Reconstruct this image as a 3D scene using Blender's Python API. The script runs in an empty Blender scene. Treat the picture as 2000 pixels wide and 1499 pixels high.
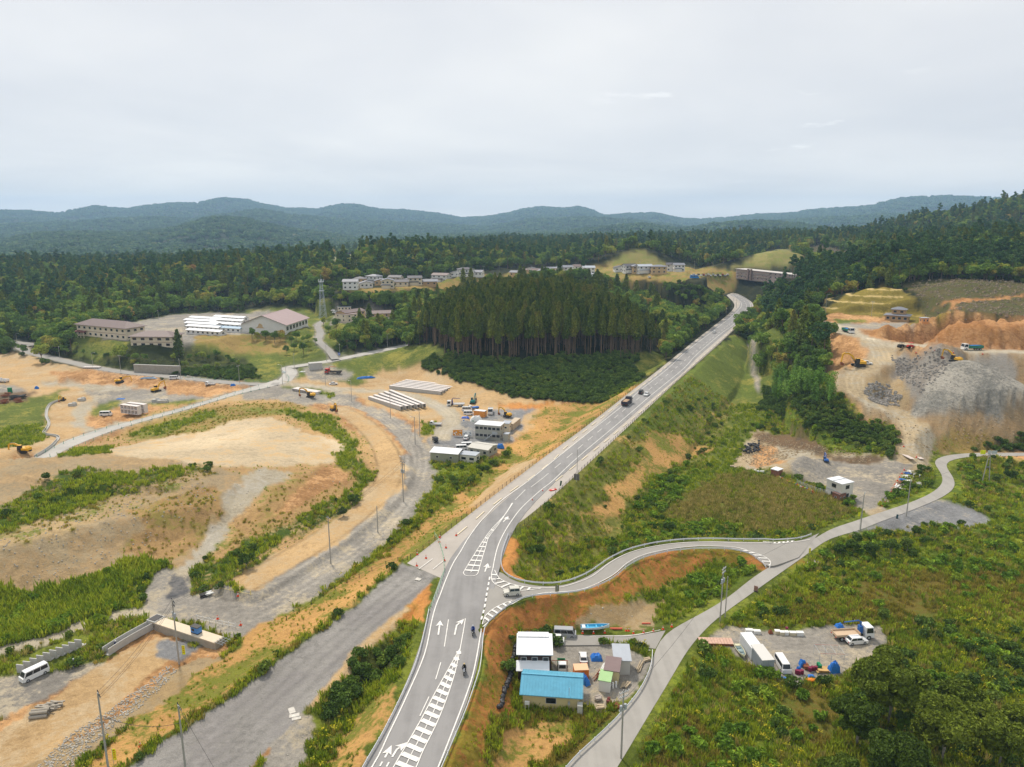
import bpy, math, random
import numpy as np
from mathutils import Vector, Matrix
R=math.radians
rng=np.random.default_rng(7); random.seed(7)
C=bpy.context.scene.collection
SC=bpy.context.scene
# ---------------------------------------------------------------- camera
FPX=1400.0; PITCH=R(12.5); CZ=82.0
cam=bpy.data.objects.new('camera',bpy.data.cameras.new('camera')); C.objects.link(cam)
cam.location=(0,0,CZ); cam.rotation_euler=(R(90)-PITCH,0,0)
cam.data.sensor_width=36; cam.data.lens=FPX/2000*36; cam.data.clip_start=.5; cam.data.clip_end=30000
SC.camera=cam
# ---------------------------------------------------------------- sky, sun, exposure
SUN_EL,SUN_AZ=R(52),R(-28)      # azimuth measured from +Y towards +X: high, ahead and to the left
w=bpy.data.worlds.new("World"); SC.world=w; w.use_nodes=True
nt=w.node_tree; nt.nodes.clear(); N=nt.nodes.new; L=nt.links.new
out=N('ShaderNodeOutputWorld'); mixw=N('ShaderNodeMixShader')
sky=N('ShaderNodeTexSky'); sky.sky_type='NISHITA'; sky.sun_disc=False; sky.sun_elevation=SUN_EL; sky.sun_rotation=SUN_AZ
bg=N('ShaderNodeBackground'); bg.inputs[1].default_value=.10; L(sky.outputs[0],bg.inputs[0])
tc=N('ShaderNodeTexCoord'); sep=N('ShaderNodeSeparateXYZ'); L(tc.outputs['Generated'],sep.inputs[0])
# cloud deck: flatten the view direction onto a plane overhead
zz=N('ShaderNodeMath'); zz.operation='ADD'; L(sep.outputs[2],zz.inputs[0]); zz.inputs[1].default_value=.10
za=N('ShaderNodeMath'); za.operation='MAXIMUM'; L(zz.outputs[0],za.inputs[0]); za.inputs[1].default_value=.03
dx=N('ShaderNodeMath'); dx.operation='DIVIDE'; L(sep.outputs[0],dx.inputs[0]); L(za.outputs[0],dx.inputs[1])
dy=N('ShaderNodeMath'); dy.operation='DIVIDE'; L(sep.outputs[1],dy.inputs[0]); L(za.outputs[0],dy.inputs[1])
cv=N('ShaderNodeCombineXYZ'); L(dx.outputs[0],cv.inputs[0]); L(dy.outputs[0],cv.inputs[1])
def ramp(nt,fac,stops,interp='LINEAR'):
    r=nt.nodes.new('ShaderNodeValToRGB'); r.color_ramp.interpolation=interp
    e=r.color_ramp.elements
    while len(e)<len(stops): e.new(.5)
    for i,(p,c) in enumerate(stops):
        e[i].position=p; e[i].color=tuple(c)+(1,) if len(c)==3 else c
    nt.links.new(fac,r.inputs[0]); return r.outputs[0]
n1=N('ShaderNodeTexNoise'); n1.inputs['Scale'].default_value=.42; n1.inputs['Detail'].default_value=5; n1.inputs['Roughness'].default_value=.5; L(cv.outputs[0],n1.inputs[0])
n1.inputs['Distortion'].default_value=.3
deck=ramp(nt,n1.outputs[0],[(.33,(.52,.54,.58)),(.48,(.64,.645,.66)),(.64,(.78,.77,.75))])
elev=ramp(nt,sep.outputs[2],[(0,(.98,.90,.80)),(.05,(.84,.80,.76)),(.12,(.76,.745,.73)),(.22,(.69,.685,.68)),(.5,(.64,.655,.68)),(1,(.78,.80,.84))])
mx=N('ShaderNodeMix'); mx.data_type='RGBA'; mx.inputs[0].default_value=.62; L(elev,mx.inputs[6]); L(deck,mx.inputs[7])
# small bright puffs
n2=N('ShaderNodeTexNoise'); n2.inputs['Scale'].default_value=1.5; n2.inputs['Detail'].default_value=7; n2.inputs['Roughness'].default_value=.62; L(cv.outputs[0],n2.inputs[0])
pf=ramp(nt,n2.outputs[0],[(.60,(0,0,0)),(.74,(1,1,1))])
vm=N('ShaderNodeVectorMath'); vm.operation='DOT_PRODUCT'; L(tc.outputs['Generated'],vm.inputs[0])
pd=Vector((.30,1,.245)).normalized(); vm.inputs[1].default_value=pd
reg=ramp(nt,vm.outputs['Value'],[(.975,(0,0,0)),(.992,(1,1,1))])
mp=N('ShaderNodeMath'); mp.operation='MULTIPLY'; L(pf,mp.inputs[0]); L(reg,mp.inputs[1])
mx2=N('ShaderNodeMix'); mx2.data_type='RGBA'; L(mp.outputs[0],mx2.inputs[0]); L(mx.outputs[2],mx2.inputs[6]); mx2.inputs[7].default_value=(.93,.92,.90,1)
bc=N('ShaderNodeBackground'); bc.inputs[1].default_value=1.0; L(mx2.outputs[2],bc.inputs[0])
mixw.inputs[0].default_value=.93; L(bg.outputs[0],mixw.inputs[1]); L(bc.outputs[0],mixw.inputs[2]); L(mixw.outputs[0],out.inputs[0])
w.cycles.sampling_method='MANUAL'; w.cycles.sample_map_resolution=512
sl=bpy.data.lights.new('sun','SUN'); sl.energy=3.0; sl.angle=R(7); sl.color=(1,.91,.79)
so=bpy.data.objects.new('sun',sl); C.objects.link(so); so.location=(0,0,500)
sd=Vector((math.sin(SUN_AZ)*math.cos(SUN_EL),math.cos(SUN_AZ)*math.cos(SUN_EL),math.sin(SUN_EL)))
so.rotation_euler=sd.to_track_quat('Z','Y').to_euler()
SC.view_settings.view_transform='Standard'; SC.view_settings.look='None'; SC.view_settings.exposure=0.40; SC.view_settings.gamma=1
SC.cycles.max_bounces=5; SC.cycles.diffuse_bounces=2; SC.cycles.glossy_bounces=2; SC.cycles.transmission_bounces=2
SC.cycles.volume_bounces=1; SC.cycles.transparent_max_bounces=8; SC.cycles.use_denoising=True
SC.cycles.caustics_reflective=False; SC.cycles.caustics_refractive=False
# ---------------------------------------------------------------- projection helpers
cp,sp=math.cos(PITCH),math.sin(PITCH)
def ray(px,py):
    px=np.asarray(px,float); py=np.asarray(py,float)
    u=(px-1000)/FPX; v=(py-749.5)/FPX
    return np.stack([u+0*v, cp-v*sp, -sp-v*cp],-1)
def pz(px,py,z):
    d=ray(px,py); t=np.asarray((z-CZ)/d[...,2])
    return d*t[...,None]+np.array([0,0,CZ])
def pd_(px,py,dist):   # point at a horizontal distance
    d=ray(px,py); t=np.asarray(dist/np.hypot(d[...,0],d[...,1])); return d*t[...,None]+np.array([0,0,CZ])
# ---------------------------------------------------------------- noise
def _h(ix,iy,s):
    n=(ix*374761393+iy*668265263+s*1442695041)&0xffffffff
    n=((n^(n>>13))*1274126177)&0xffffffff; n^=n>>16
    return (n&0xffffff)/float(0xffffff)
def vn(x,y,s=0):
    xi=np.floor(x).astype(np.int64); yi=np.floor(y).astype(np.int64); fx=x-xi; fy=y-yi
    fx=fx*fx*(3-2*fx); fy=fy*fy*(3-2*fy)
    a=_h(xi,yi,s); b=_h(xi+1,yi,s); c=_h(xi,yi+1,s); d=_h(xi+1,yi+1,s)
    return (a*(1-fx)+b*fx)*(1-fy)+(c*(1-fx)+d*fx)*fy
def fbm(x,y,o=4,s=0,g=.5):
    r=0;a=1;t=0
    for i in range(o):
        r=r+a*vn(x*2**i+17.3*i,y*2**i-9.1*i,s+i); t+=a; a*=g
    return r/t
# ---------------------------------------------------------------- polar ground grid
az_f=np.arange(-43,43.001,.105); az=np.concatenate([np.arange(-180,-43,3.),az_f,np.arange(46,180,3.)]); az=np.radians(az); NA=len(az)
ds=[4,15,30,45,58]; d=66.
while d<7300:
    ds.append(d); d+=min(d*d/82*.0021,d*.0095) if not 455<d<515 else 1.7
ds+= [7500,7800,8100]
ds=np.array(ds); ND=len(ds)
AZ,DS=np.meshgrid(az,ds); GX=DS*np.sin(AZ); GY=DS*np.cos(AZ)
# control points (photo x, photo y, height)
CT='''-300,1700,0 300,1900,1 560,1470,3 700,1380,1 660,1300,2.2 900,1900,2 1000,1470,.5 1300,1650,0 1700,1700,0 2200,1600,0 2400,1300,0 1900,1200,0 1600,1150,0
1500,1300,0 1700,1020,.5 1950,1000,1 2300,1000,2 1950,900,3 1620,960,1 1500,950,0 1400,960,-1.5 1300,1030,-1.5 1100,1060,0 1030,1110,2 1300,1150,0 1100,1240,0 1050,1400,0
1450,820,-.5 1480,720,1 1482,660,3 1550,760,4 1600,820,4 1700,880,3.5 1600,700,9 1620,640,20 1560,640,16 2100,880,5
1780,880,6 1700,780,16 1850,800,11 2100,800,12 2100,740,20 1950,860,6 1690,710,24 1900,690,29 2100,690,30 1640,645,29 1740,620,32 1900,632,37 2100,628,37
1640,600,34 1730,600,36 1850,600,42 2000,580,43 1950,560,46 1850,530,51 1700,530,51 1600,540,42 2000,540,50
0,905,11 200,897,10.5 400,918,9.5 0,1000,9.5 200,962,9.5 360,955,8.8 0,1082,7 200,1015,7.5 0,1165,1 150,1150,1 290,1130,1.2 380,1085,2 430,1010,5 490,940,8.3 -300,1100,3 -300,900,10
450,850,5.5 600,860,5.5 400,800,3.5 600,810,4.5 640,900,6 690,890,4 560,960,6.5 700,950,3 500,1050,3.5 420,1120,1.5
200,870,2.5 0,860,2 100,780,1.5 0,740,2 200,740,2 350,765,2 560,745,3 700,770,2.5 850,780,2 950,800,2 1000,860,2 850,900,2 750,830,2.5 900,920,2.5 800,950,2
100,715,3 300,735,4 40,680,5 200,700,6 300,690,9 450,700,6 520,690,7 620,690,8 700,690,9 770,670,11 -300,680,5
0,1250,.5 200,1200,.8 100,1400,.5 300,1300,.6 -300,1350,0 450,1250,1.2 700,1080,2.5 600,1150,2.5 -200,1500,0
250,660,13 400,650,14 540,645,15 460,600,16 600,640,14 640,640,15 700,620,17 760,600,20 680,605,18
820,720,5 1000,775,3 1180,770,5 850,690,13 1000,697,14 1240,692,13 1290,700,10 1050,620,26 950,600,24 1150,600,25 1250,620,18 1350,640,12 1400,590,14 1200,570,20 1300,560,22
1100,570,27 1000,560,27 850,580,24 0,640,9 0,600,14 100,560,20 200,580,22 300,600,20 350,560,27 0,530,28 450,570,26 550,580,24 300,540,31 -400,600,15
700,562,32 780,556,34 860,548,36 950,540,37 1080,533,38 1250,527,40 1350,535,38 1480,540,36 1540,560,34 600,545,33 600,520,40 670,508,46 800,515,46'''
ct=np.array([[float(v) for v in s.split(',')] for s in CT.split()])
P=pz(ct[:,0],ct[:,1],ct[:,2])
cu=np.arctan2(P[:,0],P[:,1]); cvv=np.log(np.hypot(P[:,0],P[:,1])); cz=ct[:,2]
extra=np.array([[math.radians(a),math.log(dd),zz_] for a,dd,zz_ in [(-46,60,0),(0,50,1),(46,60,0),(-46,30,0),(46,30,0),(0,25,0),(-45,1100,14),(-30,1100,15),(-15,1100,26),(0,1100,42),(15,1050,44),(30,1000,60),(45,1000,70),(-45,2000,15),(0,2000,45),(45,2000,60)]])
cu=np.r_[cu,extra[:,0]]; cvv=np.r_[cvv,extra[:,1]]; cz=np.r_[cz,extra[:,2]]
def phi(r2): return .5*r2*np.log(r2+1e-12)
K=phi((cu[:,None]-cu)**2+(cvv[:,None]-cvv)**2)+np.eye(len(cu))*1e-4
A=np.zeros((len(cu)+3,)*2); A[:-3,:-3]=K; A[:-3,-3]=1; A[:-3,-2]=cu; A[:-3,-1]=cvv; A[-3:,:-3]=A[:-3,-3:].T
wgt=np.linalg.solve(A,np.r_[cz,0,0,0])
def base(azv,lv):
    o=wgt[-3]+wgt[-2]*azv+wgt[-1]*lv
    for i in range(len(cu)): o=o+wgt[i]*phi((azv-cu[i])**2+(lv-cvv[i])**2)
    return o
azc=np.clip(AZ,R(-50),R(50)); lc=np.clip(np.log(DS),math.log(40),math.log(1300))
H=base(azc,lc)
H=np.where(np.abs(AZ)>R(50),H*np.clip(1-(np.abs(AZ)-R(50))*2,0,1),H)
H=np.clip(H,-3,75)
H+= (DS>330)*np.clip((DS-330)/300,0,1)*(fbm(GX/70,GY/70,3,5)-.5)*14*np.clip((H-12)/20,0,1)
# mountains: ridge lines (photo x, top y), distance, slope, tree height to subtract
def ridge(pts,D,front,back,sub,seed):
    global H
    pts=np.array(pts,float); X=pts[:,0]; Y=pts[:,1]
    a=np.arctan2((X-1000)/FPX,cp-(Y-749.5)/FPX*sp)
    t=pd_(X,Y,D)[:,2]-sub
    zr=np.interp(AZ,a,t)
    Dj=D*(1+.06*(fbm(AZ*9,AZ*0+seed,3,seed)-.5))
    dd=DS-Dj
    gul=(np.abs(fbm(GX/(D*.042),GY/(D*.075),4,seed+3)-.5)*2)     # spurs and gullies
    rel=np.clip(np.abs(dd)/(D*.22),0,1)
    prof=np.where(dd<0,np.clip(1+dd/(D*front),0,1),np.clip(1-dd/(D*back),0,1))
    prof=prof**.9
    h=10+(zr-10)*prof
    h-= np.maximum(zr-35,0)*1.15*gul*rel*np.clip(prof*1.6,0,1)
    h=np.where((dd>D*back)|(dd<-D*front),-99,h)
    h=np.where(np.abs(AZ)>R(75),-99,h)
    H=np.maximum(H,h)
ridge([(-700,430),(-300,415),(0,406),(60,407),(110,413),(150,404),(185,398),(240,404),(290,397),(340,393),(385,392),(410,386),(440,381),(480,385),(510,393),(560,402),(620,405),(665,395),(700,396),(740,405),(790,406),(850,412),(900,422),(950,420),(990,413),(1030,403),(1060,400),(1100,404),(1130,400),(1150,405),(1180,418),(1230,413),(1280,412),(1330,423),(1370,425),(1430,420),(1480,415),(1540,413),(1600,404),(1660,401),(1700,398),(1760,383),(1800,380),(1850,378),(1930,381),(2000,385),(2300,380),(2700,400)],6500,.40,.1,20,1)
ridge([(-700,452),(0,436),(90,430),(200,424),(300,420),(380,424),(500,404),(600,418),(700,428),(820,432),(950,440),(1040,424),(1150,420),(1240,426),(1350,440),(1500,428),(1620,420),(1740,414),(1900,420),(2700,420)],4400,.3,.16,17,6)
ridge([(-700,440),(-200,450),(0,462),(80,448),(160,446),(250,448),(330,440),(420,416),(480,420),(560,440),(640,450),(700,460),(760,470),(860,490),(1000,476),(1060,460),(1130,442),(1250,430),(1330,441),(1400,430),(1480,425),(1560,430),(1700,450),(2000,460),(2700,460)],2900,.38,.2,14,2)
ridge([(1100,520),(1300,500),(1440,486),(1520,470),(1600,452),(1680,442),(1720,434),(1800,414),(1900,399),(1950,387),(2000,372),(2200,345),(2700,340)],1330,.36,.3,13,3)
ridge([(-700,500),(0,507),(60,498),(150,501),(280,496),(340,500),(380,494),(480,498),(560,494),(640,480),(720,472),(830,471),(900,463),(960,464),(1050,471),(1150,463),(1250,459),(1330,463),(1400,473),(1480,476),(1600,480),(1800,480),(2700,480)],1060,.2,.3,17,4)
# ---------------------------------------------------------------- shaping: heaps, roads, pads
def inpoly(x,y,poly):
    x=np.asarray(x);y=np.asarray(y); r=np.zeros(x.shape,bool); n=len(poly)
    for i in range(n):
        x1,y1=poly[i][0],poly[i][1]; x2,y2=poly[(i+1)%n][0],poly[(i+1)%n][1]
        if y1==y2: continue
        c=((y1>y)!=(y2>y))
        r^= c&(x<(x2-x1)*(y-y1)/(y2-y1)+x1)
    return r
def dseg(x,y,a,b):
    ax,ay=a[0],a[1]; ex,ey=b[0]-ax,b[1]-ay; l=ex*ex+ey*ey+1e-9
    t=np.clip(((x-ax)*ex+(y-ay)*ey)/l,0,1)
    return np.hypot(x-ax-t*ex,y-ay-t*ey),t
def dline(x,y,pts,closed=False):
    best=np.full(x.shape,1e9); z=np.zeros(x.shape); n=len(pts)
    for i in range(n if closed else n-1):
        a=pts[i]; b=pts[(i+1)%n]; dd,t=dseg(x,y,a,b); m=dd<best
        best=np.where(m,dd,best); z=np.where(m,a[2]+(b[2]-a[2])*t,z)
    return best,z
LOW=np.zeros(H.shape); FLAT=np.zeros(H.shape,bool)
def bbox(pts,ext):
    p=np.array([q[:2] for q in pts]); lo=p.min(0)-ext; hi=p.max(0)+ext
    m=(GX>lo[0])&(GX<hi[0])&(GY>lo[1])&(GY<hi[1])&(np.abs(AZ)<R(60))
    return np.nonzero(m)
def shape_strip(Lw,Rw,fill=.55,cut=.8,m0=.8,ext=55,ref=None,low=True):
    poly=[tuple(p) for p in Lw]+[tuple(p) for p in Rw[::-1]]
    cen=[tuple((np.array(a)+np.array(b))/2) for a,b in zip(Lw,Rw)]
    ii=bbox(poly,ext); x,y=GX[ii],GY[ii]; dd=DS[ii]
    ins=inpoly(x,y,poly); db,zb=dline(x,y,poly,True); dc,zc=dline(x,y,cen)
    if ref is not None: zb=zc=dline(x,y,ref)[1]
    mg=m0+dd*.006
    do=np.where(ins,0,np.maximum(db-mg,0))
    h=H[ii]; zt=np.where(ins,zc,zb)
    h=np.clip(h,zt-do*fill-np.maximum(do-18,0)*9,zt+do*cut+np.maximum(do-18,0)*9)
    H[ii]=h
    if low: LOW[ii]=np.maximum(LOW[ii],np.where(ins&(db>.9+dd*.001),.35+dd*.001,0))
    FLAT[ii]|=(do==0)
def shape_pad(poly,fill=.6,cut=.9,zonly=None,ext=50,mg=.5):
    ii=bbox(poly,ext); x,y=GX[ii],GY[ii]; ins=inpoly(x,y,poly); db,zb=dline(x,y,poly,True)
    do=np.where(ins,0,np.maximum(db-mg,0)); zt=np.where(ins,zonly if zonly is not None else zb,zb)
    H[ii]=np.clip(H[ii],zt-do*fill-np.maximum(do-20,0)*9,zt+do*cut+np.maximum(do-20,0)*9)
def heap(cx,cy,top,slope,rad,ax=1.,ay=1.,rot=0,seed=0,rough=.6,cap=1.5):
    dx,dy=GX-cx,GY-cy; c,s=math.cos(rot),math.sin(rot)
    r=np.hypot((dx*c+dy*s)/ax,(-dx*s+dy*c)/ay); m=r<rad
    rr=r*(1+.25*(fbm(GX/(rad*.5)+9,GY/(rad*.5),3,seed)-.5))
    h=top-slope*(np.sqrt(rr*rr+cap*cap)-cap)+rough*(fbm(GX/1.6,GY/1.6,3,seed+5)-.5)
    H[m]=np.maximum(H,h)[m]
def P3(s):   # "x,y x,y" with optional z
    return [tuple(float(v) for v in t.split(',')) for t in s.split()]
def wp(pts,z=None): # photo points with z -> world
    return [tuple(pz(p[0],p[1],p[2] if len(p)>2 else z)) for p in pts]
def arcf(p):
    p=np.array([q[:3] for q in p]); l=np.r_[0,np.cumsum(np.linalg.norm(np.diff(p,axis=0),axis=1))]; return l/l[-1]
def resamp(p,n):
    p=np.array(p); f=arcf(p); t=np.linspace(0,1,n); return [tuple(np.interp(x,f,p[:,k]) for k in range(3)) for x in t]
def strip(Ls,Rs,zs):    # the two edges of a road in the photo, heights along the first edge
    Ls,Rs=P3(Ls),P3(Rs); zs=[float(v) for v in zs.split()] if isinstance(zs,str) else [zs]*len(Ls)
    assert len(Ls)==len(zs),(len(Ls),len(Rs),len(zs))
    Lw=[tuple(pz(a[0],a[1],z)) for a,z in zip(Ls,zs)]; fl=arcf(Lw)
    R0=[tuple(pz(b[0],b[1],np.mean(zs))) for b in Rs]; fr=arcf(R0)
    Rw=[tuple(pz(b[0],b[1],float(np.interp(f,fl,zs)))) for b,f in zip(Rs,fr)]
    return Lw,Rw
def center(pts,w_):   # "x,y,z" centreline and full width in metres -> strip
    p=[np.array(pz(*q)) for q in P3(pts)]; p=smooth(p,3); Ls=[];Rs=[]
    for i in range(len(p)):
        t=p[min(i+1,len(p)-1)]-p[max(i-1,0)]; n=np.array([-t[1],t[0],0]); n/=np.linalg.norm(n)
        ww=w_ if not hasattr(w_,'__len__') else w_[0]+(w_[1]-w_[0])*i/(len(p)-1)
        Ls.append(tuple(p[i]+n*ww/2)); Rs.append(tuple(p[i]-n*ww/2))
    return Ls,Rs
def smooth(p,k=4):  # Catmull-Rom resample
    p=[np.array(q,float) for q in p]
    if len(p)<3: return p
    o=[]
    for i in range(len(p)-1):
        a=p[max(i-1,0)];b=p[i];c=p[i+1];d_=p[min(i+2,len(p)-1)]
        for j in range(k):
            t=j/k; o.append(.5*((2*b)+(-a+c)*t+(2*a-5*b+4*c-d_)*t*t+(-a+3*b-3*c+d_)*t**3))
    o.append(p[-1]); return o
def relax(p,it=3):
    p=np.array(p)
    for _ in range(it): p[1:-1]=(p[:-2]+2*p[1:-1]+p[2:])/4
    return [tuple(q) for q in p]
def smooth_strip(s,k=3):
    n=k*len(s[0])+1; return relax(resamp(s[0],n)),relax(resamp(s[1],n))

# highway (bottom to top): outer pavement edges
ZHP=[571,576,585,594,602,621,650,717,800,870,940,1000,1060,1160,1280,1500,1640]
ZHZ=[20.3,19.5,17.5,16.2,15.3,14,12.8,11,9.8,9,8,7.4,6.9,6.2,5.6,5,4.7]
def hstrip(a,b): return [[tuple(pz(p[0],p[1],float(np.interp(p[1],ZHP,ZHZ)))) for p in P3(q)] for q in (a,b)]
HW=smooth_strip(hstrip('640,1620 712,1497 745,1443 778,1377 805,1319 819,1280 836,1205 848,1160 858,1120 872,1090 900,1060 955,1005 1005,960 1080,900 1125,868 1212,790 1251,758 1302,717 1340,684 1388,646 1422,621 1442,602 1447,594 1443,585 1425,576',
 '800,1620 866,1497 890,1439 916,1376 926,1346 938,1310 941,1280 944,1240 948,1200 960,1160 975,1130 979,1090 992,1048 1022,1002 1062,965 1090,935 1129,902 1203,840 1273,779 1335,728 1361,699 1410,657 1449,624 1463,611 1470,597 1462,585 1440,574'))
HWO=smooth_strip(hstrip('795,1100 818,1081 840,1064 885,1030 960,970 997,943 1080,879 1125,849 1224,771 1290,720 1360,663 1424,613 1436,600 1435,591 1419,577',
 '862,1130 880,1108 905,1080 930,1055 996,1052 1034,1012 1110,943 1160,897 1240,822 1322,745 1394,682 1455,625 1475,597 1467,587 1432,571'))
def dsegp(p,a,b):
    e=(b[0]-a[0],b[1]-a[1]); t=max(0,min(1,((p[0]-a[0])*e[0]+(p[1]-a[1])*e[1])/(e[0]**2+e[1]**2+1e-9)))
    return math.hypot(p[0]-a[0]-t*e[0],p[1]-a[1]-t*e[1]),a[2]+(b[2]-a[2])*t
HCEN=[tuple((np.array(a)+np.array(b))/2) for a,b in zip(*HW)]
def onref(s): return tuple([(p[0],p[1],min((dsegp(p,a,b) for a,b in zip(HCEN,HCEN[1:])),key=lambda q:q[0])[1]) for p in e] for e in s)
HW=onref(HW); HWO=onref(HWO)
# side road (highway -> farm road)
SR=smooth_strip(strip('958,1122 975,1110 985,1124 1000,1134 1022,1141 1056,1146 1091,1146 1122,1137 1154,1123 1189,1097 1227,1078 1274,1066 1327,1059 1387,1057 1450,1059 1513,1060 1565,1057 1600,1042',
 '942,1222 950,1216 970,1200 992,1182 1019,1167 1054,1161 1089,1160 1125,1157 1158,1147 1200,1125 1225,1103 1257,1087 1306,1075 1362,1068 1425,1070 1462,1078 1500,1112 1560,1090',
 '6.4 6.35 6.3 6.2 6.1 5.9 5.6 5.3 4.9 4.4 4 3.4 2.8 2.2 1.7 1.3 1.05 1'))
FR=smooth_strip(strip('1060,1540 1124,1480 1162,1446 1200,1410 1230,1376 1250,1350 1266,1320 1275,1292 1280,1262 1300,1235 1340,1215 1376,1196 1420,1170 1468,1130 1530,1090 1587,1055 1625,1032 1663,1021 1699,1008 1737,996 1782,981 1818,965 1841,947 1842,931 1832,915 1822,904 1828,896 1850,889 1900,885 2000,885 2150,885',
 '1180,1540 1218,1480 1238,1446 1262,1406 1276,1382 1290,1360 1314,1320 1332,1288 1349,1260 1364,1246 1380,1226 1406,1204 1440,1180 1510,1130 1570,1088 1614,1055 1647,1044 1677,1038 1715,1021 1760,1006 1800,990 1840,973 1864,956 1866,943 1860,930 1848,914 1846,905 1862,897 1900,892 2000,891 2150,891',
 '.2 .2 .2 .2 .2 .2 .2 .2 .2 .2 .3 .35 .5 .75 .95 1 1.05 1.1 1.2 1.4 1.6 1.9 2.1 2.3 2.5 2.6 2.7 2.8 3 3.3 3.6'))
LANE=smooth_strip(strip('1280,1268 1240,1262 1200,1260 1100,1261','1300,1232 1255,1240 1200,1242 1090,1240',.2))
OLD=smooth_strip(strip('60,1640 240,1510 395,1400 520,1310 650,1215 790,1103','330,1640 480,1510 600,1400 650,1310 740,1225 862,1131','2.5 2.8 3.2 3.8 4.8 6.1'))
CR=smooth_strip(strip('40,915 65,893 140,855 200,837 250,825 375,792 460,765 505,753 540,742','90,915 100,891 140,873 188,853 250,831 375,798 460,771 523,757 560,748','2.5 2.5 2.5 2.6 2.6 2.8 3 3 3'))
BR=center('555,745,3 568,728,3.6 562,719,4 590,714,4.8 640,706,6 700,694,7.5 760,682,8.5 812,671,9.5',7)
WR=center('655,702,7 642,684,9 622,666,11 626,650,12.5 620,636,14 632,627,15',4.5)
SCR=center('-60,660,7 57,672,6 40,678,5 62,690,4.6 112,702,4.2 175,716,4 240,727,3.8 300,733,3.6 362,739,3.3 475,750,3 545,750,3',6)
ER=center('545,748,3 600,754,2.8 660,761,2.6 720,764,2.4 775,768,2.2 825,780,2.2 862,797,2.2 882,812,2.2 884,826,2.2 870,842,2.2 860,860,2.2',7)
CF=center('655,797,3.6 700,820,3.6 732,850,3.6 755,885,3.6 762,925,3.5 742,962,3.4 700,1000,3.3 640,1045,3 560,1095,2.8 470,1145,2.6',8.6)
GR2=center('640,778,2.4 700,797,2.4 755,820,2.4 800,860,2.3 815,895,2.2 805,940,2.1 775,990,2 710,1055,1.8 620,1115,1.6 520,1180,1.4 430,1225,1.3',(9,15))
HAUL=center('1776,905,3 1790,870,6.8 1785,840,9.4 1760,810,12 1710,790,14 1675,765,17.4 1672,735,21.3 1700,712,24.2 1722,700,25.5 1712,676,28.6 1700,664,30',8)
TOPR=center('1560,628,30 1625,640,30 1680,657,30 1740,670,30 1820,678,30 1900,685,30 2000,688,30 2200,692,30',9)
ARM=center('1440,639,12.8 1470,640,14 1500,640,16 1530,640,18',4)
# heap order: pads first, then roads
shape_pad(wp(P3('1720,806 1700,770 1740,745 1850,742 2150,742 2150,800 1900,806 1800,806'),11.5),fill=.7,cut=1.3,zonly=11.5)
shape_pad([tuple(pz(*p)) for p in P3('-100,905,11.5 60,896,11 200,893,11 330,905,10.4 430,926,9.3 455,945,9 400,985,8.6 300,1000,8.6 150,1030,8.6 -100,1090,8.6')],fill=.62,cut=.5,ext=30)
shape_pad(wp(P3('1820,640 1870,629 1920,626 2200,622 2200,630 1920,636 1850,645'),39),fill=1.4,cut=.5,ext=30)
shape_pad(wp(P3('150,660 200,668 300,672 400,668 460,655 600,648 610,634 470,610 340,612 200,630 150,640'),14.5),zonly=14.5,fill=.5)
shape_pad(wp(P3('650,636 690,640 760,612 720,598 650,604'),17),zonly=17,fill=.5)
VP=[('670,566 760,566 840,556 890,548 860,538 780,540 690,548',33.5),('885,545 1010,532 1160,540 1170,528 1010,520 890,528',36.5),('1180,530 1340,538 1345,522 1200,517',39.5),('1345,548 1440,548 1560,545 1560,528 1350,532',37.5),('1000,548 1150,552 1180,542 1010,536',35)]
for s_,z_ in VP: shape_pad(wp(P3(s_),z_),zonly=z_,fill=.35,cut=.6)
hp=pd_(1245,492,800); heap(hp[0],hp[1],58,.42,110,1.4,.8,seed=3,rough=.5,cap=8)
hp=pd_(1520,492,790); heap(hp[0],hp[1],56,.42,110,1.5,.8,seed=4,rough=.5,cap=10)
# terraced hillside
hp=pd_(1728,560,502); dxx=(GX-hp[0]); dyy=(GY-hp[1]); rr=np.hypot(dxx/1.5,dyy)
hh=46.5-.43*np.sqrt(rr*rr+20); st=3.3; q=hh/st; qf=np.floor(q); fr=q-qf; hh2=(qf+np.clip((fr-.3)/.7,0,1))*st
mm=(rr<40)&(hh2>30); H[mm]=np.maximum(H[mm],hh2[mm]); TERR=mm&(H<=hh2+.01)
TERR_EDGE=TERR&(fr<.28)
# rough quarry walls
qa=wp(P3('1700,690 1760,684 1900,694 2150,700 2150,800 1900,800 1780,800 1720,770'),20); ii=bbox(qa,6); ins=inpoly(GX[ii],GY[ii],qa)
H[ii]+=np.where(ins,(np.abs(fbm(GX[ii]/7,GY[ii]/7,4,31)-.5)*6-1),0)
pk=pz(1888,712,27)*np.array([.975,.975,1]); heap(pk[0],pk[1],30,.66,46,1.42,1.0,rot=R(-33),seed=9,rough=.4,cap=2)
hq=pz(1570,893,5.3); heap(hq[0],hq[1],5.6,.55,12,1.2,1,seed=10,rough=.2,cap=.8)
for s in (SCR,WR,BR,ER,CR): shape_strip(*s,fill=.5,cut=.7,low=s is not ER)
shape_strip(*GR2,fill=.3,cut=.6,low=False); shape_strip(*CF,fill=.7,cut=.7,low=False)
for s in (TOPR,HAUL): shape_strip(*s,fill=.65,cut=1.2,low=False)
shape_strip(*ARM,fill=.6,low=False); shape_strip(*FR,fill=.35,cut=.9,ext=17); shape_strip(*OLD,fill=.45,cut=.6,ext=40,low=False)
shape_strip(*HWO,fill=.58,cut=.7,ref=HCEN); shape_strip(*HW,fill=.62,cut=.7,ext=45,ref=HCEN); shape_strip(*SR,fill=.62,cut=.7,ext=35)
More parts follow.
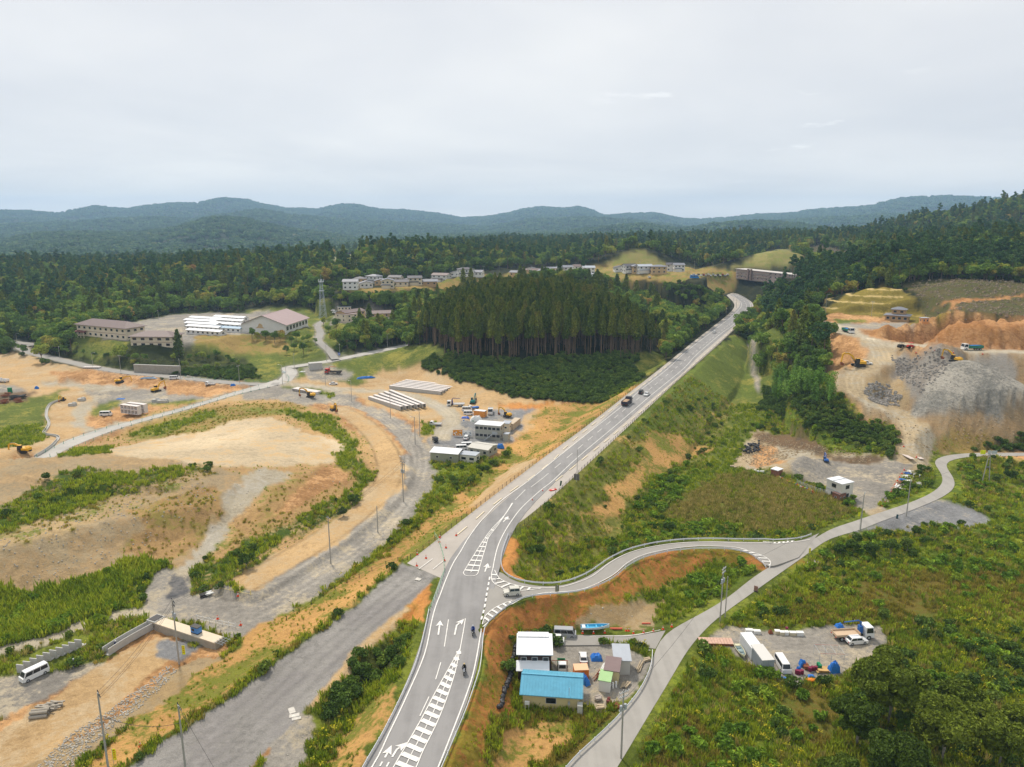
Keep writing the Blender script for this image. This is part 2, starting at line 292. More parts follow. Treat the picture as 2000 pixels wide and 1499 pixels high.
shape_strip(*FR,fill=.35,cut=3,ext=4,m0=.3); shape_strip(*LANE,fill=.3,cut=.9,m0=.3,ext=20)
shape_pad(wp(P3('1000,1265 1030,1242 1100,1240 1270,1262 1276,1300 1225,1380 1190,1420 1010,1400 975,1390'),0),fill=.3,cut=.95,zonly=0,ext=30)
shape_strip(*HW,fill=1.05,cut=9,ref=HCEN,ext=14,m0=.6); SRCEN=[tuple((np.array(a)+np.array(b))/2) for a,b in zip(*SR)]
shape_strip(*SR,fill=.95,cut=9,ref=SRCEN,ext=14,m0=.5); shape_strip(*FR,fill=.5,cut=9,ext=3,m0=.15)
HPAD="1605,626 1620,613 1700,612 1790,614 1835,624 1812,640 1760,646 1700,646 1640,640"
shape_pad(wp(P3(HPAD),31.5),zonly=31.5,fill=.5,cut=1.1,ext=25)
for x,y,t,s,r in [(365,742,4.6,.5,9),(472,755,4,.5,6),(160,737,4.8,.3,16),(958,788,4.6,.55,7),(1595,905,3.2,.4,9),(1680,915,2.6,.3,14),(985,812,3,.4,8)]:
    hq=pz(x,y,2.2 if x<1200 else 1.5); heap(hq[0],hq[1],t,s,r,1.3,1,seed=int(x),rough=.3,cap=.8)
for s in (HWO,HW,SR):  # keep berms off the roads
    pass
ROUGH=np.where(FLAT,0,1.)
GZ=H+ROUGH*(fbm(GX/3.3,GY/3.3,4,40)-.5)*np.where(DS<400,.35,1.2)-LOW
LD=np.log(ds)
def Hf(x,y,arr=None):
    arr=H if arr is None else arr
    x=np.asarray(x,float); y=np.asarray(y,float)
    a=np.clip(np.arctan2(x,y),az[0],az[-1]); l=np.clip(np.hypot(x,y),ds[0],ds[-1])
    i=np.clip(np.searchsorted(az,a)-1,0,NA-2); j=np.clip(np.searchsorted(ds,l)-1,0,ND-2)
    fa=(a-az[i])/(az[i+1]-az[i]); fl=(l-ds[j])/(ds[j+1]-ds[j])
    return (arr[j,i]*(1-fa)+arr[j,i+1]*fa)*(1-fl)+(arr[j+1,i]*(1-fa)+arr[j+1,i+1]*fa)*fl
TS=np.geomspace(60,6500,900)
def cast(px,py):    # first hit of photo pixels on the ground
    px=np.atleast_1d(np.asarray(px,float)); py=np.atleast_1d(np.asarray(py,float))
    d_=ray(px,py); hz=np.hypot(d_[:,0],d_[:,1])
    t=TS[None,:]/hz[:,None]
    x=d_[:,0:1]*t; y=d_[:,1:2]*t; z=CZ+d_[:,2:3]*t
    g=z-Hf(x,y); hit=g<0; k=np.where(hit.any(1),hit.argmax(1),len(TS)-1); k=np.maximum(k,1); r=np.arange(len(k))
    g0=g[r,k-1]; g1=g[r,k]; f=np.clip(g0/(g0-g1+1e-9),0,1); tt=t[r,k-1]+(t[r,k]-t[r,k-1])*f
    return np.stack([d_[:,0]*tt,d_[:,1]*tt,CZ+d_[:,2]*tt],-1)
def gp(px,py):
    p=cast(px,py)[0]; p[2]=float(Hf(p[0],p[1])); return p
# ---------------------------------------------------------------- materials
def lin(c): return tuple(((v/255)/12.92 if v/255<=.04045 else ((v/255+.055)/1.055)**2.4) for v in c)
MATS={}
def mat(name,rgb=(128,128,128),rough=.7,metal=0,noise=0,scale=1.,spec=.3,emit=None,k=.85,bump=0,coat=0):
    if name in MATS: return MATS[name]
    m=bpy.data.materials.new(name); m.use_nodes=True; nt=m.node_tree; b=nt.nodes['Principled BSDF']
    c=[v*k for v in lin(rgb)]
    b.inputs['Base Color'].default_value=(*c,1); b.inputs['Roughness'].default_value=rough; b.inputs['Metallic'].default_value=metal
    b.inputs['Specular IOR Level'].default_value=spec
    if coat: b.inputs['Coat Weight'].default_value=coat
    if noise:
        g=nt.nodes.new('ShaderNodeNewGeometry'); n=nt.nodes.new('ShaderNodeTexNoise'); n.inputs['Scale'].default_value=scale; n.inputs['Detail'].default_value=4; n.inputs['Roughness'].default_value=.65
        nt.links.new(g.outputs['Position'],n.inputs[0])
        o=ramp(nt,n.outputs[0],[(.3,[v*(1-noise) for v in c]),(.7,[min(1,v*(1+noise)) for v in c])]); nt.links.new(o,b.inputs['Base Color'])
        if bump:
            bp=nt.nodes.new('ShaderNodeBump'); bp.inputs['Distance'].default_value=bump; nt.links.new(n.outputs[0],bp.inputs['Height']); nt.links.new(bp.outputs[0],b.inputs['Normal'])
    MATS[name]=m; return m
def ground_mat():
    m=bpy.data.materials.new('ground_cover'); m.use_nodes=True; nt=m.node_tree; b=nt.nodes['Principled BSDF']; b.inputs['Roughness'].default_value=.95; b.inputs['Specular IOR Level'].default_value=.1
    Nn=nt.nodes.new; Ll=nt.links.new
    aA=Nn('ShaderNodeAttribute'); aA.attribute_name='cover_a'; aB=Nn('ShaderNodeAttribute'); aB.attribute_name='cover_b'
    g=Nn('ShaderNodeNewGeometry')
    def noise(sc,det=4,ro=.6):
        n=Nn('ShaderNodeTexNoise'); n.inputs['Scale'].default_value=sc; n.inputs['Detail'].default_value=det; n.inputs['Roughness'].default_value=ro; Ll(g.outputs['Position'],n.inputs[0]); return n.outputs[0]
    def math_(op,a,b_,cl=False):
        n=Nn('ShaderNodeMath'); n.operation=op; n.use_clamp=cl
        for i,v in enumerate((a,b_)):
            if isinstance(v,(int,float)): n.inputs[i].default_value=v
            else: Ll(v,n.inputs[i])
        return n.outputs[0]
    big=noise(.11,6,.68); fine=noise(.9,5,.7); vf=noise(4.5,5,.75)
    mixn=math_('ADD',math_('MULTIPLY',big,.62),math_('MULTIPLY',fine,.38))
    # fraction of second cover held in alpha of cover_a ; threshold with soft edge
    th=math_('SUBTRACT',aA.outputs['Alpha'],.5)       # -.5...5
    v=math_('ADD',math_('SUBTRACT',mixn,.5),math_('MULTIPLY',th,.42))
    f=math_('MULTIPLY_ADD',v,11.) if False else math_('ADD',math_('MULTIPLY',v,12.),.5,True)
    mx=Nn('ShaderNodeMix'); mx.data_type='RGBA'; Ll(f,mx.inputs[0]); Ll(aA.outputs['Color'],mx.inputs[6]); Ll(aB.outputs['Color'],mx.inputs[7])
    # tone variation
    tone=math_('ADD',math_('MULTIPLY',math_('SUBTRACT',big,.5),1.1),math_('MULTIPLY',math_('SUBTRACT',vf,.5),.9))
    tone=math_('ADD',math_('ADD',math_('MULTIPLY',math_('SUBTRACT',fine,.5),1.1),tone),1.)
    tone=math_('MAXIMUM',tone,.25)
    vmul=Nn('ShaderNodeVectorMath'); vmul.operation='SCALE'; Ll(mx.outputs[2],vmul.inputs[0]); Ll(tone,vmul.inputs['Scale'])
    Ll(vmul.outputs[0],b.inputs['Base Color'])
    bp=Nn('ShaderNodeBump'); bp.inputs['Distance'].default_value=.5; bp.inputs['Strength'].default_value=.8; Ll(math_('ADD',fine,math_('MULTIPLY',vf,.4)),bp.inputs['Height']); Ll(bp.outputs[0],b.inputs['Normal'])
    return m
# cover classes: colour a, colour b (as they look in the photo), share of b, id used for planting
CV={
'tallweed':((66,84,28),(88,104,36),.4), 'weed':((94,106,38),(122,130,48),.45), 'weedbrown':((122,108,48),(98,102,40),.45), 'weedgreen':((98,116,38),(128,138,44),.4), 'reed':((138,130,66),(110,116,50),.45),
'grass':((104,116,48),(136,132,60),.4), 'grassdry':((168,142,84),(118,122,54),.42),'slope':((118,120,54),(168,140,84),.3),'slopegreen':((108,122,50),(138,132,62),.3),
'forest':((40,46,24),(58,58,32),.4),'shrub':((56,64,28),(78,84,34),.4),
'sand':((206,172,124),(188,164,128),.45),'sandgrass':((206,160,98),(118,120,48),.47),'sandspeck':((196,160,110),(122,124,58),.33),'stony':((178,156,120),(160,136,98),.45),
'mound':((182,162,128),(172,146,108),.5),'moundslope':((180,146,98),(140,126,68),.35),'moundgreen':((78,98,34),(172,148,104),.42),'moundstone':((186,160,118),(118,124,56),.4),
'orange':((200,140,78),(160,124,60),.3),'orangegreen':((190,128,70),(134,118,46),.5),'redsoil':((168,120,74),(184,138,92),.5),'earth':((180,136,90),(200,156,108),.5),
'pale':((214,194,160),(198,168,124),.38),'palegrass':((210,186,146),(196,160,110),.5),
'gravel':((158,152,142),(174,162,140),.4),'gravelblue':((142,142,142),(160,152,138),.35),'gravelpale':((190,178,154),(172,164,148),.4),'tracks':((188,168,134),(168,158,138),.45),
'rock':((160,154,144),(138,130,120),.5),'quarry':((172,144,106),(150,130,100),.5),'pile':((152,149,140),(168,162,150),.5),'darkgravel':((96,96,98),(112,110,108),.4),
'terrace':((136,122,54),(158,136,72),.3),'cutslope':((104,96,62),(84,84,48),.5),'bare':((158,148,90),(128,130,68),.45),'field':((96,118,58),(150,140,92),.35),'oldroad':((160,156,150),(142,138,134),.45),'asphalt':((122,122,120),(136,134,130),.4),'blackpile':((84,84,90),(104,102,104),.5),
'far':((44,54,32),(58,64,38),.45),'farfield':((150,150,110),(130,138,92),.4),'debris':((128,104,78),(98,84,66),.5)}
ids=list(CV); IDX={k:i for i,k in enumerate(ids)}
COV=np.full(H.shape,IDX['weed'])
COV[DS>340]=IDX['forest']; COV[(H<7)&(DS<440)&(AZ<R(6))&(AZ>R(-50))&(DS>190)]=IDX['earth']; COV[(AZ>R(25.5))&(DS>290)&(DS<470)&(AZ<R(50))]=IDX['earth']; COV[DS>1500]=IDX['far']
amp=np.clip(DS/140,.8,1.5); wx=GX+amp*(5*(fbm(GX/9,GY/9,3,60)-.5)+3.0*(fbm(GX/1.7,GY/1.7,3,62)-.5)); wy=GY+amp*(5*(fbm(GX/9,GY/9,3,61)-.5)+3.0*(fbm(GX/1.7,GY/1.7,3,63)-.5))
def paint(k,s,rag=1.):
    pts=[]
    q=P3(s)
    for i in range(len(q)):      # subdivide photo edges so they drape over the relief
        a,b=q[i],q[(i+1)%len(q)]; n=max(1,int(math.hypot(a[0]-b[0],a[1]-b[1])/60))
        for j in range(n): pts.append((a[0]+(b[0]-a[0])*j/n,a[1]+(b[1]-a[1])*j/n))
    pts=np.array(pts); w_=cast(pts[:,0],pts[:,1])
    lo=w_.min(0)-6; hi=w_.max(0)+6; ii=np.nonzero((GX>lo[0])&(GX<hi[0])&(GY>lo[1])&(GY<hi[1])&(np.abs(AZ)<R(55)))
    x=GX[ii]+(wx[ii]-GX[ii])*rag; y=GY[ii]+(wy[ii]-GY[ii])*rag
    m=inpoly(x,y,w_[:,:2]); COV[ii[0][m],ii[1][m]]=IDX[k]
def paintstrip(k,s,grow=0.,rag=.3):
    poly=[p[:2] for p in s[0]]+[p[:2] for p in s[1][::-1]]; a=np.array(poly); lo=a.min(0)-8; hi=a.max(0)+8
    ii=np.nonzero((GX>lo[0])&(GX<hi[0])&(GY>lo[1])&(GY<hi[1])&(np.abs(AZ)<R(55)))
    x=GX[ii]+(wx[ii]-GX[ii])*rag; y=GY[ii]+(wy[ii]-GY[ii])*rag
    m=inpoly(x,y,poly)
    if grow: m|=dline(x,y,[(*p,0) for p in poly],True)[0]<grow
    COV[ii[0][m],ii[1][m]]=IDX[k]
PT='''grass 140,665 200,640 340,612 480,608 600,600 650,600 700,640 640,690 480,690 150,700
gravel 200,640 340,614 500,608 600,616 600,640 500,655 440,672 300,672 200,665
grassdry 380,655 560,655 560,700 480,690 380,672
gravel 640,640 655,612 740,600 780,615 720,640
grass 150,700 480,690 640,690 840,672 860,690 840,760 600,780 300,700
farfield 632,511 660,500 704,496 706,512 690,521 650,516
bare 1160,528 1195,506 1245,487 1290,506 1345,528
bare 1425,524 1470,505 1500,490 1545,486 1565,503 1575,520
cutslope 1560,488 1600,479 1650,490 1700,506 1640,516 1575,516
grassdry 660,568 760,563 850,552 885,545 1010,531 1180,520 1350,522 1445,532 1440,548 1340,548 1180,544 1010,552 900,560 830,568 690,574
terrace 1608,612 1640,585 1730,556 1770,575 1805,605 1850,622 1830,636 1770,630 1615,618
cutslope 1765,560 1850,545 2100,555 2100,624 1900,624 1850,612 1805,597
redsoil 1828,593 1850,588 1990,575 2000,578 1865,596 1875,613 1864,617 1850,600
grass 1640,655 1600,640 1440,660 1380,760 1330,860 1250,930 1250,1010 1440,1050 1560,900 1600,870 1740,890 1755,860 1640,780 1500,720
slope 1430,655 1000,1010 1030,1060 1240,1040 1300,980 1400,880 1450,760 1470,690
slopegreen 1430,655 1300,760 1200,850 1260,850 1400,790 1480,760 1460,660
sandgrass 1180,960 1230,915 1300,880 1370,870 1390,878 1330,905 1290,920 1240,960 1200,1000 1130,1010
sandgrass 1240,870 1290,840 1340,850 1330,880 1260,900
reed 1300,1000 1400,925 1520,935 1640,975 1660,1000 1590,1035 1430,1035 1300,1020
weedgreen 1210,1010 1300,930 1330,905 1400,900 1330,960 1290,1020 1230,1040
weedgreen 1290,1035 1400,1015 1460,1030 1440,1045 1300,1050
orange 978,1050 1006,1064 1018,1075 1012,1125 1060,1136 1090,1138 1000,1134 978,1110
slope 1010,1075 1230,1060 1190,1085 1150,1115 1090,1138 1012,1128
orangegreen 1600,1100 1460,1072 1300,1072 1220,1108 1150,1155 1050,1165 985,1190 940,1230 940,1300 860,1510 940,1510 985,1400 990,1290 1020,1235 1090,1230 1150,1225 1220,1190 1300,1130 1400,1095 1470,1098 1492,1115
grass 1230,1180 1300,1130 1400,1098 1470,1100 1485,1118 1420,1160 1340,1205 1270,1232 1230,1210
weedgreen 1300,1160 1390,1120 1480,1110 1430,1150 1350,1190
stony 1180,1190 1240,1180 1300,1180 1280,1220 1200,1235 1110,1236
gravel 1010,1262 1100,1258 1230,1262 1275,1290 1262,1320 1240,1350 1180,1390 1140,1380 1060,1290
weedbrown 960,1390 1180,1390 1250,1360 1120,1480 1080,1510 940,1510
sandgrass 1000,1420 1130,1400 1120,1460 1020,1510 950,1510
weed 1218,1500 1340,1285 1380,1235 1640,1065 1790,1000 1990,1000 2300,960 2300,1700 1180,1700
weedgreen 1350,1290 1440,1290 1560,1380 1560,1440 1450,1480 1380,1420 1290,1440 1300,1370
weedbrown 1500,1220 1560,1165 1640,1145 1800,1110 2100,1130 2100,1190 1850,1200 1650,1225
weedbrown 1280,1440 1350,1400 1440,1500 1260,1520
weedbrown 1520,1370 1600,1330 1650,1400 1610,1460 1540,1440
weedgreen 1750,1060 2100,1070 2100,1110 1700,1110
weedgreen 1870,930 2100,900 2100,1060 1950,1060 1760,1020 1850,975
gravel 1425,1228 1560,1232 1640,1222 1720,1225 1730,1260 1640,1320 1550,1340 1460,1300 1430,1270 1400,1256 1380,1242
gravelblue 1740,1000 1800,975 1880,990 1930,1015 1890,1032 1800,1030 1720,1035 1660,1045
quarry 1600,655 1640,640 1690,655 1760,678 2100,690 2100,890 1950,872 1870,885 1745,893 1750,868 1745,845 1700,812 1650,785 1625,745 1610,700
earth 1592,648 1640,640 1700,655 1710,690 1660,720 1620,715 1600,690
earth 1604,640 1700,645 1760,640 1840,632 1935,628 1935,620 1850,618 1820,632 1760,622 1620,613 1604,622
gravel 1620,632 1700,632 1770,628 1790,636 1700,643 1640,640
grass 1625,624 1690,625 1690,630 1640,633
redsoil 1650,645 1830,648 1868,628 2150,618 2150,691 2000,685 1900,682 1830,675 1740,664 1690,652
rock 1735,690 1860,684 1960,690 1990,720 1880,760 1850,780 1770,780 1745,740
pile 1738,812 1780,785 1825,745 1862,714 1888,704 1915,706 1960,728 2010,760 2150,800 2150,812 1950,812 1850,816
stony 1690,745 1760,735 1770,785 1740,800 1690,780
quarry 1760,812 1850,806 2000,802 2150,800 2150,870 2000,870 1900,850 1840,880 1800,870
grassdry 1800,860 1900,840 1960,860 1950,885 1830,885
tracks 1440,910 1450,870 1480,838 1530,850 1620,880 1700,885 1750,893 1825,893 1815,915 1775,925 1740,960 1728,985 1745,1003 1700,1010 1670,985 1560,930 1500,918
gravel 1540,905 1640,895 1750,900 1800,905 1745,935 1725,990 1690,1000 1640,955 1560,930
debris 1480,845 1530,845 1640,885 1720,893 1690,905 1630,895 1560,880 1480,860
earth 1470,870 1510,870 1530,905 1480,912
weedgreen 1745,1000 1800,930 1830,912 1842,945 1800,975
shrub 1500,750 1600,760 1640,790 1750,855 1740,893 1640,870 1560,850 1480,800
shrub 1530,700 1600,700 1630,760 1640,790 1560,760
weedgreen 1450,850 1500,800 1640,860 1740,885 1740,895 1640,880 1560,850 1480,835
shrub 1900,880 1960,850 2150,835 2150,884 1960,884
shrub 740,715 820,690 1000,700 1250,690 1290,700 1260,740 1180,785 1000,782 850,755 760,735
grass 1245,690 1290,690 1305,705 1260,735 1245,740
grass 700,700 850,676 870,692 780,720 750,730 690,720
shrub 240,705 250,655 420,690 480,700 500,740 380,748 270,735 140,700 100,690
sand -100,690 40,690 100,712 180,722 280,738 360,745 430,770 520,775 420,800 330,770 200,790 150,850 100,880 -100,900
earth 90,725 230,720 330,745 300,765 180,755 110,745
gravel 160,765 300,758 420,745 470,760 360,790 250,800 190,800 190,780
gravelpale 60,745 120,745 260,755 210,768 100,752
earth 330,740 480,748 470,765 400,775 330,770
grass 75,775 130,760 110,790 85,830 90,860 60,870 -100,880 -100,800
grass 180,800 225,780 240,790 190,815
debris -50,765 60,765 60,785 -50,790
gravel -50,750 30,752 60,765 -50,770
gravelpale 150,790 200,775 180,800 165,830 190,838 225,820 240,828 170,850 140,830
earth 230,795 300,790 370,785 350,800 250,822 228,825
grass 240,790 400,778 370,792 300,790
gravel 470,770 560,748 640,757 700,760 720,775 640,790 560,800 480,785
grass 560,748 620,757 650,775 640,780 560,758
sand 560,745 700,700 760,690 820,720 1000,775 1090,782 1080,800 1000,860 960,880 880,900 830,890 820,850 800,820 720,790 690,770
grass 600,740 640,700 800,680 830,700 760,720 730,735 690,740
gravel 590,720 640,715 690,725 680,745 600,745
grass 660,745 690,735 720,745 700,755
orange 960,790 1085,783 1060,800 1000,800
gravelblue 960,800 1040,800 1000,860 960,860 930,830
gravelblue 860,820 1000,820 980,870 940,890 900,900 830,900 840,860
grass 810,825 850,825 848,850 820,850
sandspeck 230,850 300,800 450,785 540,780 620,800 690,840 740,880 760,930 700,1000 560,1080 420,1130 430,1000 480,930 300,905 180,890 120,885
pale 190,880 300,855 420,825 520,815 600,845 660,860 675,890 640,905 500,915 380,905 250,895 170,892
grassdry 230,855 250,835 400,795 560,785 600,800 460,820 400,845 280,858
grass 240,850 330,825 420,800 420,815 310,850
grass 540,800 640,815 690,855 720,930 690,960 660,900 670,860 600,830
grass 130,880 220,872 200,890 120,895
moundslope 540,950 640,905 700,915 690,960 640,1000 520,1050 440,1090 400,1120 460,1040
earth 560,960 640,905 690,918 640,960 540,1010
moundgreen 400,1110 470,1060 520,1045 640,985 740,915 745,940 690,985 580,1040 470,1110 410,1140
mound -100,900 60,893 200,888 330,900 420,910 480,930 450,990 380,1100 330,1110 280,1080 150,1150 -100,1165
moundgreen -100,1060 60,960 140,915 250,925 400,905 420,925 300,950 150,1000 40,1060
moundstone 40,1030 160,990 330,940 410,920 380,945 200,1010 60,1070 -50,1080
moundslope 240,1000 400,950 440,960 420,1000 380,1060 320,1100 230,1080 280,1030
gravelpale 500,915 560,930 470,1000 420,1070 370,1120 330,1120 390,1060 430,1000 460,950
gravel 300,1110 380,1110 370,1195 280,1190
darkgravel 332,1127 378,1126 370,1170 320,1178
tallweed -200,1150 0,1150 140,1145 280,1085 330,1100 290,1120 280,1180 200,1230 0,1275 -200,1300
weedgreen 230,1150 290,1130 280,1190 230,1200
gravelpale -200,1285 0,1275 180,1210 290,1180 420,1170 480,1180 430,1215 320,1212 200,1222 0,1290 -200,1310
weed 10,1290 160,1235 290,1205 280,1225 180,1290 80,1330 -100,1350
gravel -200,1330 60,1320 200,1290 200,1300 50,1390 -200,1440
gravel 280,1185 430,1140 480,1170 600,1080 700,1010 780,960 800,890 830,880 810,960 740,1050 600,1150 480,1250 440,1245 370,1215
earth -200,1500 0,1400 200,1290 320,1215 370,1250 440,1250 430,1280 330,1370 200,1450 60,1560 -200,1700
sand 0,1420 180,1300 330,1240 350,1270 200,1400 80,1510 -50,1540
gravelblue 320,1250 400,1250 370,1285 300,1290
stony 60,1499 200,1420 330,1330 400,1280 430,1290 330,1370 220,1440 100,1540
sandgrass 100,1560 230,1440 430,1290 520,1200 640,1120 740,1050 830,1000 940,930 1000,865 1070,800 1180,785 1290,735 1220,790 1000,950 900,1030 850,1070 760,1120 640,1210 500,1310 380,1400 220,1510
sand 900,1000 1000,905 1045,900 1000,950 940,985
sandgrass 1060,790 1180,783 1150,820 1060,880 1010,880
weedgreen 790,975 830,900 960,895 930,925 860,960 800,1040 700,1110 690,1080 770,1020
weed 700,1090 860,960 980,885 1000,870 1000,885 880,980 760,1080 620,1170 560,1200 640,1120
sand 560,1400 640,1290 700,1215 790,1150 855,1125 850,1150 780,1260 650,1330 640,1370 590,1390
gravel 500,1520 560,1390 620,1400 620,1450 580,1520
earth 420,1520 500,1440 545,1450 530,1480 470,1530
orange 800,1180 855,1128 850,1160 820,1230 780,1240 790,1200
weed 640,1360 700,1290 790,1220 830,1215 800,1310 720,1370 700,1430 640,1480 600,1520
shrub 650,1340 740,1270 800,1230 780,1280 700,1350 650,1420
sandgrass 660,1480 700,1400 760,1340 770,1370 720,1450 690,1520 640,1540
orangegreen 690,1530 780,1370 830,1230 836,1240 815,1330 760,1420 720,1500'''
for ln in PT.split('\n'):
    k,s=ln.split(' ',1); paint(k,s,.5 if k in('asphalt','gravel') else 1.)
COV[TERR_EDGE]=IDX['bare']
paintstrip('oldroad',OLD,0,.45); paintstrip('gravel',GR2,0,1); paintstrip('sand',CF,.4,.6); paintstrip('tracks',HAUL,1.5,1); paintstrip('gravelpale',TOPR,.5,.6)
paintstrip('gravelpale',ER,.3,.5); paintstrip('gravelpale',ARM,0,.3)
paint('gravel','1462,655 1471,655 1474,700 1480,730 1486,770 1478,765 1468,720 1463,690',.4)
for s in (CR,BR,SCR,WR): paintstrip('gravel',s,.8,.3)
COVIN_=lambda *k: np.isin(COV,[IDX[q] for q in k])
# planted / painted ids for scatter come from COV; vertex colours from the class table
ca=np.array([[*lin(CV[k][0]),CV[k][2]] for k in ids]); cb=np.array([[*lin(CV[k][1]),1] for k in ids])
ca[:,:3]*=.80; cb[:,:3]*=.80
CA=ca[COV]; CB=cb[COV]
for _ in range(1):     # worn, gradual edges between covers
    for A_ in (CA,CB):
        A_[1:-1,1:-1]=(A_[1:-1,1:-1]*2+A_[:-2,1:-1]+A_[2:,1:-1]+A_[1:-1,:-2]+A_[1:-1,2:])/6
big_=fbm(GX/28,GY/28,4,71); hue_=fbm(GX/11,GY/11,4,72)   # dampness and soil patches
CA[...,:3]*=(1+.5*(big_-.5)[...,None]); CB[...,:3]*=(1+.4*(hue_-.5)[...,None]); CA[...,3]=np.clip(CA[...,3]+.5*(hue_-.5),.02,.98)
def wheeltrack(s_,offs,wd,gain):
    cen=[tuple((np.array(a)+np.array(b))/2) for a,b in zip(*s_)]; ii=bbox(cen,8); dc,_=dline(GX[ii],GY[ii],cen); dc=dc+.8*(fbm(GX[ii]/6,GY[ii]/6,2,77)-.5)
    f=sum(np.exp(-((dc-o)/wd)**2) for o in offs)*(.5+vn(GX[ii]/9,GY[ii]/9,78))
    for A_ in (CA,CB): A_[ii[0],ii[1],:3]*=(1+gain*f)[:,None]
wheeltrack(HAUL,(1.0,3.0),.5,.22); wheeltrack(GR2,(1.1,3.2),.55,.2); wheeltrack(TOPR,(1.0,),.5,.15); wheeltrack(CF,(4.1,),.5,-.3); wheeltrack(OLD,(1.2,4.),.6,-.14); wheeltrack(ER,(1.0,),.5,.15)
for A_ in (CA,CB): A_[TERR_EDGE,:3]=np.array(lin((205,180,120)))*.8
rillm=COVIN_('mound','moundslope','earth','redsoil','orange','orangegreen','moundstone','slope','quarry'); rid=np.abs(fbm(GX/3.1,GY/3.1,4,80)-.5)*2
GZ+=np.where(rillm&~FLAT&(LOW==0),(rid-.3)*np.where(DS<260,1.0,1.6),0)
def gridmesh(name,X,Y,Z):
    n=X.size; co=np.stack([X,Y,Z],-1).reshape(-1,3)
    c0=np.array([[0,0,float(Z[0].mean())]]); co=np.r_[co,c0]
    j,i=np.meshgrid(np.arange(ND-1),np.arange(NA),indexing='ij'); i2=(i+1)%NA
    q=np.stack([j*NA+i,j*NA+i2,(j+1)*NA+i2,(j+1)*NA+i],-1).reshape(-1,4)[:,::-1]
    k=np.arange(NA); tri=np.stack([np.full(NA,n),(k+1)%NA,k],-1)
    me=bpy.data.meshes.new(name); nl=q.size+tri.size
    me.vertices.add(n+1); me.vertices.foreach_set('co',co.ravel().astype(np.float32))
    me.loops.add(nl); me.loops.foreach_set('vertex_index',np.r_[q.ravel(),tri.ravel()].astype(np.int32))
    me.polygons.add(len(q)+len(tri)); st=np.r_[np.arange(len(q))*4,len(q)*4+np.arange(len(tri))*3]
    me.polygons.foreach_set('loop_start',st.astype(np.int32)); me.polygons.foreach_set('loop_total',np.r_[np.full(len(q),4),np.full(len(tri),3)].astype(np.int32))
    me.update(); me.validate(); return me
gme=gridmesh('ground',GX,GY,GZ)
for nm,arr in (('cover_a',CA),('cover_b',CB)):
    at=gme.attributes.new(nm,'FLOAT_COLOR','POINT'); a2=np.r_[arr.reshape(-1,4),arr.reshape(-1,4)[:1]]; at.data.foreach_set('color',a2.ravel().astype(np.float32))
gme.polygons.foreach_set('use_smooth',np.ones(len(gme.polygons),bool))
gme.materials.append(ground_mat())
ground=bpy.data.objects.new('ground',gme); C.objects.link(ground); ground['kind']='structure'
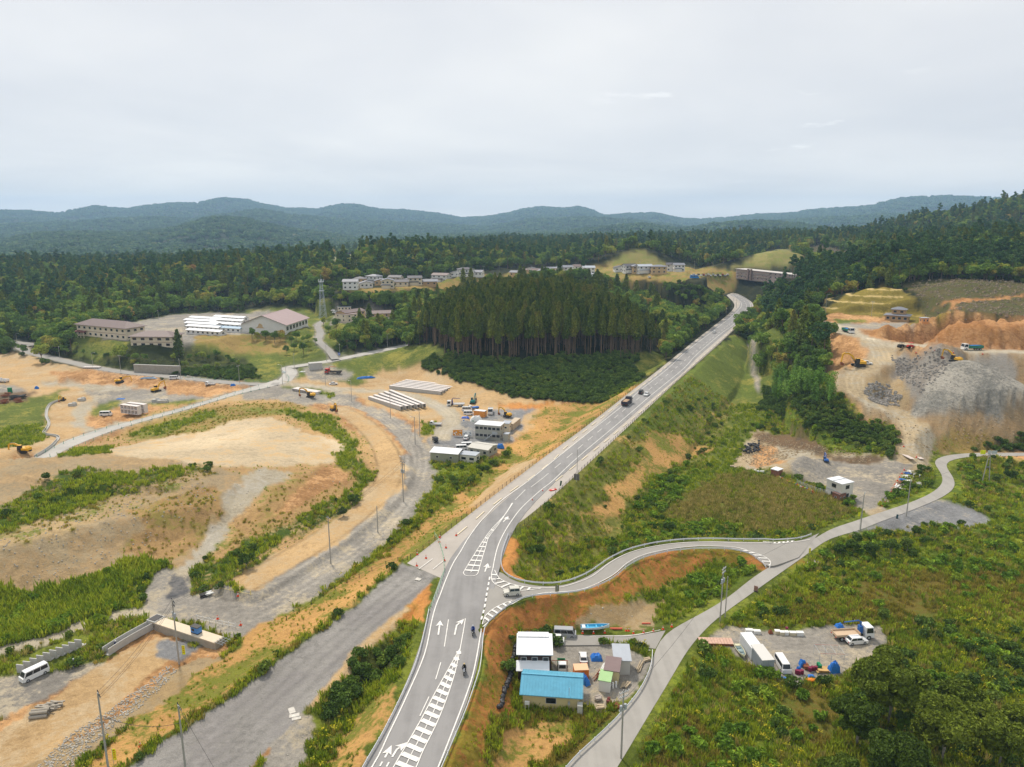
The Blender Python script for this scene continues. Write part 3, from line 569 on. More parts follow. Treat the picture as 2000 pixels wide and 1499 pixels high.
# ---------------------------------------------------------------- geometry helpers
class G:
    def __init__(s): s.v=[]; s.f=[]
    def add(s,v,f):
        o=len(s.v); s.v+= [tuple(map(float,p)) for p in v]; s.f+=[tuple(i+o for i in q) for q in f]; return s
    def box(s,c,d,rz=0,taper=1.,rx=0,ry=0):
        x,y,z=[k/2 for k in d]; P=[(-x,-y,-z),(x,-y,-z),(x,y,-z),(-x,y,-z),(-x*taper,-y*taper,z),(x*taper,-y*taper,z),(x*taper,y*taper,z),(-x*taper,y*taper,z)]
        M=Matrix.Translation(Vector(c))@Matrix.Rotation(rz,4,'Z')@Matrix.Rotation(ry,4,'Y')@Matrix.Rotation(rx,4,'X')
        return s.add([M@Vector(p) for p in P],[(0,3,2,1),(4,5,6,7),(0,1,5,4),(1,2,6,5),(2,3,7,6),(3,0,4,7)])
    def tube(s,p,r,n=6,cap=True,r2=None):
        p=[Vector(q) for q in p]; m=len(p); vs=[];fs=[]
        for i in range(m):
            t=(p[min(i+1,m-1)]-p[max(i-1,0)]).normalized(); u=t.cross(Vector((0,0,1)))
            if u.length<.05: u=t.cross(Vector((1,0,0)))
            u.normalize(); w_=t.cross(u); rr=r if r2 is None else r+(r2-r)*i/(m-1)
            for k in range(n):
                a=2*math.pi*k/n; vs.append(p[i]+u*math.cos(a)*rr+w_*math.sin(a)*rr)
        for i in range(m-1):
            for k in range(n): fs.append((i*n+k,i*n+(k+1)%n,(i+1)*n+(k+1)%n,(i+1)*n+k))
        if cap: fs+=[tuple(range(n))[::-1],tuple((m-1)*n+k for k in range(n))]
        return s.add(vs,fs)
    def prism(s,prof,y0,y1,top=1.):   # profile in x,z extruded along y
        n=len(prof); zs=[q[1] for q in prof]; z0,z1=min(zs),max(zs); vs=[]
        for y in (y0,y1):
            for x,z in prof: vs.append((x,y*(1+(top-1)*(z-z0)/(z1-z0+1e-9)),z))
        fs=[tuple(range(n)),tuple(range(2*n-1,n-1,-1))]
        for i in range(n): fs.append((i,i+n,(i+1)%n+n,(i+1)%n))
        return s.add(vs,fs)
    def prismx(s,prof,x0,x1):        # profile in y,z extruded along x
        n=len(prof); vs=[(x,y,z) for x in (x0,x1) for y,z in prof]
        fs=[tuple(range(n))[::-1],tuple(range(n,2*n))]
        for i in range(n): fs.append((i,(i+1)%n,(i+1)%n+n,i+n))
        return s.add(vs,fs)
    def lathe(s,c,prof,n=10):
        vs=[];fs=[];m=len(prof)
        for r,z in prof:
            for k in range(n): a=2*math.pi*k/n; vs.append((c[0]+r*math.cos(a),c[1]+r*math.sin(a),c[2]+z))
        for i in range(m-1):
            for k in range(n): fs.append((i*n+k,i*n+(k+1)%n,(i+1)*n+(k+1)%n,(i+1)*n+k))
        fs+=[tuple(range(n))[::-1],tuple((m-1)*n+k for k in range(n))]
        return s.add(vs,fs)
    def blob(s,c,d,seed=0,n=7,m=5,amp=.18):
        r_=random.Random(seed); vs=[(c[0],c[1],c[2]-d[2]/2)];fs=[]
        for i in range(1,m):
            th=math.pi*i/m
            for k in range(n):
                a=2*math.pi*k/n; q=1+r_.uniform(-amp,amp); vs.append((c[0]+math.sin(th)*math.cos(a)*d[0]/2*q,c[1]+math.sin(th)*math.sin(a)*d[1]/2*q,c[2]-math.cos(th)*d[2]/2*q))
        vs.append((c[0],c[1],c[2]+d[2]/2)); e=len(vs)-1
        for k in range(n): fs.append((0,1+(k+1)%n,1+k)); fs.append((e,e-n+k,e-n+(k+1)%n))
        for i in range(m-2):
            for k in range(n): a=1+i*n; fs.append((a+k,a+(k+1)%n,a+n+(k+1)%n,a+n+k))
        return s.add(vs,fs)
    def mesh(s,name,m=None,sm=False):
        me=bpy.data.meshes.new(name); me.from_pydata(s.v,[],s.f); me.update()
        if m: me.materials.append(m)
        if sm: me.polygons.foreach_set('use_smooth',np.ones(len(me.polygons),bool))
        return me
    def obj(s,name,m,parent=None,loc=None,sm=False,label=None):
        o=bpy.data.objects.new(name,s.mesh(name,m,sm)); C.objects.link(o)
        if parent: o.parent=parent
        if loc is not None: o.location=loc
        if label: o['label']=label
        return o
def tag(o,label,cat,group=None,kind=None):
    if label: o['label']=label
    if cat: o['category']=cat
    if group: o['group']=group
    if kind: o['kind']=kind
    return o
def thing(name,label,cat,loc=(0,0,0),rz=0,group=None):
    o=bpy.data.objects.new(name,None); C.objects.link(o); o.location=loc; o.rotation_euler=(0,0,rz); o.empty_display_size=.5
    return tag(o,label,cat,group)
def dup(root,loc,rz=None,label=None,group=None,scale=None):
    def cpy(o,par):
        c=o.copy(); C.objects.link(c)
        if par: c.parent=par
        for ch in list(o.children): cpy(ch,c)
        return c
    c=cpy(root,None); c.location=loc
    if rz is not None: c.rotation_euler=(0,0,rz)
    if scale is not None: c.scale=(scale,)*3 if not hasattr(scale,'__len__') else scale
    if label: c['label']=label
    if group: c['group']=group
    return c
def inst(name,me,parent,loc,rz=0,scale=None,rot=None):
    o=bpy.data.objects.new(name,me); C.objects.link(o); o.parent=parent; o.location=loc; o.rotation_euler=rot if rot else (0,0,rz)
    if scale: o.scale=scale
    return o
def heading(px0,py0,px1,py1,z=None):   # world heading of a photo direction on the ground
    a=gp(px0,py0) if z is None else pz(px0,py0,z); b=gp(px1,py1) if z is None else pz(px1,py1,z)
    return math.atan2(b[1]-a[1],b[0]-a[0])
# ---------------------------------------------------------------- road sheets
def sheet(name,s,m,dz=.06,ref=None):
    Lw,Rw=s; g=G(); n=len(Lw); cols=6 if ref else 3
    vs=[]
    for a,b in zip(Lw,Rw):
        for c in range(cols+1):
            t=c/cols; vs.append((a[0]+(b[0]-a[0])*t,a[1]+(b[1]-a[1])*t,a[2]+dz))
    fs=[(i*(cols+1)+c,i*(cols+1)+c+1,(i+1)*(cols+1)+c+1,(i+1)*(cols+1)+c) for i in range(n-1) for c in range(cols)]
    if ref:
        X=np.array(vs); X[:,2]=dline(X[:,0],X[:,1],ref)[1]+dz; vs=[tuple(v) for v in X]
    # side skirts so the sheet has thickness
    o=len(vs)
    for e in (0,cols):
        b0=len(vs)
        for i in range(n): q=vs[i*(cols+1)+e]; vs.append((q[0],q[1],q[2]-.25-dz))
        for i in range(n-1):
            f=(i*(cols+1)+e,(i+1)*(cols+1)+e,b0+i+1,b0+i); fs.append(f if e==0 else f[::-1])
    g.add(vs,fs); o_=g.obj(name,m); o_['kind']='structure'; return o_
def road_mat(name,rgb,tracks=0,scale=.5,var=.12,k=.80):
    m=bpy.data.materials.new(name); m.use_nodes=True; nt=m.node_tree; b=nt.nodes['Principled BSDF']; b.inputs['Roughness'].default_value=.85; b.inputs['Specular IOR Level'].default_value=.25
    c=[v*k for v in lin(rgb)]; g=nt.nodes.new('ShaderNodeNewGeometry')
    n=nt.nodes.new('ShaderNodeTexNoise'); n.inputs['Scale'].default_value=.13; n.inputs['Detail'].default_value=7; n.inputs['Roughness'].default_value=.7; nt.links.new(g.outputs['Position'],n.inputs[0])
    mp=nt.nodes.new('ShaderNodeMapping'); mp.inputs['Rotation'].default_value=(0,0,R(-20 if tracks!=2 else 30)); mp.inputs['Scale'].default_value=(1.1,.05,1); nt.links.new(g.outputs['Position'],mp.inputs[0])
    n2=nt.nodes.new('ShaderNodeTexNoise'); n2.inputs['Scale'].default_value=scale; n2.inputs['Detail'].default_value=4; nt.links.new(mp.outputs[0],n2.inputs[0])
    ad=nt.nodes.new('ShaderNodeMath'); ad.operation='MULTIPLY_ADD'; nt.links.new(n2.outputs[0],ad.inputs[0]); ad.inputs[1].default_value=.8 if tracks else .2; nt.links.new(n.outputs[0],ad.inputs[2])
    lo,hi=(.62,1.12) if tracks else (.45,.75)
    o=ramp(nt,ad.outputs[0],[(lo,[v*(1-var) for v in c]),(hi if hi<1 else .99,[v*(1+var) for v in c])]); nt.links.new(o,b.inputs['Base Color'])
    return m
M_ASPH=road_mat('worn_asphalt',(146,144,142),1,.55,.15); M_SHO=road_mat('pale_shoulder',(186,178,168),0,.5,.08); M_CONC=road_mat('pale_concrete_road',(186,182,174),0,.5,.12)
M_FARM=road_mat('farm_road_asphalt',(164,160,153),2,.6,.12); M_OLD=road_mat('old_gravel_road',(160,158,156),1,.3,.16); M_SIDE=road_mat('side_road_asphalt',(160,156,149),0,.5,.07)
sheet('shoulder_pavement',HWO,M_SHO,.03,HCEN); sheet('highway',HW,M_ASPH,.12,HCEN)
sheet('side_road',SR,M_SIDE,.075,SRCEN); sheet('farm_road',FR,M_FARM,.06); sheet('yard_lane',LANE,M_SIDE,.035)
sheet('site_road',CR,M_CONC,.03); sheet('upper_road',BR,M_CONC,.035); sheet('winding_road',WR,M_SIDE,.03); sheet('school_road',SCR,M_SIDE,.04)
# ---------------------------------------------------------------- painted markings
M_WHITE=mat('white_road_paint',(236,233,226),.6,noise=.16,scale=1.3,k=.82); M_CREAM=mat('cream_kerb_paint',(232,218,188),.7,noise=.1,scale=2)
def onroad(px,py): p=gp(px,py); return Vector(p)
HWP=[p[:2] for p in HW[0]]+[p[:2] for p in HW[1][::-1]]
SRP=[p[:2] for p in SR[0]]+[p[:2] for p in SR[1][::-1]]
def topz(x,y):      # height of the paved surface
    x=np.atleast_1d(np.asarray(x,float)); y=np.atleast_1d(np.asarray(y,float)); z=Hf(x,y); m=inpoly(x,y,HWP)
    if m.any(): z=np.where(m,np.maximum(z,dline(x,y,HCEN)[1]),z)
    m=inpoly(x,y,SRP)
    if m.any(): z=np.where(m,np.maximum(z,dline(x,y,SRCEN)[1]),z)
    return z
def ribbon(g,pts,w_,dz=.19,step=2.):
    p=[Vector(q) for q in pts]; q=[p[0]]
    for a,b in zip(p,p[1:]):
        n=max(1,int((b-a).length/step)); q+=[a.lerp(b,(i+1)/n) for i in range(n)]
    vs=[];fs=[]; zq=topz([v.x for v in q],[v.y for v in q])+dz
    for i,v in enumerate(q):
        t=q[min(i+1,len(q)-1)]-q[max(i-1,0)]; n=Vector((-t.y,t.x,0)).normalized()*w_/2
        z=float(zq[i])
        vs+=[(v.x+n.x,v.y+n.y,z),(v.x-n.x,v.y-n.y,z)]
    fs=[(2*i,2*i+1,2*i+3,2*i+2) for i in range(len(q)-1)]
    g.add(vs,fs)
def line_pts(s,k=4): return [Vector(tuple(q)) for q in smooth([gp(*p[:2]) for p in P3(s)],k)]
def dashes(g,pts,w_,on,off,dz=.19,start=0.,clip=None):
    L_=[0]
    for a,b in zip(pts,pts[1:]): L_.append(L_[-1]+(b-a).length)
    def at(s):
        for i in range(len(pts)-1):
            if L_[i+1]>=s: return pts[i].lerp(pts[i+1],(s-L_[i])/max(L_[i+1]-L_[i],1e-6))
        return pts[-1]
    s=start; segs=[]
    while s+on<L_[-1]: segs.append((at(s),at(s+on/2),at(s+on))); s+=on+off
    for q in segs:
        if g is not None: ribbon(g,q,w_,dz)
    return segs
g=G()
HL='640,1625 728,1498 760,1434 796,1358 829,1280 843,1216 851,1186 860,1163 870,1136 885,1102 900,1078 915,1052 937,1022 954,1004 967,990 990,971 1033,940 1080,902 1117,872 1212,797 1251,763 1302,723 1340,688 1388,651 1422,625 1442,607 1448,598 1446,590 1430,577'
HR='857,1498 884,1430 907,1370 923,1322 932,1280 937,1250 940,1230'
HR2='963,1112 966,1094 972,1070 983,1045 999,1019 1020,992 1056,959 1080,940 1129,894 1203,832 1273,772 1335,721 1361,693 1410,651 1430,637 1449,618 1463,604 1466,597 1460,588 1436,576'
ribbon(g,line_pts(HL),.22,.19,3); ribbon(g,line_pts('800,1630 '+HR),.22,.19); ribbon(g,line_pts(HR2),.22,.19,3)
dashes(g,line_pts('1058,937 1082,917 1126,880 1181,834 1226,796 1300,736 1370,678 1420,638 1452,610 1458,598 1453,589 1436,577'),.18,5,5)
ribbon(g,line_pts('1058,937 1037,953'),.18); ribbon(g,line_pts('1026,958 1006,978'),.18); 
dashes(g,line_pts('940,1212 946,1190 951,1160 957,1128'),.35,1.3,1.0)
def hatch(left,right,mid,n,w_=.55,skip=0,lean=0.):
    l=line_pts(left); r=line_pts(right)
    for q in (l,r): ribbon(g,q,.17)
    if mid: m_=[(a+b)/2 for a,b in zip(rs(l,40),rs(r,40))]; ribbon(g,m_,.15)
    la=rs(l,n*6); ra=rs(r,n*6)
    for i in range(skip,n):
        k=i*6+3; k2=min(len(ra)-1,max(0,int(k+lean*6))); a,b=la[k],ra[k2]
        if (a-b).length<.8: continue
        ribbon(g,[a.lerp(b,.04),a.lerp(b,.96)],w_,.195,1.)
def rs(p,n):
    L_=[0]
    for a,b in zip(p,p[1:]): L_.append(L_[-1]+(b-a).length)
    o=[];j=0
    for i in range(n+1):
        s=L_[-1]*i/n
        while j<len(p)-2 and L_[j+1]<s: j+=1
        o.append(p[j].lerp(p[j+1],min(1,(s-L_[j])/max(L_[j+1]-L_[j],1e-6))))
    return o
hatch('760,1519 770,1498 820,1412 851,1353 883,1296 899,1268','800,1525 814,1498 827,1467 850,1421 866,1383 880,1344 890,1310 899,1268',1,17,.85,0,-.45)
hatch('905,1120 920,1095 940,1063 960,1035 985,1008 1000,984','934,1120 941,1095 948,1072 955,1050 972,1028 1002,984',1,17,.6,0,-.15)
ribbon(g,line_pts('905,1120 908,1125 918,1127 930,1125 934,1120',2),.17)
ribbon(g,line_pts('899,1268 905,1235 909,1210'),.17)
ribbon(g,line_pts('876,1212 868,1265'),.17);ribbon(g,line_pts('861,1296 851,1329'),.17);ribbon(g,line_pts('838,1363 820,1401'),.17)
hatch('963,1112 960,1125 962,1138 975,1147 990,1153 1020,1155 1056,1151','966,1117 974,1130 990,1139 1010,1145 1035,1149 1056,1150',0,9,.5,1)
hatch('942,1221 948,1205 965,1190 985,1180 1000,1175','943,1226 952,1218 968,1203 985,1190 1005,1179',0,7,.5,1)
ribbon(g,line_pts('1056,1150 1091,1149 1125,1140 1158,1126 1192,1100 1229,1081 1274,1069 1327,1062 1387,1060 1450,1062 1513,1063 1560,1059 1582,1055'),.15)
ribbon(g,line_pts('1005,1179 1025,1169 1060,1160 1089,1158 1125,1155 1158,1145 1198,1124 1225,1101 1257,1085 1306,1074 1362,1068 1425,1069 1458,1075'),.15)
hatch('1425,1074 1455,1080 1480,1091 1497,1110','1440,1071 1470,1080 1492,1088 1504,1100 1503,1111',0,7,.5,1)
hatch('1490,1060 1520,1063 1550,1060','1490,1059 1520,1060 1552,1057',0,7,.5,1)
ribbon(g,line_pts('1100,1260 1200,1260 1240,1263 1270,1272'),.15); ribbon(g,line_pts('1100,1242 1200,1244 1245,1241 1290,1232'),.15)
ribbon(g,line_pts('818,1113 845,1093'),.16); ribbon(g,line_pts('846,1113 866,1097'),.16)
def arrow(px,py,qx,qy,turn=0,two=0,w_=.3):
    a,b=onroad(px,py),onroad(qx,qy); t=(b-a).normalized(); n=Vector((-t.y,t.x,0)); L_=(b-a).length
    ribbon(g,[a,a+t*L_*.66],w_)
    def head(tip,dirv):
        s=Vector((-dirv.y,dirv.x,0)); v=[tip,tip-dirv*1.9+s*.75,tip-dirv*1.5,tip-dirv*1.9-s*.75]
        g.add([(q.x,q.y,float(topz(q.x,q.y)[0])+.2) for q in v],[(0,1,2,3)])
    if not turn: head(b,t); 
    else:
        e=a+t*L_*.66; d2=(t-n*turn*.55).normalized(); ribbon(g,[e,e+d2*L_*.2],w_); head(e+d2*L_*.2+d2*1.6,d2)
    if two: ribbon(g,[a+t*L_*.4,a+t*L_*.6-n*1.0],w_)
arrow(856,1242,860,1214); arrow(888,1242,894,1214,1); arrow(752,1482,765,1458); arrow(766,1481,780,1458,1)
arrow(983,1021,993,1010,0,1); arrow(947,1119,953,1102,0,1)
for a,b in [((747,1490),(742,1499)),((760,1491),(755,1500)),((740,1503),(735,1512))]: ribbon(g,[onroad(*a),onroad(*b)],.25)
mk=g.obj('road_markings',M_WHITE); mk['kind']='structure'
# worn marks on the old road
g=G()
for a,b,w_ in [((568,1383),(572,1394),1.0),((565,1400),(585,1396),.9),((570,1406),(588,1402),.7),((813,1130),(823,1132),1.6),((660,1380),(668,1374),.2)]: ribbon(g,[onroad(*a),onroad(*b)],w_,.07,1)
o=g.obj('worn_road_markings',mat('worn_paint',(205,200,190),.9,noise=.25,scale=1.5)); o['kind']='structure'
# low cream kerb blocks along the shoulders
km=G().box((0,0,.09),(4.9,.28,.18),taper=.96).mesh('kerb_block',M_CREAM)
def kerbs(s,on,off,label):
    rt=thing('kerb',None,None); rt['kind']='structure'
    segs=dashes(None,line_pts(s),.2,on,off)
    for a,m_,b in segs:
        t=b-a; z=float(Hf(m_.x,m_.y))+.05; o=inst('kerb_block',km,rt,(m_.x,m_.y,z),0,(on/5,1,1),(0,-math.asin(max(-.2,min(.2,(b.z-a.z)/t.length))),math.atan2(t.y,t.x)))
kerbs('893,1046 900,1040 927,1018 947,1000 1006,955 1034,937 1080,900 1117,864 1224,778 1285,731 1335,688 1395,638 1424,614 1440,597 1437,588',5.2,4.8,'left')
kerbs('1085,941 1130,905 1203,846 1273,786 1340,727 1380,690 1420,655 1452,625 1471,599',5.2,4.8,'right')
# ---------------------------------------------------------------- vegetation prototypes
def leaf_mat(name,stops,trans=.18,k=1.22):
    m=bpy.data.materials.new(name); m.use_nodes=True; nt=m.node_tree; b=nt.nodes['Principled BSDF']; b.inputs['Roughness'].default_value=.75; b.inputs['Specular IOR Level'].default_value=.15
    oi=nt.nodes.new('ShaderNodeObjectInfo'); g=nt.nodes.new('ShaderNodeNewGeometry')
    n=nt.nodes.new('ShaderNodeTexNoise'); n.inputs['Scale'].default_value=.05; n.inputs['Detail'].default_value=4; n.inputs['Roughness'].default_value=.6; nt.links.new(g.outputs['Position'],n.inputs[0])
    ri=nt.nodes.new('ShaderNodeMath'); ri.operation='MULTIPLY_ADD'; nt.links.new(oi.outputs['Random'],ri.inputs[0]); ri.inputs[1].default_value=.62
    sc=nt.nodes.new('ShaderNodeMath'); sc.operation='MULTIPLY_ADD'; nt.links.new(n.outputs[0],sc.inputs[0]); sc.inputs[1].default_value=.9; sc.inputs[2].default_value=-.28
    nt.links.new(sc.outputs[0],ri.inputs[2])
    o=ramp(nt,ri.outputs[0],[(p,[v*k for v in lin(c)]) for p,c in stops])
    pi=nt.nodes.new('ShaderNodeMath'); pi.operation='MULTIPLY_ADD'; nt.links.new(g.outputs['Random Per Island'],pi.inputs[0]); pi.inputs[1].default_value=.8; pi.inputs[2].default_value=.6
    vm=nt.nodes.new('ShaderNodeVectorMath'); vm.operation='SCALE'; nt.links.new(o,vm.inputs[0]); nt.links.new(pi.outputs[0],vm.inputs['Scale'])
    nt.links.new(vm.outputs[0],b.inputs['Base Color'])
    if trans:
        t=nt.nodes.new('ShaderNodeBsdfTranslucent'); ms=nt.nodes.new('ShaderNodeMixShader'); ms.inputs[0].default_value=trans
        nt.links.new(vm.outputs[0],t.inputs[0]); nt.links.new(b.outputs[0],ms.inputs[1]); nt.links.new(t.outputs[0],ms.inputs[2]); nt.links.new(ms.outputs[0],nt.nodes['Material Output'].inputs[0])
    return m
ML_CEDAR=leaf_mat('cedar_needles',[(.0,(60,76,32)),(.35,(82,98,36)),(.7,(108,114,44)),(.95,(124,114,56))],k=1.42)
ML_BROAD=leaf_mat('broad_leaves',[(.0,(64,86,40)),(.3,(86,110,46)),(.55,(108,130,52)),(.75,(134,140,56)),(.9,(156,128,70)),(1,(140,98,60))],k=1.5)
ML_PINE=leaf_mat('pine_needles',[(.0,(50,76,48)),(.4,(68,98,56)),(.8,(90,116,64)),(1,(112,122,72))])
ML_FAR=leaf_mat('distant_canopy',[(.0,(34,56,36)),(.4,(48,74,42)),(.7,(66,90,46)),(.9,(90,98,56)),(1,(100,88,56))],0)
ML_WEED=leaf_mat('weed_leaves',[(.0,(84,104,30)),(.35,(116,134,36)),(.6,(146,156,44)),(.8,(160,164,52)),(1,(136,136,56))],k=1.3)
ML_BROWN=leaf_mat('dry_weed_leaves',[(.0,(106,112,42)),(.4,(134,128,50)),(.7,(156,138,66)),(1,(122,126,46))])
ML_REED=leaf_mat('reed_blades',[(.0,(118,126,52)),(.4,(152,146,76)),(.7,(182,166,104)),(1,(134,134,60))])
ML_LUSH=leaf_mat('lush_leaves',[(.0,(72,100,30)),(.4,(96,124,36)),(.7,(120,142,42)),(1,(136,144,50))],k=1.3)
ML_YEL=leaf_mat('goldenrod_flowers',[(.0,(150,146,34)),(.5,(178,166,44)),(1,(130,132,40))])
ML_BUSH=leaf_mat('bush_leaves',[(.0,(52,70,30)),(.4,(68,88,34)),(.7,(84,104,40)),(.93,(104,112,46)),(1,(120,106,56))],k=1.5)
ML_BIG=leaf_mat('walnut_leaves',[(.0,(66,84,28)),(.4,(84,104,34)),(.8,(112,124,40)),(1,(134,124,46))],k=1.02)
ML_BAMB=leaf_mat('bamboo_leaves',[(.0,(78,110,46)),(.5,(104,138,56)),(1,(134,158,70))])
M_BARK=mat('bark',(112,96,80),.9,noise=.3,scale=2); M_BARKC=mat('cedar_bark',(132,110,90),.9,noise=.25,scale=1.5); M_BARKG=mat('grey_bark',(150,144,130),.9,noise=.2,scale=2)
def leaves(cen,nor,size,seed,asp=1.5,tri=False,jit=.7):
    r_=np.random.default_rng(seed); n=len(cen)
    nr=nor+r_.normal(0,jit,(n,3)); nr/=np.linalg.norm(nr,axis=1)[:,None]+1e-9
    t=r_.normal(0,1,(n,3)); t-=nr*(t*nr).sum(1)[:,None]; t/=np.linalg.norm(t,axis=1)[:,None]+1e-9; b=np.cross(nr,t)
    s=size*(r_.uniform(.6,1.35,n))[:,None] if np.ndim(size)==0 else size[:,None]*(r_.uniform(.7,1.3,n))[:,None]
    t=t*s*asp*.5; b=b*s*.5; bend=nr*s*.18
    if tri: V=np.stack([cen-t,cen+t*.6-b,cen+t*.6+b],1)
    else: V=np.stack([cen-t-bend,cen-b*1.0+bend*.6,cen+t-bend,cen+b*1.0+bend*.6],1)
    k=V.shape[1]; V=V.reshape(-1,3); F=np.arange(len(V)).reshape(-1,k); return V,F
def cardmesh(name,parts,m):
    V=np.concatenate([p[0] for p in parts]); o=0; F=[]
    for v,f in parts: F+= (f+o).tolist(); o+=len(v)
    me=bpy.data.meshes.new(name); me.from_pydata(V.tolist(),[],F); me.update(); me.materials.append(m); return me
def lobes(n,R_,zc,hz,seed,r0=.36,r1=.55):
    r_=np.random.default_rng(seed); out_=[]
    for i in range(n):
        a=2*math.pi*(i/n*2.4+r_.uniform(0,.4)); q=r_.uniform(.15,.68)*R_; z=zc+r_.uniform(-.7,.85)*hz*(1-q/R_*.4)
        out_.append((q*math.cos(a),q*math.sin(a),z,R_*r_.uniform(r0,r1)))
    return out_
def shell(lb,n,seed,flat=.75,inner=.55,up=.25):
    r_=np.random.default_rng(seed); lb=np.array(lb); w_=lb[:,3]**2; k=r_.choice(len(lb),n,p=w_/w_.sum())
    d_=r_.normal(0,1,(n,3)); d_[:,2]+=up; d_/=np.linalg.norm(d_,axis=1)[:,None]
    rr=r_.uniform(inner,1.06,n)**.6; c=lb[k,:3]+d_*np.stack([lb[k,3],lb[k,3],lb[k,3]*flat],1)*rr[:,None]
    keep=np.ones(n,bool)
    for i in range(len(lb)):     # drop leaves buried in other lobes
        q=(c-lb[i,:3])/np.array([lb[i,3],lb[i,3],lb[i,3]*flat]); keep&=~(((q**2).sum(1)<.33)&(k!=i))
    return c[keep],d_[keep]
def broad(seed,Rr,h,nl,n,ls,m,name='crown'):
    lb=lobes(nl,Rr,h*.62,h*.27,seed); c,d_=shell(lb,n,seed+1); me=cardmesh(name,[leaves(c,d_,ls,seed+2)],m)
    g=G(); r_=random.Random(seed); g.tube([(0,0,-.5),(r_.uniform(-.2,.2),r_.uniform(-.2,.2),h*.3),(r_.uniform(-.4,.4),r_.uniform(-.4,.4),h*.72)],h*.022,6,r2=h*.008)
    for q in lb[:5]: g.tube([(0,0,h*.28),(q[0]*.5,q[1]*.5,h*.42),(q[0],q[1],q[2])],h*.011,4,r2=h*.004)
    return me,g.mesh('trunk',M_BARK)
def cedar(seed,h,n,ls,bare=.5,r0=1.9,m=None):
    r_=np.random.default_rng(seed); t=r_.uniform(0,1,n)**.8; z=h*(bare+(1-bare)*t); prof=r0*(1-t)**.62*(.5+.6*np.minimum(1,t*4+.2))+.2
    # ragged whorls
    a=r_.uniform(0,2*math.pi,n); wob=1+.35*np.sin(a*3+z*1.3+seed)*.6; rr=prof*wob*r_.uniform(.45,1.05,n)
    c=np.stack([rr*np.cos(a),rr*np.sin(a),z-rr*.25],1); nr=np.stack([np.cos(a),np.sin(a),np.full(n,.55)],1)
    me=cardmesh('crown',[leaves(c,nr,ls,seed+1,1.9)],m or ML_CEDAR)
    g=G(); g.tube([(0,0,-.6),(0,0,h*.5),(0,0,h*.97)],.17,6,r2=.03)
    for i in range(4):
        zz_=h*(.28+.07*i); aa=r_.uniform(0,6.28); g.tube([(0,0,zz_),(math.cos(aa)*.9,math.sin(aa)*.9,zz_+.1)],.03,3,r2=.01)
    return me,g.mesh('trunk',M_BARKC)
def pine(seed,h,n,ls):
    r_=np.random.default_rng(seed); lb=[]
    for i in range(7):
        a=r_.uniform(0,6.28); q=r_.uniform(.2,1.9); lb.append((q*math.cos(a),q*math.sin(a),h*(.66+.33*i/6),r_.uniform(1.1,1.9)*(1.15-i*.08)))
    c,d_=shell(lb,n,seed+1,flat=.45); me=cardmesh('crown',[leaves(c,d_,ls,seed+2)],ML_PINE)
    g=G(); g.tube([(0,0,-.6),(r_.uniform(-.3,.3),.1,h*.45),(r_.uniform(-.5,.5),0,h*.93)],.2,6,r2=.05)
    for q in lb: g.tube([(0,0,q[2]-.8),(q[0],q[1],q[2])],.06,4,r2=.02)
    return me,g.mesh('trunk',M_BARKC)
def bamboo(seed,h,n):
    r_=np.random.default_rng(seed); parts=[]; g=G()
    for i in range(9):
        a=r_.uniform(0,6.28); q=r_.uniform(.2,1.8); bx,by=q*math.cos(a),q*math.sin(a); hh=h*r_.uniform(.75,1.05); ox,oy=bx*1.7,by*1.7
        g.tube([(bx,by,-.3),(bx*1.15,by*1.15,hh*.6),(ox,oy,hh)],.05,4,r2=.015)
        k=n//9; t=r_.uniform(.3,1,k); c=np.stack([bx+(ox-bx)*t**2,by+(oy-by)*t**2,hh*t],1)+r_.normal(0,.45,(k,3))*np.array([1,1,.7]); d_=c*np.array([1,1,0])+np.array([0,0,1.]); parts.append(leaves(c,d_,.42,seed+i,2.0))
    return cardmesh('crown',parts,ML_BAMB),g.mesh('trunk',mat('bamboo_culm',(120,130,70),.6))
def tuft(seed,h,rad,n,wd,m,name):
    r_=np.random.default_rng(seed); a=r_.uniform(0,6.28,n); q=r_.uniform(0,rad,n); bx,by=q*np.cos(a),q*np.sin(a); hh=h*r_.uniform(.5,1.15,n); ln=r_.uniform(.1,.45,n)*hh; a2=a+r_.normal(0,.7,n)
    tx,ty=bx+ln*np.cos(a2),by+ln*np.sin(a2); wx_,wy_=-np.sin(a2)*wd,np.cos(a2)*wd
    V=np.stack([np.stack([bx-wx_*.4,by-wy_*.4,0*hh-.1],1),np.stack([bx+wx_*.4,by+wy_*.4,0*hh-.1],1),np.stack([(bx+tx)/2+wx_*.6,(by+ty)/2+wy_*.6,hh*.65],1),np.stack([tx,ty,hh],1),np.stack([(bx+tx)/2-wx_*.6,(by+ty)/2-wy_*.6,hh*.65],1)],1)
    return V.reshape(-1,3),np.arange(n*5).reshape(-1,5)
def tree_proto(name,label,cat,cm,tm,loc,group=None):
    t=thing(name,label,cat,loc,0,group); inst('trunk',tm,t,(0,0,0)); inst('crown',cm,t,(0,0,0)); return t
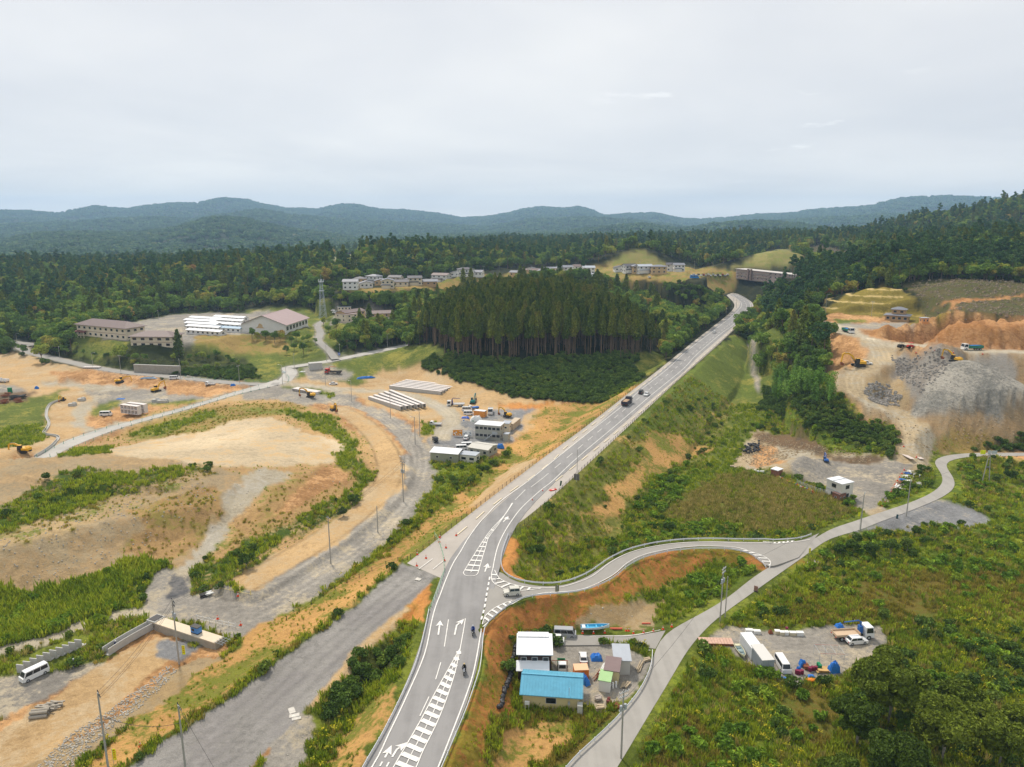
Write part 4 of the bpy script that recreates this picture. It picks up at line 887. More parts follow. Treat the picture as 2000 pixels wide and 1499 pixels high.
# ---------------------------------------------------------------- planting
def region_(s):
    q=P3(s); p=cast([a[0] for a in q],[a[1] for a in q]); return inpoly(GX,GY,[tuple(v[:2]) for v in p])
dAZ=np.gradient(az)[None,:]; dDS=np.gradient(ds)[:,None]; AREA=DS*dAZ*dDS
SLOPE=np.hypot(np.gradient(H,axis=0)/np.maximum(dDS,.1),np.gradient(H,axis=1)/(DS*dAZ))
NOROAD=(LOW==0)
for s in (CR,BR,SCR,WR,FR,SR,HW,HWO):
    poly=[p[:2] for p in s[0]]+[p[:2] for p in s[1][::-1]]; ii=bbox(poly,4); m=dline(GX[ii],GY[ii],[(*p,0) for p in poly],True)[0]<1.3+DS[ii]*.004; NOROAD[ii[0][m],ii[1][m]]=False
VIEW=(np.abs(AZ)<R(42))
for s_ in ('25,1335 25,1292 150,1240 178,1258 62,1338','1352,1268 1352,1244 1440,1244 1462,1292 1442,1302 1422,1270','1450,1248 1450,1224 1578,1228 1578,1250','1100,1250 1130,1216 1230,1216 1320,1216 1320,1236 1230,1250','200,1284 235,1252 300,1214 440,1256 440,1276 320,1240 215,1292'): NOROAD&=~region_(s_)
def sample(mask,dens,seed,clump=0.,cs=8.):
    r_=np.random.default_rng(seed); lam=np.where(mask&VIEW,AREA*dens,0)
    if clump: lam=lam*np.clip(1+clump*(fbm(GX/cs,GY/cs,3,seed)-.5)*4,0,3)
    k=r_.poisson(lam); j,i=np.nonzero(k); c=k[j,i]; j=np.repeat(j,c); i=np.repeat(i,c)
    a=AZ[j,i]+(r_.random(len(j))-.5)*dAZ[0,i]; q=DS[j,i]+(r_.random(len(j))-.5)*dDS[j,0]
    x,y=q*np.sin(a),q*np.cos(a); return np.stack([x,y,Hf(x,y,GZ)],1)
def scatter(name,label,pts,protos,smin,smax,seed,cat=None,sz=None):
    """one object of kind stuff whose points each carry one plant of the given real plant's meshes"""
    if len(pts)==0: return
    r_=np.random.default_rng(seed); idx=r_.integers(0,len(protos),len(pts))
    me=bpy.data.meshes.new(name); me.vertices.add(len(pts)); me.vertices.foreach_set('co',pts.ravel().astype(np.float32))
    for nm,ar in (('size',r_.uniform(smin,smax,len(pts)) if sz is None else sz),('turn',r_.uniform(0,6.28,len(pts)))):
        me.attributes.new(nm,'FLOAT','POINT').data.foreach_set('value',ar.astype(np.float32))
    me.attributes.new('which','INT','POINT').data.foreach_set('value',idx.astype(np.int32))
    me.update(); o=bpy.data.objects.new(name,me); C.objects.link(o); o['kind']='stuff'; o['label']=label
    ng=bpy.data.node_groups.new(name,'GeometryNodeTree'); ng.interface.new_socket('Geometry',in_out='INPUT',socket_type='NodeSocketGeometry'); ng.interface.new_socket('Geometry',in_out='OUTPUT',socket_type='NodeSocketGeometry')
    Nn=ng.nodes.new; Ll=ng.links.new; gi=Nn('NodeGroupInput'); go=Nn('NodeGroupOutput')
    gi_out=gi.outputs[0]; gti=Nn('GeometryNodeGeometryToInstance')
    for p in protos[::-1]:
        obs=p if isinstance(p,(list,tuple)) else [p]
        if len(obs)>1:
            jn=Nn('GeometryNodeJoinGeometry')
            for ob in obs:
                oi=Nn('GeometryNodeObjectInfo'); oi.transform_space='ORIGINAL'; oi.inputs[0].default_value=ob; Ll(oi.outputs['Geometry'],jn.inputs[0])
            g1=Nn('GeometryNodeGeometryToInstance'); Ll(jn.outputs[0],g1.inputs[0]); Ll(g1.outputs[0],gti_j.inputs[0]) if False else None
            last=g1.outputs[0]
        else:
            oi=Nn('GeometryNodeObjectInfo'); oi.transform_space='ORIGINAL'; oi.inputs[0].default_value=obs[0]; oi.inputs['As Instance'].default_value=True; last=oi.outputs['Geometry']
        if 'J' not in locals() or J.id_data!=ng: J=Nn('GeometryNodeJoinGeometry')
        Ll(last,J.inputs[0])
    iop=Nn('GeometryNodeInstanceOnPoints'); Ll(gi_out,iop.inputs['Points']); Ll(J.outputs[0],iop.inputs['Instance']); iop.inputs['Pick Instance'].default_value=True
    def at(nm,ty):
        a=Nn('GeometryNodeInputNamedAttribute'); a.data_type=ty; a.inputs[0].default_value=nm; return a.outputs[0]
    Ll(at('which','INT'),iop.inputs['Instance Index']); Ll(at('size','FLOAT'),iop.inputs['Scale'])
    cx=Nn('ShaderNodeCombineXYZ'); Ll(at('turn','FLOAT'),cx.inputs[2]); Ll(cx.outputs[0],iop.inputs['Rotation'])
    Ll(iop.outputs[0],go.inputs[0]); md=o.modifiers.new('planting','NODES'); md.node_group=ng
    return o
def onph(px,py): return tuple(gp(px,py))
# broadleaf, cedar, pine ... each prototype is a real tree that stands in the view
BRP=[broad(10+i,r_,h_,nl,n_,ls,ML_BROAD) for i,(r_,h_,nl,n_,ls) in enumerate([(3.9,10,9,950,.62),(3.3,11.5,9,900,.58),(4.6,9,10,1000,.66),(3.0,8.5,7,800,.55)])]
CDP=[cedar(30+i,h_,750,.62,b_,r0_) for i,(h_,b_,r0_) in enumerate([(21,.54,1.9),(21.8,.57,1.8),(20.2,.5,2.0),(20.6,.6,1.8)])]
SPP=[cedar(40+i,h_,800,.62,.06,2.5) for i,h_ in enumerate([15,12.5])]
PNP=[pine(50+i,h_,620,.55) for i,h_ in enumerate([14,16,12.5])]
BMP=[bamboo(60+i,11,620) for i in range(2)]
COVIN=lambda *k: np.isin(COV,[IDX[q] for q in k])
def region(s,z=None):
    q=P3(s); p=cast([a[0] for a in q],[a[1] for a in q]) if z is None else np.array(wp(q,z)); return inpoly(GX,GY,[tuple(v[:2]) for v in p])
def project(p):
    x,y,z=p[:,0],p[:,1],p[:,2]-CZ; dep=y*cp-z*sp; v=-(y*sp+z*cp); return 1000+FPX*x/dep,749.5+FPX*v/dep,dep
def tops_ok(pts,h,line,dmax=1e9):   # heights follow the wood's outline: largest size each tree may have
    q=P3(line); X=[a[0] for a in q]; Y=[a[1] for a in q]; px,py,dep=project(pts+np.array([0,0,h])); _,pb,_=project(pts); lim=np.interp(px,X,Y,left=0,right=0)
    lim=lim+np.random.default_rng(len(pts)).normal(0,1,len(pts))*.13*np.maximum(pb-py,8); sc_=np.clip((pb-lim)/np.maximum(pb-py,1e-6),0,9); sc_=np.where(dep>dmax,9,sc_); k=sc_>.13
    return np.c_[pts[k],sc_[k]]
OUTL='0,0 500,0 640,600 655,578 680,570 760,572 840,566 900,560 1000,556 1180,554 1350,556 1400,572 1440,585 1475,585 1490,560 1560,553 1640,0 2000,0'
def plant(kind,label,cat,group,protos,pts,nmax,smin,smax,seed,names=('forest',),stufflabel=None):
    """the largest nmax in view become trees of their own, the rest one planted mass"""
    mxs=pts[:,3] if pts.shape[1]>3 else np.full(len(pts),9.); pts=pts[:,:3]; sz=np.minimum(np.random.default_rng(seed+5).uniform(smin,smax,len(pts)),mxs)
    px,py,dep=project(pts+np.array([0,0,8.])); vis=(px>-20)&(px<2020)&(py<1560)
    o=np.argsort(np.where(vis,dep,1e9)); n=min(nmax,int(vis.sum())); r_=np.random.default_rng(seed); roots=[]
    for k,i in enumerate(o[:n]):
        cm,tm=protos[k%len(protos)]; t=thing(kind,label,cat,tuple(pts[i]),r_.uniform(0,6.28),group); s_=float(sz[i]); t.scale=(s_,s_,s_)
        a=inst('trunk',tm,t,(0,0,0)); b=inst('crown',cm,t,(0,0,0)); roots.append((a,b))
    rest=pts[o[n:]]
    if len(rest) and roots:
        scatter(names[0],stufflabel or label,rest,[roots[i] for i in range(len(protos))],smin,smax,seed+1,sz=sz[o[n:]])
    return roots
FOR=COVIN('forest')
notpad=np.ones(H.shape,bool)
grove=region('812,694 860,600 900,575 1010,560 1130,565 1230,600 1290,640 1300,690 1240,702 1000,704 900,702')&(DS<560)&COVIN('forest','shrub')
edge=region('815,700 850,660 1000,650 1240,660 1262,705 1000,708')
cg=tops_ok(sample(grove&NOROAD,.12,100),20.5,'812,625 850,592 900,566 960,552 1050,547 1110,551 1170,572 1230,600 1280,640 1300,660'); 
CED=plant('cedar_tree','tall bare-trunked cedar in the dense dark grove on the mound beside the highway','cedar tree','cedars of the dark grove beside the highway',CDP,cg,290,.8,1.16,101,('cedar_forest',),'dark cedar wood filling the grove behind the front trunks')
keepout=grove.copy()
for s in ('140,655 200,640 460,640 480,600 600,600 615,655 480,665 340,690 200,690','640,650 650,608 780,608 780,640','664,574 685,552 860,542 885,532 1010,524 1165,516 1245,485 1345,516 1440,516 1520,484 1570,516 1560,548 1340,552 1170,548 1000,560 880,566 780,574','1540,655 1600,600 1730,552 1790,590 1850,610 2200,600 2200,700 1600,700'):
    keepout|=region(s)&(DS<1100)
notrees=COVIN('bare','terrace','cutslope','field','farfield','grassdry','earth','redsoil')
near=FOR&NOROAD&~keepout&(DS<620)
bp=tops_ok(sample(near,.046,110,.5,40.),10,OUTL,600)
BRO=plant('broadleaf_tree','rounded mid-green broadleaf tree in the mixed wood behind the site','broadleaf tree','broadleaf trees of the mixed wood',BRP,bp,40,.7,1.25,111,('mixed_forest',),'mixed green wood covering the hills behind the site')
sp_=tops_ok(sample(near,.003,115,.8,60.),13,OUTL,600)
SPR=plant('conical_cedar','dark conical cedar standing among rounded broadleaf trees','cedar tree','conical cedars among the broadleaf trees',SPP,sp_,80,.7,1.3,116,('conifer_forest',),'dark conical cedars dotted through the mixed wood')
pn=sample(near&region('1480,560 1600,490 1900,480 2100,520 2100,560 1850,545 1760,560 1610,610 1500,640'),.03,118)
PIN=plant('pine_tree','flat-topped pine with a thin bare trunk above the terraced slope','pine tree','pines above the terraced slope',PNP,pn,120,.8,1.3,119,('pine_forest',),'pine wood on the ridge above the terraced slope')
# wood further off
mid=(COVIN('forest'))&NOROAD&~keepout&(DS>=620)&(DS<1550)
allp=[(a,b) for a,b in BRO[:4]]*2+[PIN[0],PIN[1]]+[SPR[0],SPR[1]]
scatter('distant_forest','forest of mixed trees on the hills beyond the village',sample(mid,.020,120,.25,60.),allp,.9,1.5,121)
# one low shaped clump of crowns is a real tree in the far wood
def farclump(seed):
    r_=np.random.default_rng(seed); parts=[]
    g=G()
    for i in range(6): a=r_.uniform(0,6.28); q=r_.uniform(0,9); s_=r_.uniform(5,9); g.blob((q*math.cos(a),q*math.sin(a),s_*.35),(s_,s_,s_*r_.uniform(.9,1.4)),seed*10+i,8,5,.3)
    return g.mesh('crown',ML_FAR)
fcs=[]
for i,(px,py) in enumerate([(700,470),(1100,455),(300,470)]):
    p=gp(px,py); t=thing('canopy_tree','clump of rounded crowns on the wooded mountain slope','tree',tuple(p),0,'crowns of the mountain wood'); o=inst('crown',farclump(70+i),t,(0,0,0)); fcs.append(o)
scatter('mountain_forest','forest covering the mountains under haze',sample((DS>1500)&(DS<4000)&(np.abs(AZ)<R(41)),.0042,122,.2,120.),fcs,.75,1.35,123)
scatter('far_mountain_forest','forest on the farthest ridges, blue with haze',sample((DS>4000)&(np.abs(AZ)<R(41)),.0016,124,.2,200.),fcs,1.3,2.1,125)
# shrubs and weeds
BUS=[]
for i in range(4):
    lb=lobes(5,1.15,.75,.35,80+i,.45,.7); c,d_=shell(lb,260,81+i,.8); BUS.append(cardmesh('foliage',[leaves(c,d_,.30,82+i)],ML_BUSH))
WD=[cardmesh('blades',[tuft(90,1.0,.55,22,.13,ML_WEED,''),],ML_WEED),cardmesh('blades',[tuft(91,.8,.6,22,.15,ML_WEED,'')],ML_WEED),cardmesh('blades',[tuft(92,1.2,.5,20,.11,ML_WEED,'')],ML_WEED)]
BW=[cardmesh('blades',[tuft(93,.9,.5,20,.10,None,'')],ML_BROWN),cardmesh('blades',[tuft(94,.7,.6,22,.12,None,'')],ML_BROWN)]
RD=[cardmesh('blades',[tuft(95,1.5,.5,24,.07,None,'')],ML_REED),cardmesh('blades',[tuft(96,1.3,.6,24,.08,None,'')],ML_REED)]
def gold(seed):
    r_=np.random.default_rng(seed); st=tuft(seed,1.3,.35,9,.04,None,''); c=np.stack([r_.normal(0,.3,14),r_.normal(0,.3,14),r_.uniform(1.0,1.45,14)],1); return cardmesh('blooms',[leaves(c,np.tile([0,0,1.],(14,1)),.17,seed)],ML_YEL)
GD=[gold(97),gold(98)]
def veg_protos(meshes,name,label,cat,spots):
    out_=[]; k_=0
    for me,(px,py) in zip(meshes,spots):
        p=gp(px,py); o=bpy.data.objects.new(name,me); C.objects.link(o); o.location=tuple(p); tag(o,label[len(out_)],cat,{'bush':'bushes','weed_clump':'weed clumps','dry_weed_clump':'dry weed clumps','reed_clump':'reed clumps','goldenrod':'goldenrods'}[name]+' set among the stuff'); out_.append(o)
    return out_
LSH=[]
for i in range(3):
    lb=lobes(6,1.2,.6,.3,180+i,.3,.5); c,d_=shell(lb,230,181+i,.9,.3,.6); LSH.append(cardmesh('foliage',[leaves(c,d_,.34,182+i,2.2)],ML_LUSH))
bo=veg_protos(BUS,'bush',['low rounded bush in the weeds right of the junction','low bush beside the track at the mound foot','low bush at the reed field edge','low bush below the gravel turning place'],'bush',[(1560,1180),(430,1150),(1300,950),(1640,1110)])
wo=veg_protos(WD,'weed_clump',['weed clump beside the plank bridge','weed clump in the field below the drums','weed clump on the verge below the road junction'],'weeds',[(1400,1290),(1500,1440),(1330,1350)])
bwo=veg_protos(BW,'dry_weed_clump',['dry weed clump in the brown field','dry weed clump further along the brown field'],'weeds',[(1560,1190),(1650,1170)])
ro=veg_protos(RD,'reed_clump',['straw-coloured reed clump in the field left','straw-coloured reed clump in the middle of the field'],'reeds',[(1450,980),(1500,1000)])
go_=veg_protos(GD,'goldenrod',['goldenrod with yellow heads above the big tree','goldenrod with yellow heads left of the big tree'],'goldenrod',[(1700,1200),(1600,1440)])
lo=[]
for me_,(px,py),lb_ in zip(LSH,((1380,1330),(1460,1400),(1690,1095)),('lush bright green clump below the plank bridge','lush bright green clump among the tall weeds','lush bright green clump beside the dark shrubs')):
    p=gp(px,py); o=bpy.data.objects.new('lush_clump',me_); C.objects.link(o); o.location=tuple(p); tag(o,lb_,'plant'); lo.append(o)
n350=(DS<350)&NOROAD
lod=np.clip(160/DS,.25,1.6)
scatter('green_weeds','thick green weeds covering fields and slopes',sample(COVIN('weed','weedgreen','grass')&n350,1.05*lod,130,.35,6.)+0 if False else np.concatenate([sample(COVIN('weed','weedgreen','grass')&n350,1.05*lod,130,.35,6.),sample(COVIN('weedbrown')&n350,.55*lod,150,1.3,9.),sample(COVIN('slope','slopegreen')&n350,.42*lod,151,.8,9.),sample(COVIN('moundgreen')&n350,.9*lod,153,1.2,7.)]),wo,.6,1.25,131)
scatter('dry_weeds','reddish brown dry weeds in the fields',np.concatenate([sample(COVIN('weedbrown')&n350,.85*lod,132,.8,9.),sample(COVIN('weed','weedgreen')&n350,.12*lod,152,1.6,12.)]),bwo,.7,1.3,133)
scatter('mixed_weeds','thin dry weeds mixed into the green',sample(COVIN('weed','slope','grassdry','slopegreen','moundslope','moundstone','moundgreen')&n350,.30*lod,134,.9,7.),bwo,.4,.9,135)
scatter('reeds','straw coloured reeds filling the wet field',sample(COVIN('reed')&n350,1.7*lod,136,.3,6.),ro,.6,1.15,137)
scatter('goldenrods','yellow goldenrod heads among the weeds',sample(COVIN('weed','weedgreen')&n350,.11*lod,138,1.3,9.),go_,.6,1.1,139)
scatter('bushes','bushes and creepers over the slopes',sample(COVIN('shrub')&NOROAD&(DS<420),.55,140,.3,6.),bo,.6,1.35,141)
scatter('scattered_bushes','bushes dotted over weeds and slopes',sample(COVIN('weed','slopegreen','slope','moundgreen')&n350,.012,142,1.3,11.),bo,.5,1.35,143)
scatter('grass_tufts','small green tufts on the bare ground',sample(COVIN('sandgrass','sandspeck','slope','slopegreen','moundslope','grassdry','moundstone','orangegreen')&n350,.26*lod,144,1.4,6.),wo,.18,.5,145)
scatter('lush_clumps','lush green plants growing in drifts through the weeds',sample(COVIN('weed','weedgreen','weedbrown','tallweed')&n350&((GX>22)|COVIN('tallweed')|(DS<95)),.085,160,1.9,16.),lo,.5,1.5,161)
scatter('field_bushes','darker bushes growing in drifts through the fields',sample(COVIN('weed','weedgreen')&n350,.018,162,2.4,22.),bo,.6,1.5,163)
scatter('reed_weeds','green weeds between the reeds',sample(COVIN('reed')&n350,.5,164,1.,10.),wo,.7,1.2,165)
scatter('stray_reeds','pale reeds standing in drifts among the weeds',sample(COVIN('weed','weedgreen','slopegreen')&n350,.07,166,2.4,15.),ro,.6,1.1,167)
scatter('tall_weeds','tall dark green weeds massed at the foot of the mound',sample(COVIN('tallweed')&NOROAD,2.2,148,.3,4.),wo,1.1,2.0,149)
scatter('edge_bushes','bushes along the wood edge',sample(FOR&NOROAD&(~keepout|region('640,600 700,566 900,560 1180,548 1340,552 1560,548 1560,560 1450,590 1340,575 1000,566 900,575 700,600'))&(DS<760),.035,146,.5,12.),bo,1.2,2.6,147)
# ---------------------------------------------------------------- haze
g=G().box((0,0,190),(17200,17200,400)); hz=bpy.data.objects.new('haze',g.mesh('haze')); C.objects.link(hz); hz['kind']='stuff'
m=bpy.data.materials.new('haze'); m.use_nodes=True; nt=m.node_tree; nt.nodes.clear(); o_=nt.nodes.new('ShaderNodeOutputMaterial'); pv=nt.nodes.new('ShaderNodeVolumePrincipled')
pv.inputs['Color'].default_value=(.46,.70,1,1); pv.inputs['Density'].default_value=.00011; pv.inputs['Anisotropy'].default_value=.1; nt.links.new(pv.outputs[0],o_.inputs['Volume']); hz.data.materials.append(m)
# ---------------------------------------------------------------- colours for built things
def cm(name,rgb,rough=.55,**k): return mat(name,rgb,rough,**k)
WHITE=cm('white_car_paint',(238,238,236),.3,spec=.5,coat=.4); SILV=cm('silver_paint',(176,180,184),.35,spec=.5,metal=.2); BEIGE=cm('champagne_paint',(204,202,190),.35,spec=.5); BLACKP=cm('black_paint',(42,40,42),.3,spec=.5)
GLASS=cm('dark_glass',(34,40,46),.12,spec=.6); RUB=cm('tyre_rubber',(34,34,35),.9); RIM=cm('wheel_rim',(170,172,175),.4); REDL=cm('red_lamp',(190,30,26),.4); AMB=cm('clear_lamp',(232,232,222),.3)
GREENT=cm('green_truck_paint',(34,120,96),.4,spec=.5); BLUET=cm('blue_tarpaulin',(46,120,205),.6,noise=.15,scale=2); YEL=cm('yellow_machine_paint',(236,180,36),.45,spec=.4); TEAL=cm('teal_machine_paint',(36,128,128),.45); REDM=cm('red_machine_paint',(200,62,48),.5)
DARK=cm('dark_steel',(58,56,56),.6); STEEL=cm('galvanised_steel',(178,184,188),.5,noise=.06,scale=3); CONCR=cm('precast_concrete',(190,188,182),.85,noise=.08,scale=1.5); CONCD=cm('weathered_concrete',(168,160,146),.9,noise=.14,scale=1)
POLE=cm('pole_concrete',(172,168,160),.8,noise=.06,scale=2); SANDL=cm('sand_load',(178,150,122),.95,noise=.12,scale=2); RAILW=cm('white_guardrail',(232,234,240),.4,spec=.4); FENC=cm('dark_brown_fence',(62,52,46),.7)
ORNG=cm('cone_orange',(232,84,40),.6); WPL=cm('white_plastic',(236,236,232),.6); WOOD=cm('grey_lumber',(186,168,140),.9,noise=.18,scale=2); RUST=cm('rusty_steel',(140,84,58),.9,noise=.2,scale=2); BLUEP=cm('blue_machine_paint',(50,104,178),.45)
PURP=cm('maroon_plastic',(128,34,66),.6); GRNP=cm('green_plastic',(24,130,84),.6); BAG=cm('black_bag',(48,48,52),.5,noise=.3,scale=4,spec=.4); FLAG=cm('yellow_flag',(236,240,36),.7); REDW=cm('red_lettering',(214,60,40),.7)
PX=lambda *p: gp(*p)
def wheels(t,xs,hw_,r,w_=.22,dual=()):
    me=G().tube([(0,-w_/2,0),(0,w_/2,0)],r,12).mesh('wheel',RUB); rm=G().tube([(0,-w_/2-.02,0),(0,w_/2+.02,0)],r*.58,8).mesh('rim',RIM)
    for x in xs:
        for sgn in (-1,1):
            w__=inst('wheel',me,t,(x,sgn*(hw_-w_/2),r)); inst('rim',rm,w__,(0,0,0))
def pane(t,pts,th=.02,name='window'):     # thin glass plate standing proud, pts 4 corners
    p=[Vector(q) for q in pts]; n=(p[1]-p[0]).cross(p[2]-p[0]).normalized()*th
    g=G(); g.add(p+[q+n for q in p],[(3,2,1,0),(4,5,6,7),(0,1,5,4),(1,2,6,5),(2,3,7,6),(3,0,4,7)]); return g.obj(name,GLASS,t)
def car(name,label,cat,loc,rz,paint,L_=4.4,W_=1.7,H_=1.45,style='sedan',grp=None,roof=None):
    t=thing(name,label,cat,loc,rz,grp); h=L_/2; r=.31; b=W_/2; cl=.22
    sty={'sedan':(.30,-.30,.47,-.72,.60),'hatch':(.36,-.62,.50,-.88,.62),'jeep':(.30,-.86,.36,-.93,.62),'kei':(.66,-.86,.84,-.95,.55),'van':(.72,-.94,.90,-.985,.52),'truck':(.78,.30,.93,.26,.5)}[style]
    rf,rb,wf,wb,bl=sty; zb=H_*bl
    low=[(-h,cl+.1),(-h+.12,cl),(h-.15,cl),(h,cl+.15),(h-.03,zb*.86 if style in('sedan','hatch','jeep') else zb),(wf*h,zb),(wb*h,zb),(-h+.02,zb*.97)]
    G().prism(low,-b,b,.97).obj('body',paint,t)
    x0,x1,x2,x3=wb*h,wf*h,rf*h,rb*h; k=.90; bt=b*.80
    g=G(); v=[(x0,-b*.94,zb),(x1,-b*.94,zb),(x1,b*.94,zb),(x0,b*.94,zb),(x3,-bt,H_-.05),(x2,-bt,H_-.05),(x2,bt,H_-.05),(x3,bt,H_-.05)]
    g.add(v,[(0,3,2,1),(4,5,6,7),(0,1,5,4),(1,2,6,5),(2,3,7,6),(3,0,4,7)]); g.obj('cabin',paint,t)
    G().box(((x2+x3)/2,0,H_-.03),(x2-x3,bt*2,.07),taper=.94).obj('roof',roof or paint,t)
    def lerp(a,b_,u): return tuple(a[i]+(b_[i]-a[i])*u for i in range(3))
    def face(a,b_,c,d_,u0,u1,v0,v1):   # a-b bottom, d-c top
        P=lambda u,v_: lerp(lerp(a,b_,u),lerp(d_,c,u),v_)
        pane(t,[P(u0,v0),P(u1,v0),P(u1,v1),P(u0,v1)])
    face(v[1],v[2],v[6],v[5],.06,.94,.08,.92); face(v[3],v[0],v[4],v[7],.08,.92,.15,.88)
    n=2 if style in('sedan','hatch','jeep','kei','truck') else 3
    for i in range(n if style!='truck' else 1):
        u0=.05+i*.92/n; u1=u0+.86/n
        face(v[0],v[1],v[5],v[4],u0,u1,.12,.88); face(v[2],v[3],v[7],v[6],u0,u1,.12,.88)
    wheels(t,(-L_*.31,L_*.32),b+.01,r)
    for sg in (-1,1):
        G().box((h-.03,sg*b*.72,zb*.66),(.1,.3,.16)).obj('headlight',AMB,t); G().box((-h+.0,sg*b*.82,zb*.75),(.08,.18,.3)).obj('tail_light',REDL,t)
        G().box((wf*h*.86,sg*(b+.07),zb+.1),(.1,.14,.14)).obj('mirror',DARK,t)
    G().box((h-.01,0,cl+.12),(.1,W_*.9,.18)).obj('bumper',DARK if paint is not WHITE else WPL,t); G().box((-h+.01,0,cl+.12),(.1,W_*.9,.18)).obj('bumper',DARK,t)
    G().box((h+.03,0,cl+.2),(.03,.33,.16)).obj('number_plate',WPL,t)
    return t
def truck(name,label,cat,loc,rz,cabp,L_=8.,W_=2.4,bed='dump',load=None,bedp=None,crane=None,grp=None,cargo=None):
    t=thing(name,label,cat,loc,rz,grp); h=L_/2; b=W_/2; r=.48 if L_>6 else .33; z0=r*1.9; ch=2.75 if L_>6 else 1.95; cw=1.9 if L_>6 else 1.35
    G().box((-.2,0,z0-.12),(L_-.6,.9,.26)).obj('chassis',DARK,t)
    x1=h; x0=h-cw
    G().prism([(x0,z0*.6),(x1-.05,z0*.5),(x1,z0+.35),(x1-.03,z0+.55),(x1-.28,ch),(x0,ch)],-b,b,.96).obj('cab',cabp,t)
    pane(t,[(x1-.02,-b*.86,z0+.62),(x1-.02,b*.86,z0+.62),(x1-.25,b*.82,ch-.12),(x1-.25,-b*.82,ch-.12)],name='windscreen')
    for sg in (-1,1):
        pts=[(x0+.25,sg*b*1.0,z0+.62),(x1-.25,sg*b*1.0,z0+.62),(x1-.42,sg*b*.975,ch-.2),(x0+.25,sg*b*.975,ch-.2)]; pane(t,pts if sg<0 else pts[::-1],name='door_window')
        G().box((x1+.01,sg*b*.72,z0*.75),(.06,.32,.2)).obj('headlight',AMB,t); G().box((-h-.02,sg*b*.75,z0-.05),(.06,.35,.16)).obj('tail_light',REDL,t)
        G().box((x1-.1,sg*(b+.16),z0+1.0),(.08,.14,.42)).obj('mirror',DARK,t)
    bp=bedp or cabp; bx0=-h; bx1=x0-.15-(0.9 if crane else 0); bl=bx1-bx0; bz=z0+.08; sh={'dump':.95,'flat':.32,'box':1.7,'drop':.4}[bed]
    G().box(((bx0+bx1)/2,0,bz+.06),(bl,W_,.14)).obj('bed_floor',bp,t)
    for sg in (-1,1): G().box(((bx0+bx1)/2,sg*(b-.04),bz+.13+sh/2),(bl,.08,sh)).obj('bed_side',bp,t)
    G().box((bx0+.05,0,bz+.13+sh/2),(.08,W_-.18,sh)).obj('tailgate',bp,t); G().box((bx1-.05,0,bz+.13+sh*.75+.1),(.1,W_-.18,sh*1.5)).obj('headboard',bp,t)
    if load:
        g=G(); 
        n=7
        vs=[]; r_=random.Random(int(loc[0]*10))
        for i in range(n):
            for j in range(5): 
                u,v=i/(n-1),j/4; vs.append((bx0+.12+(bl-.25)*u,(-b+.1)+(W_-.2)*v,bz+.15+sh*.7+math.sin(math.pi*v)*math.sin(math.pi*u)*.35+r_.uniform(-.06,.06)))
        g.add(vs,[(i*5+j,i*5+j+1,(i+1)*5+j+1,(i+1)*5+j) for i in range(n-1) for j in range(4)]); g.obj('load',load,t)
    if bed=='dump' and load is BLUET: pass
    xs=(h-1.1,-h+1.2,-h+2.4) if L_>6 else (h-.7,-h+.8); wheels(t,xs,b,r,.32 if L_>6 else .2)
    G().box((x1+.02,0,z0*.55),(.12,W_*.95,.28)).obj('bumper',WPL if cabp is WHITE else DARK,t)
    if crane:
        cx=x0-.55; G().box((cx,0,z0+1.0),(.7,.9,1.5)).obj('crane_base',crane,t); G().tube([(cx,0,z0+1.7),(cx,0,z0+2.6)],.2,8).obj('crane_post',crane,t)
        G().tube([(cx,0,z0+2.5),(cx-.5,0,z0+2.9),(cx-3.6 if L_>7 else cx+2.9,0,z0+2.7)],.17,6,r2=.11).obj('crane_boom',crane,t)
    return t
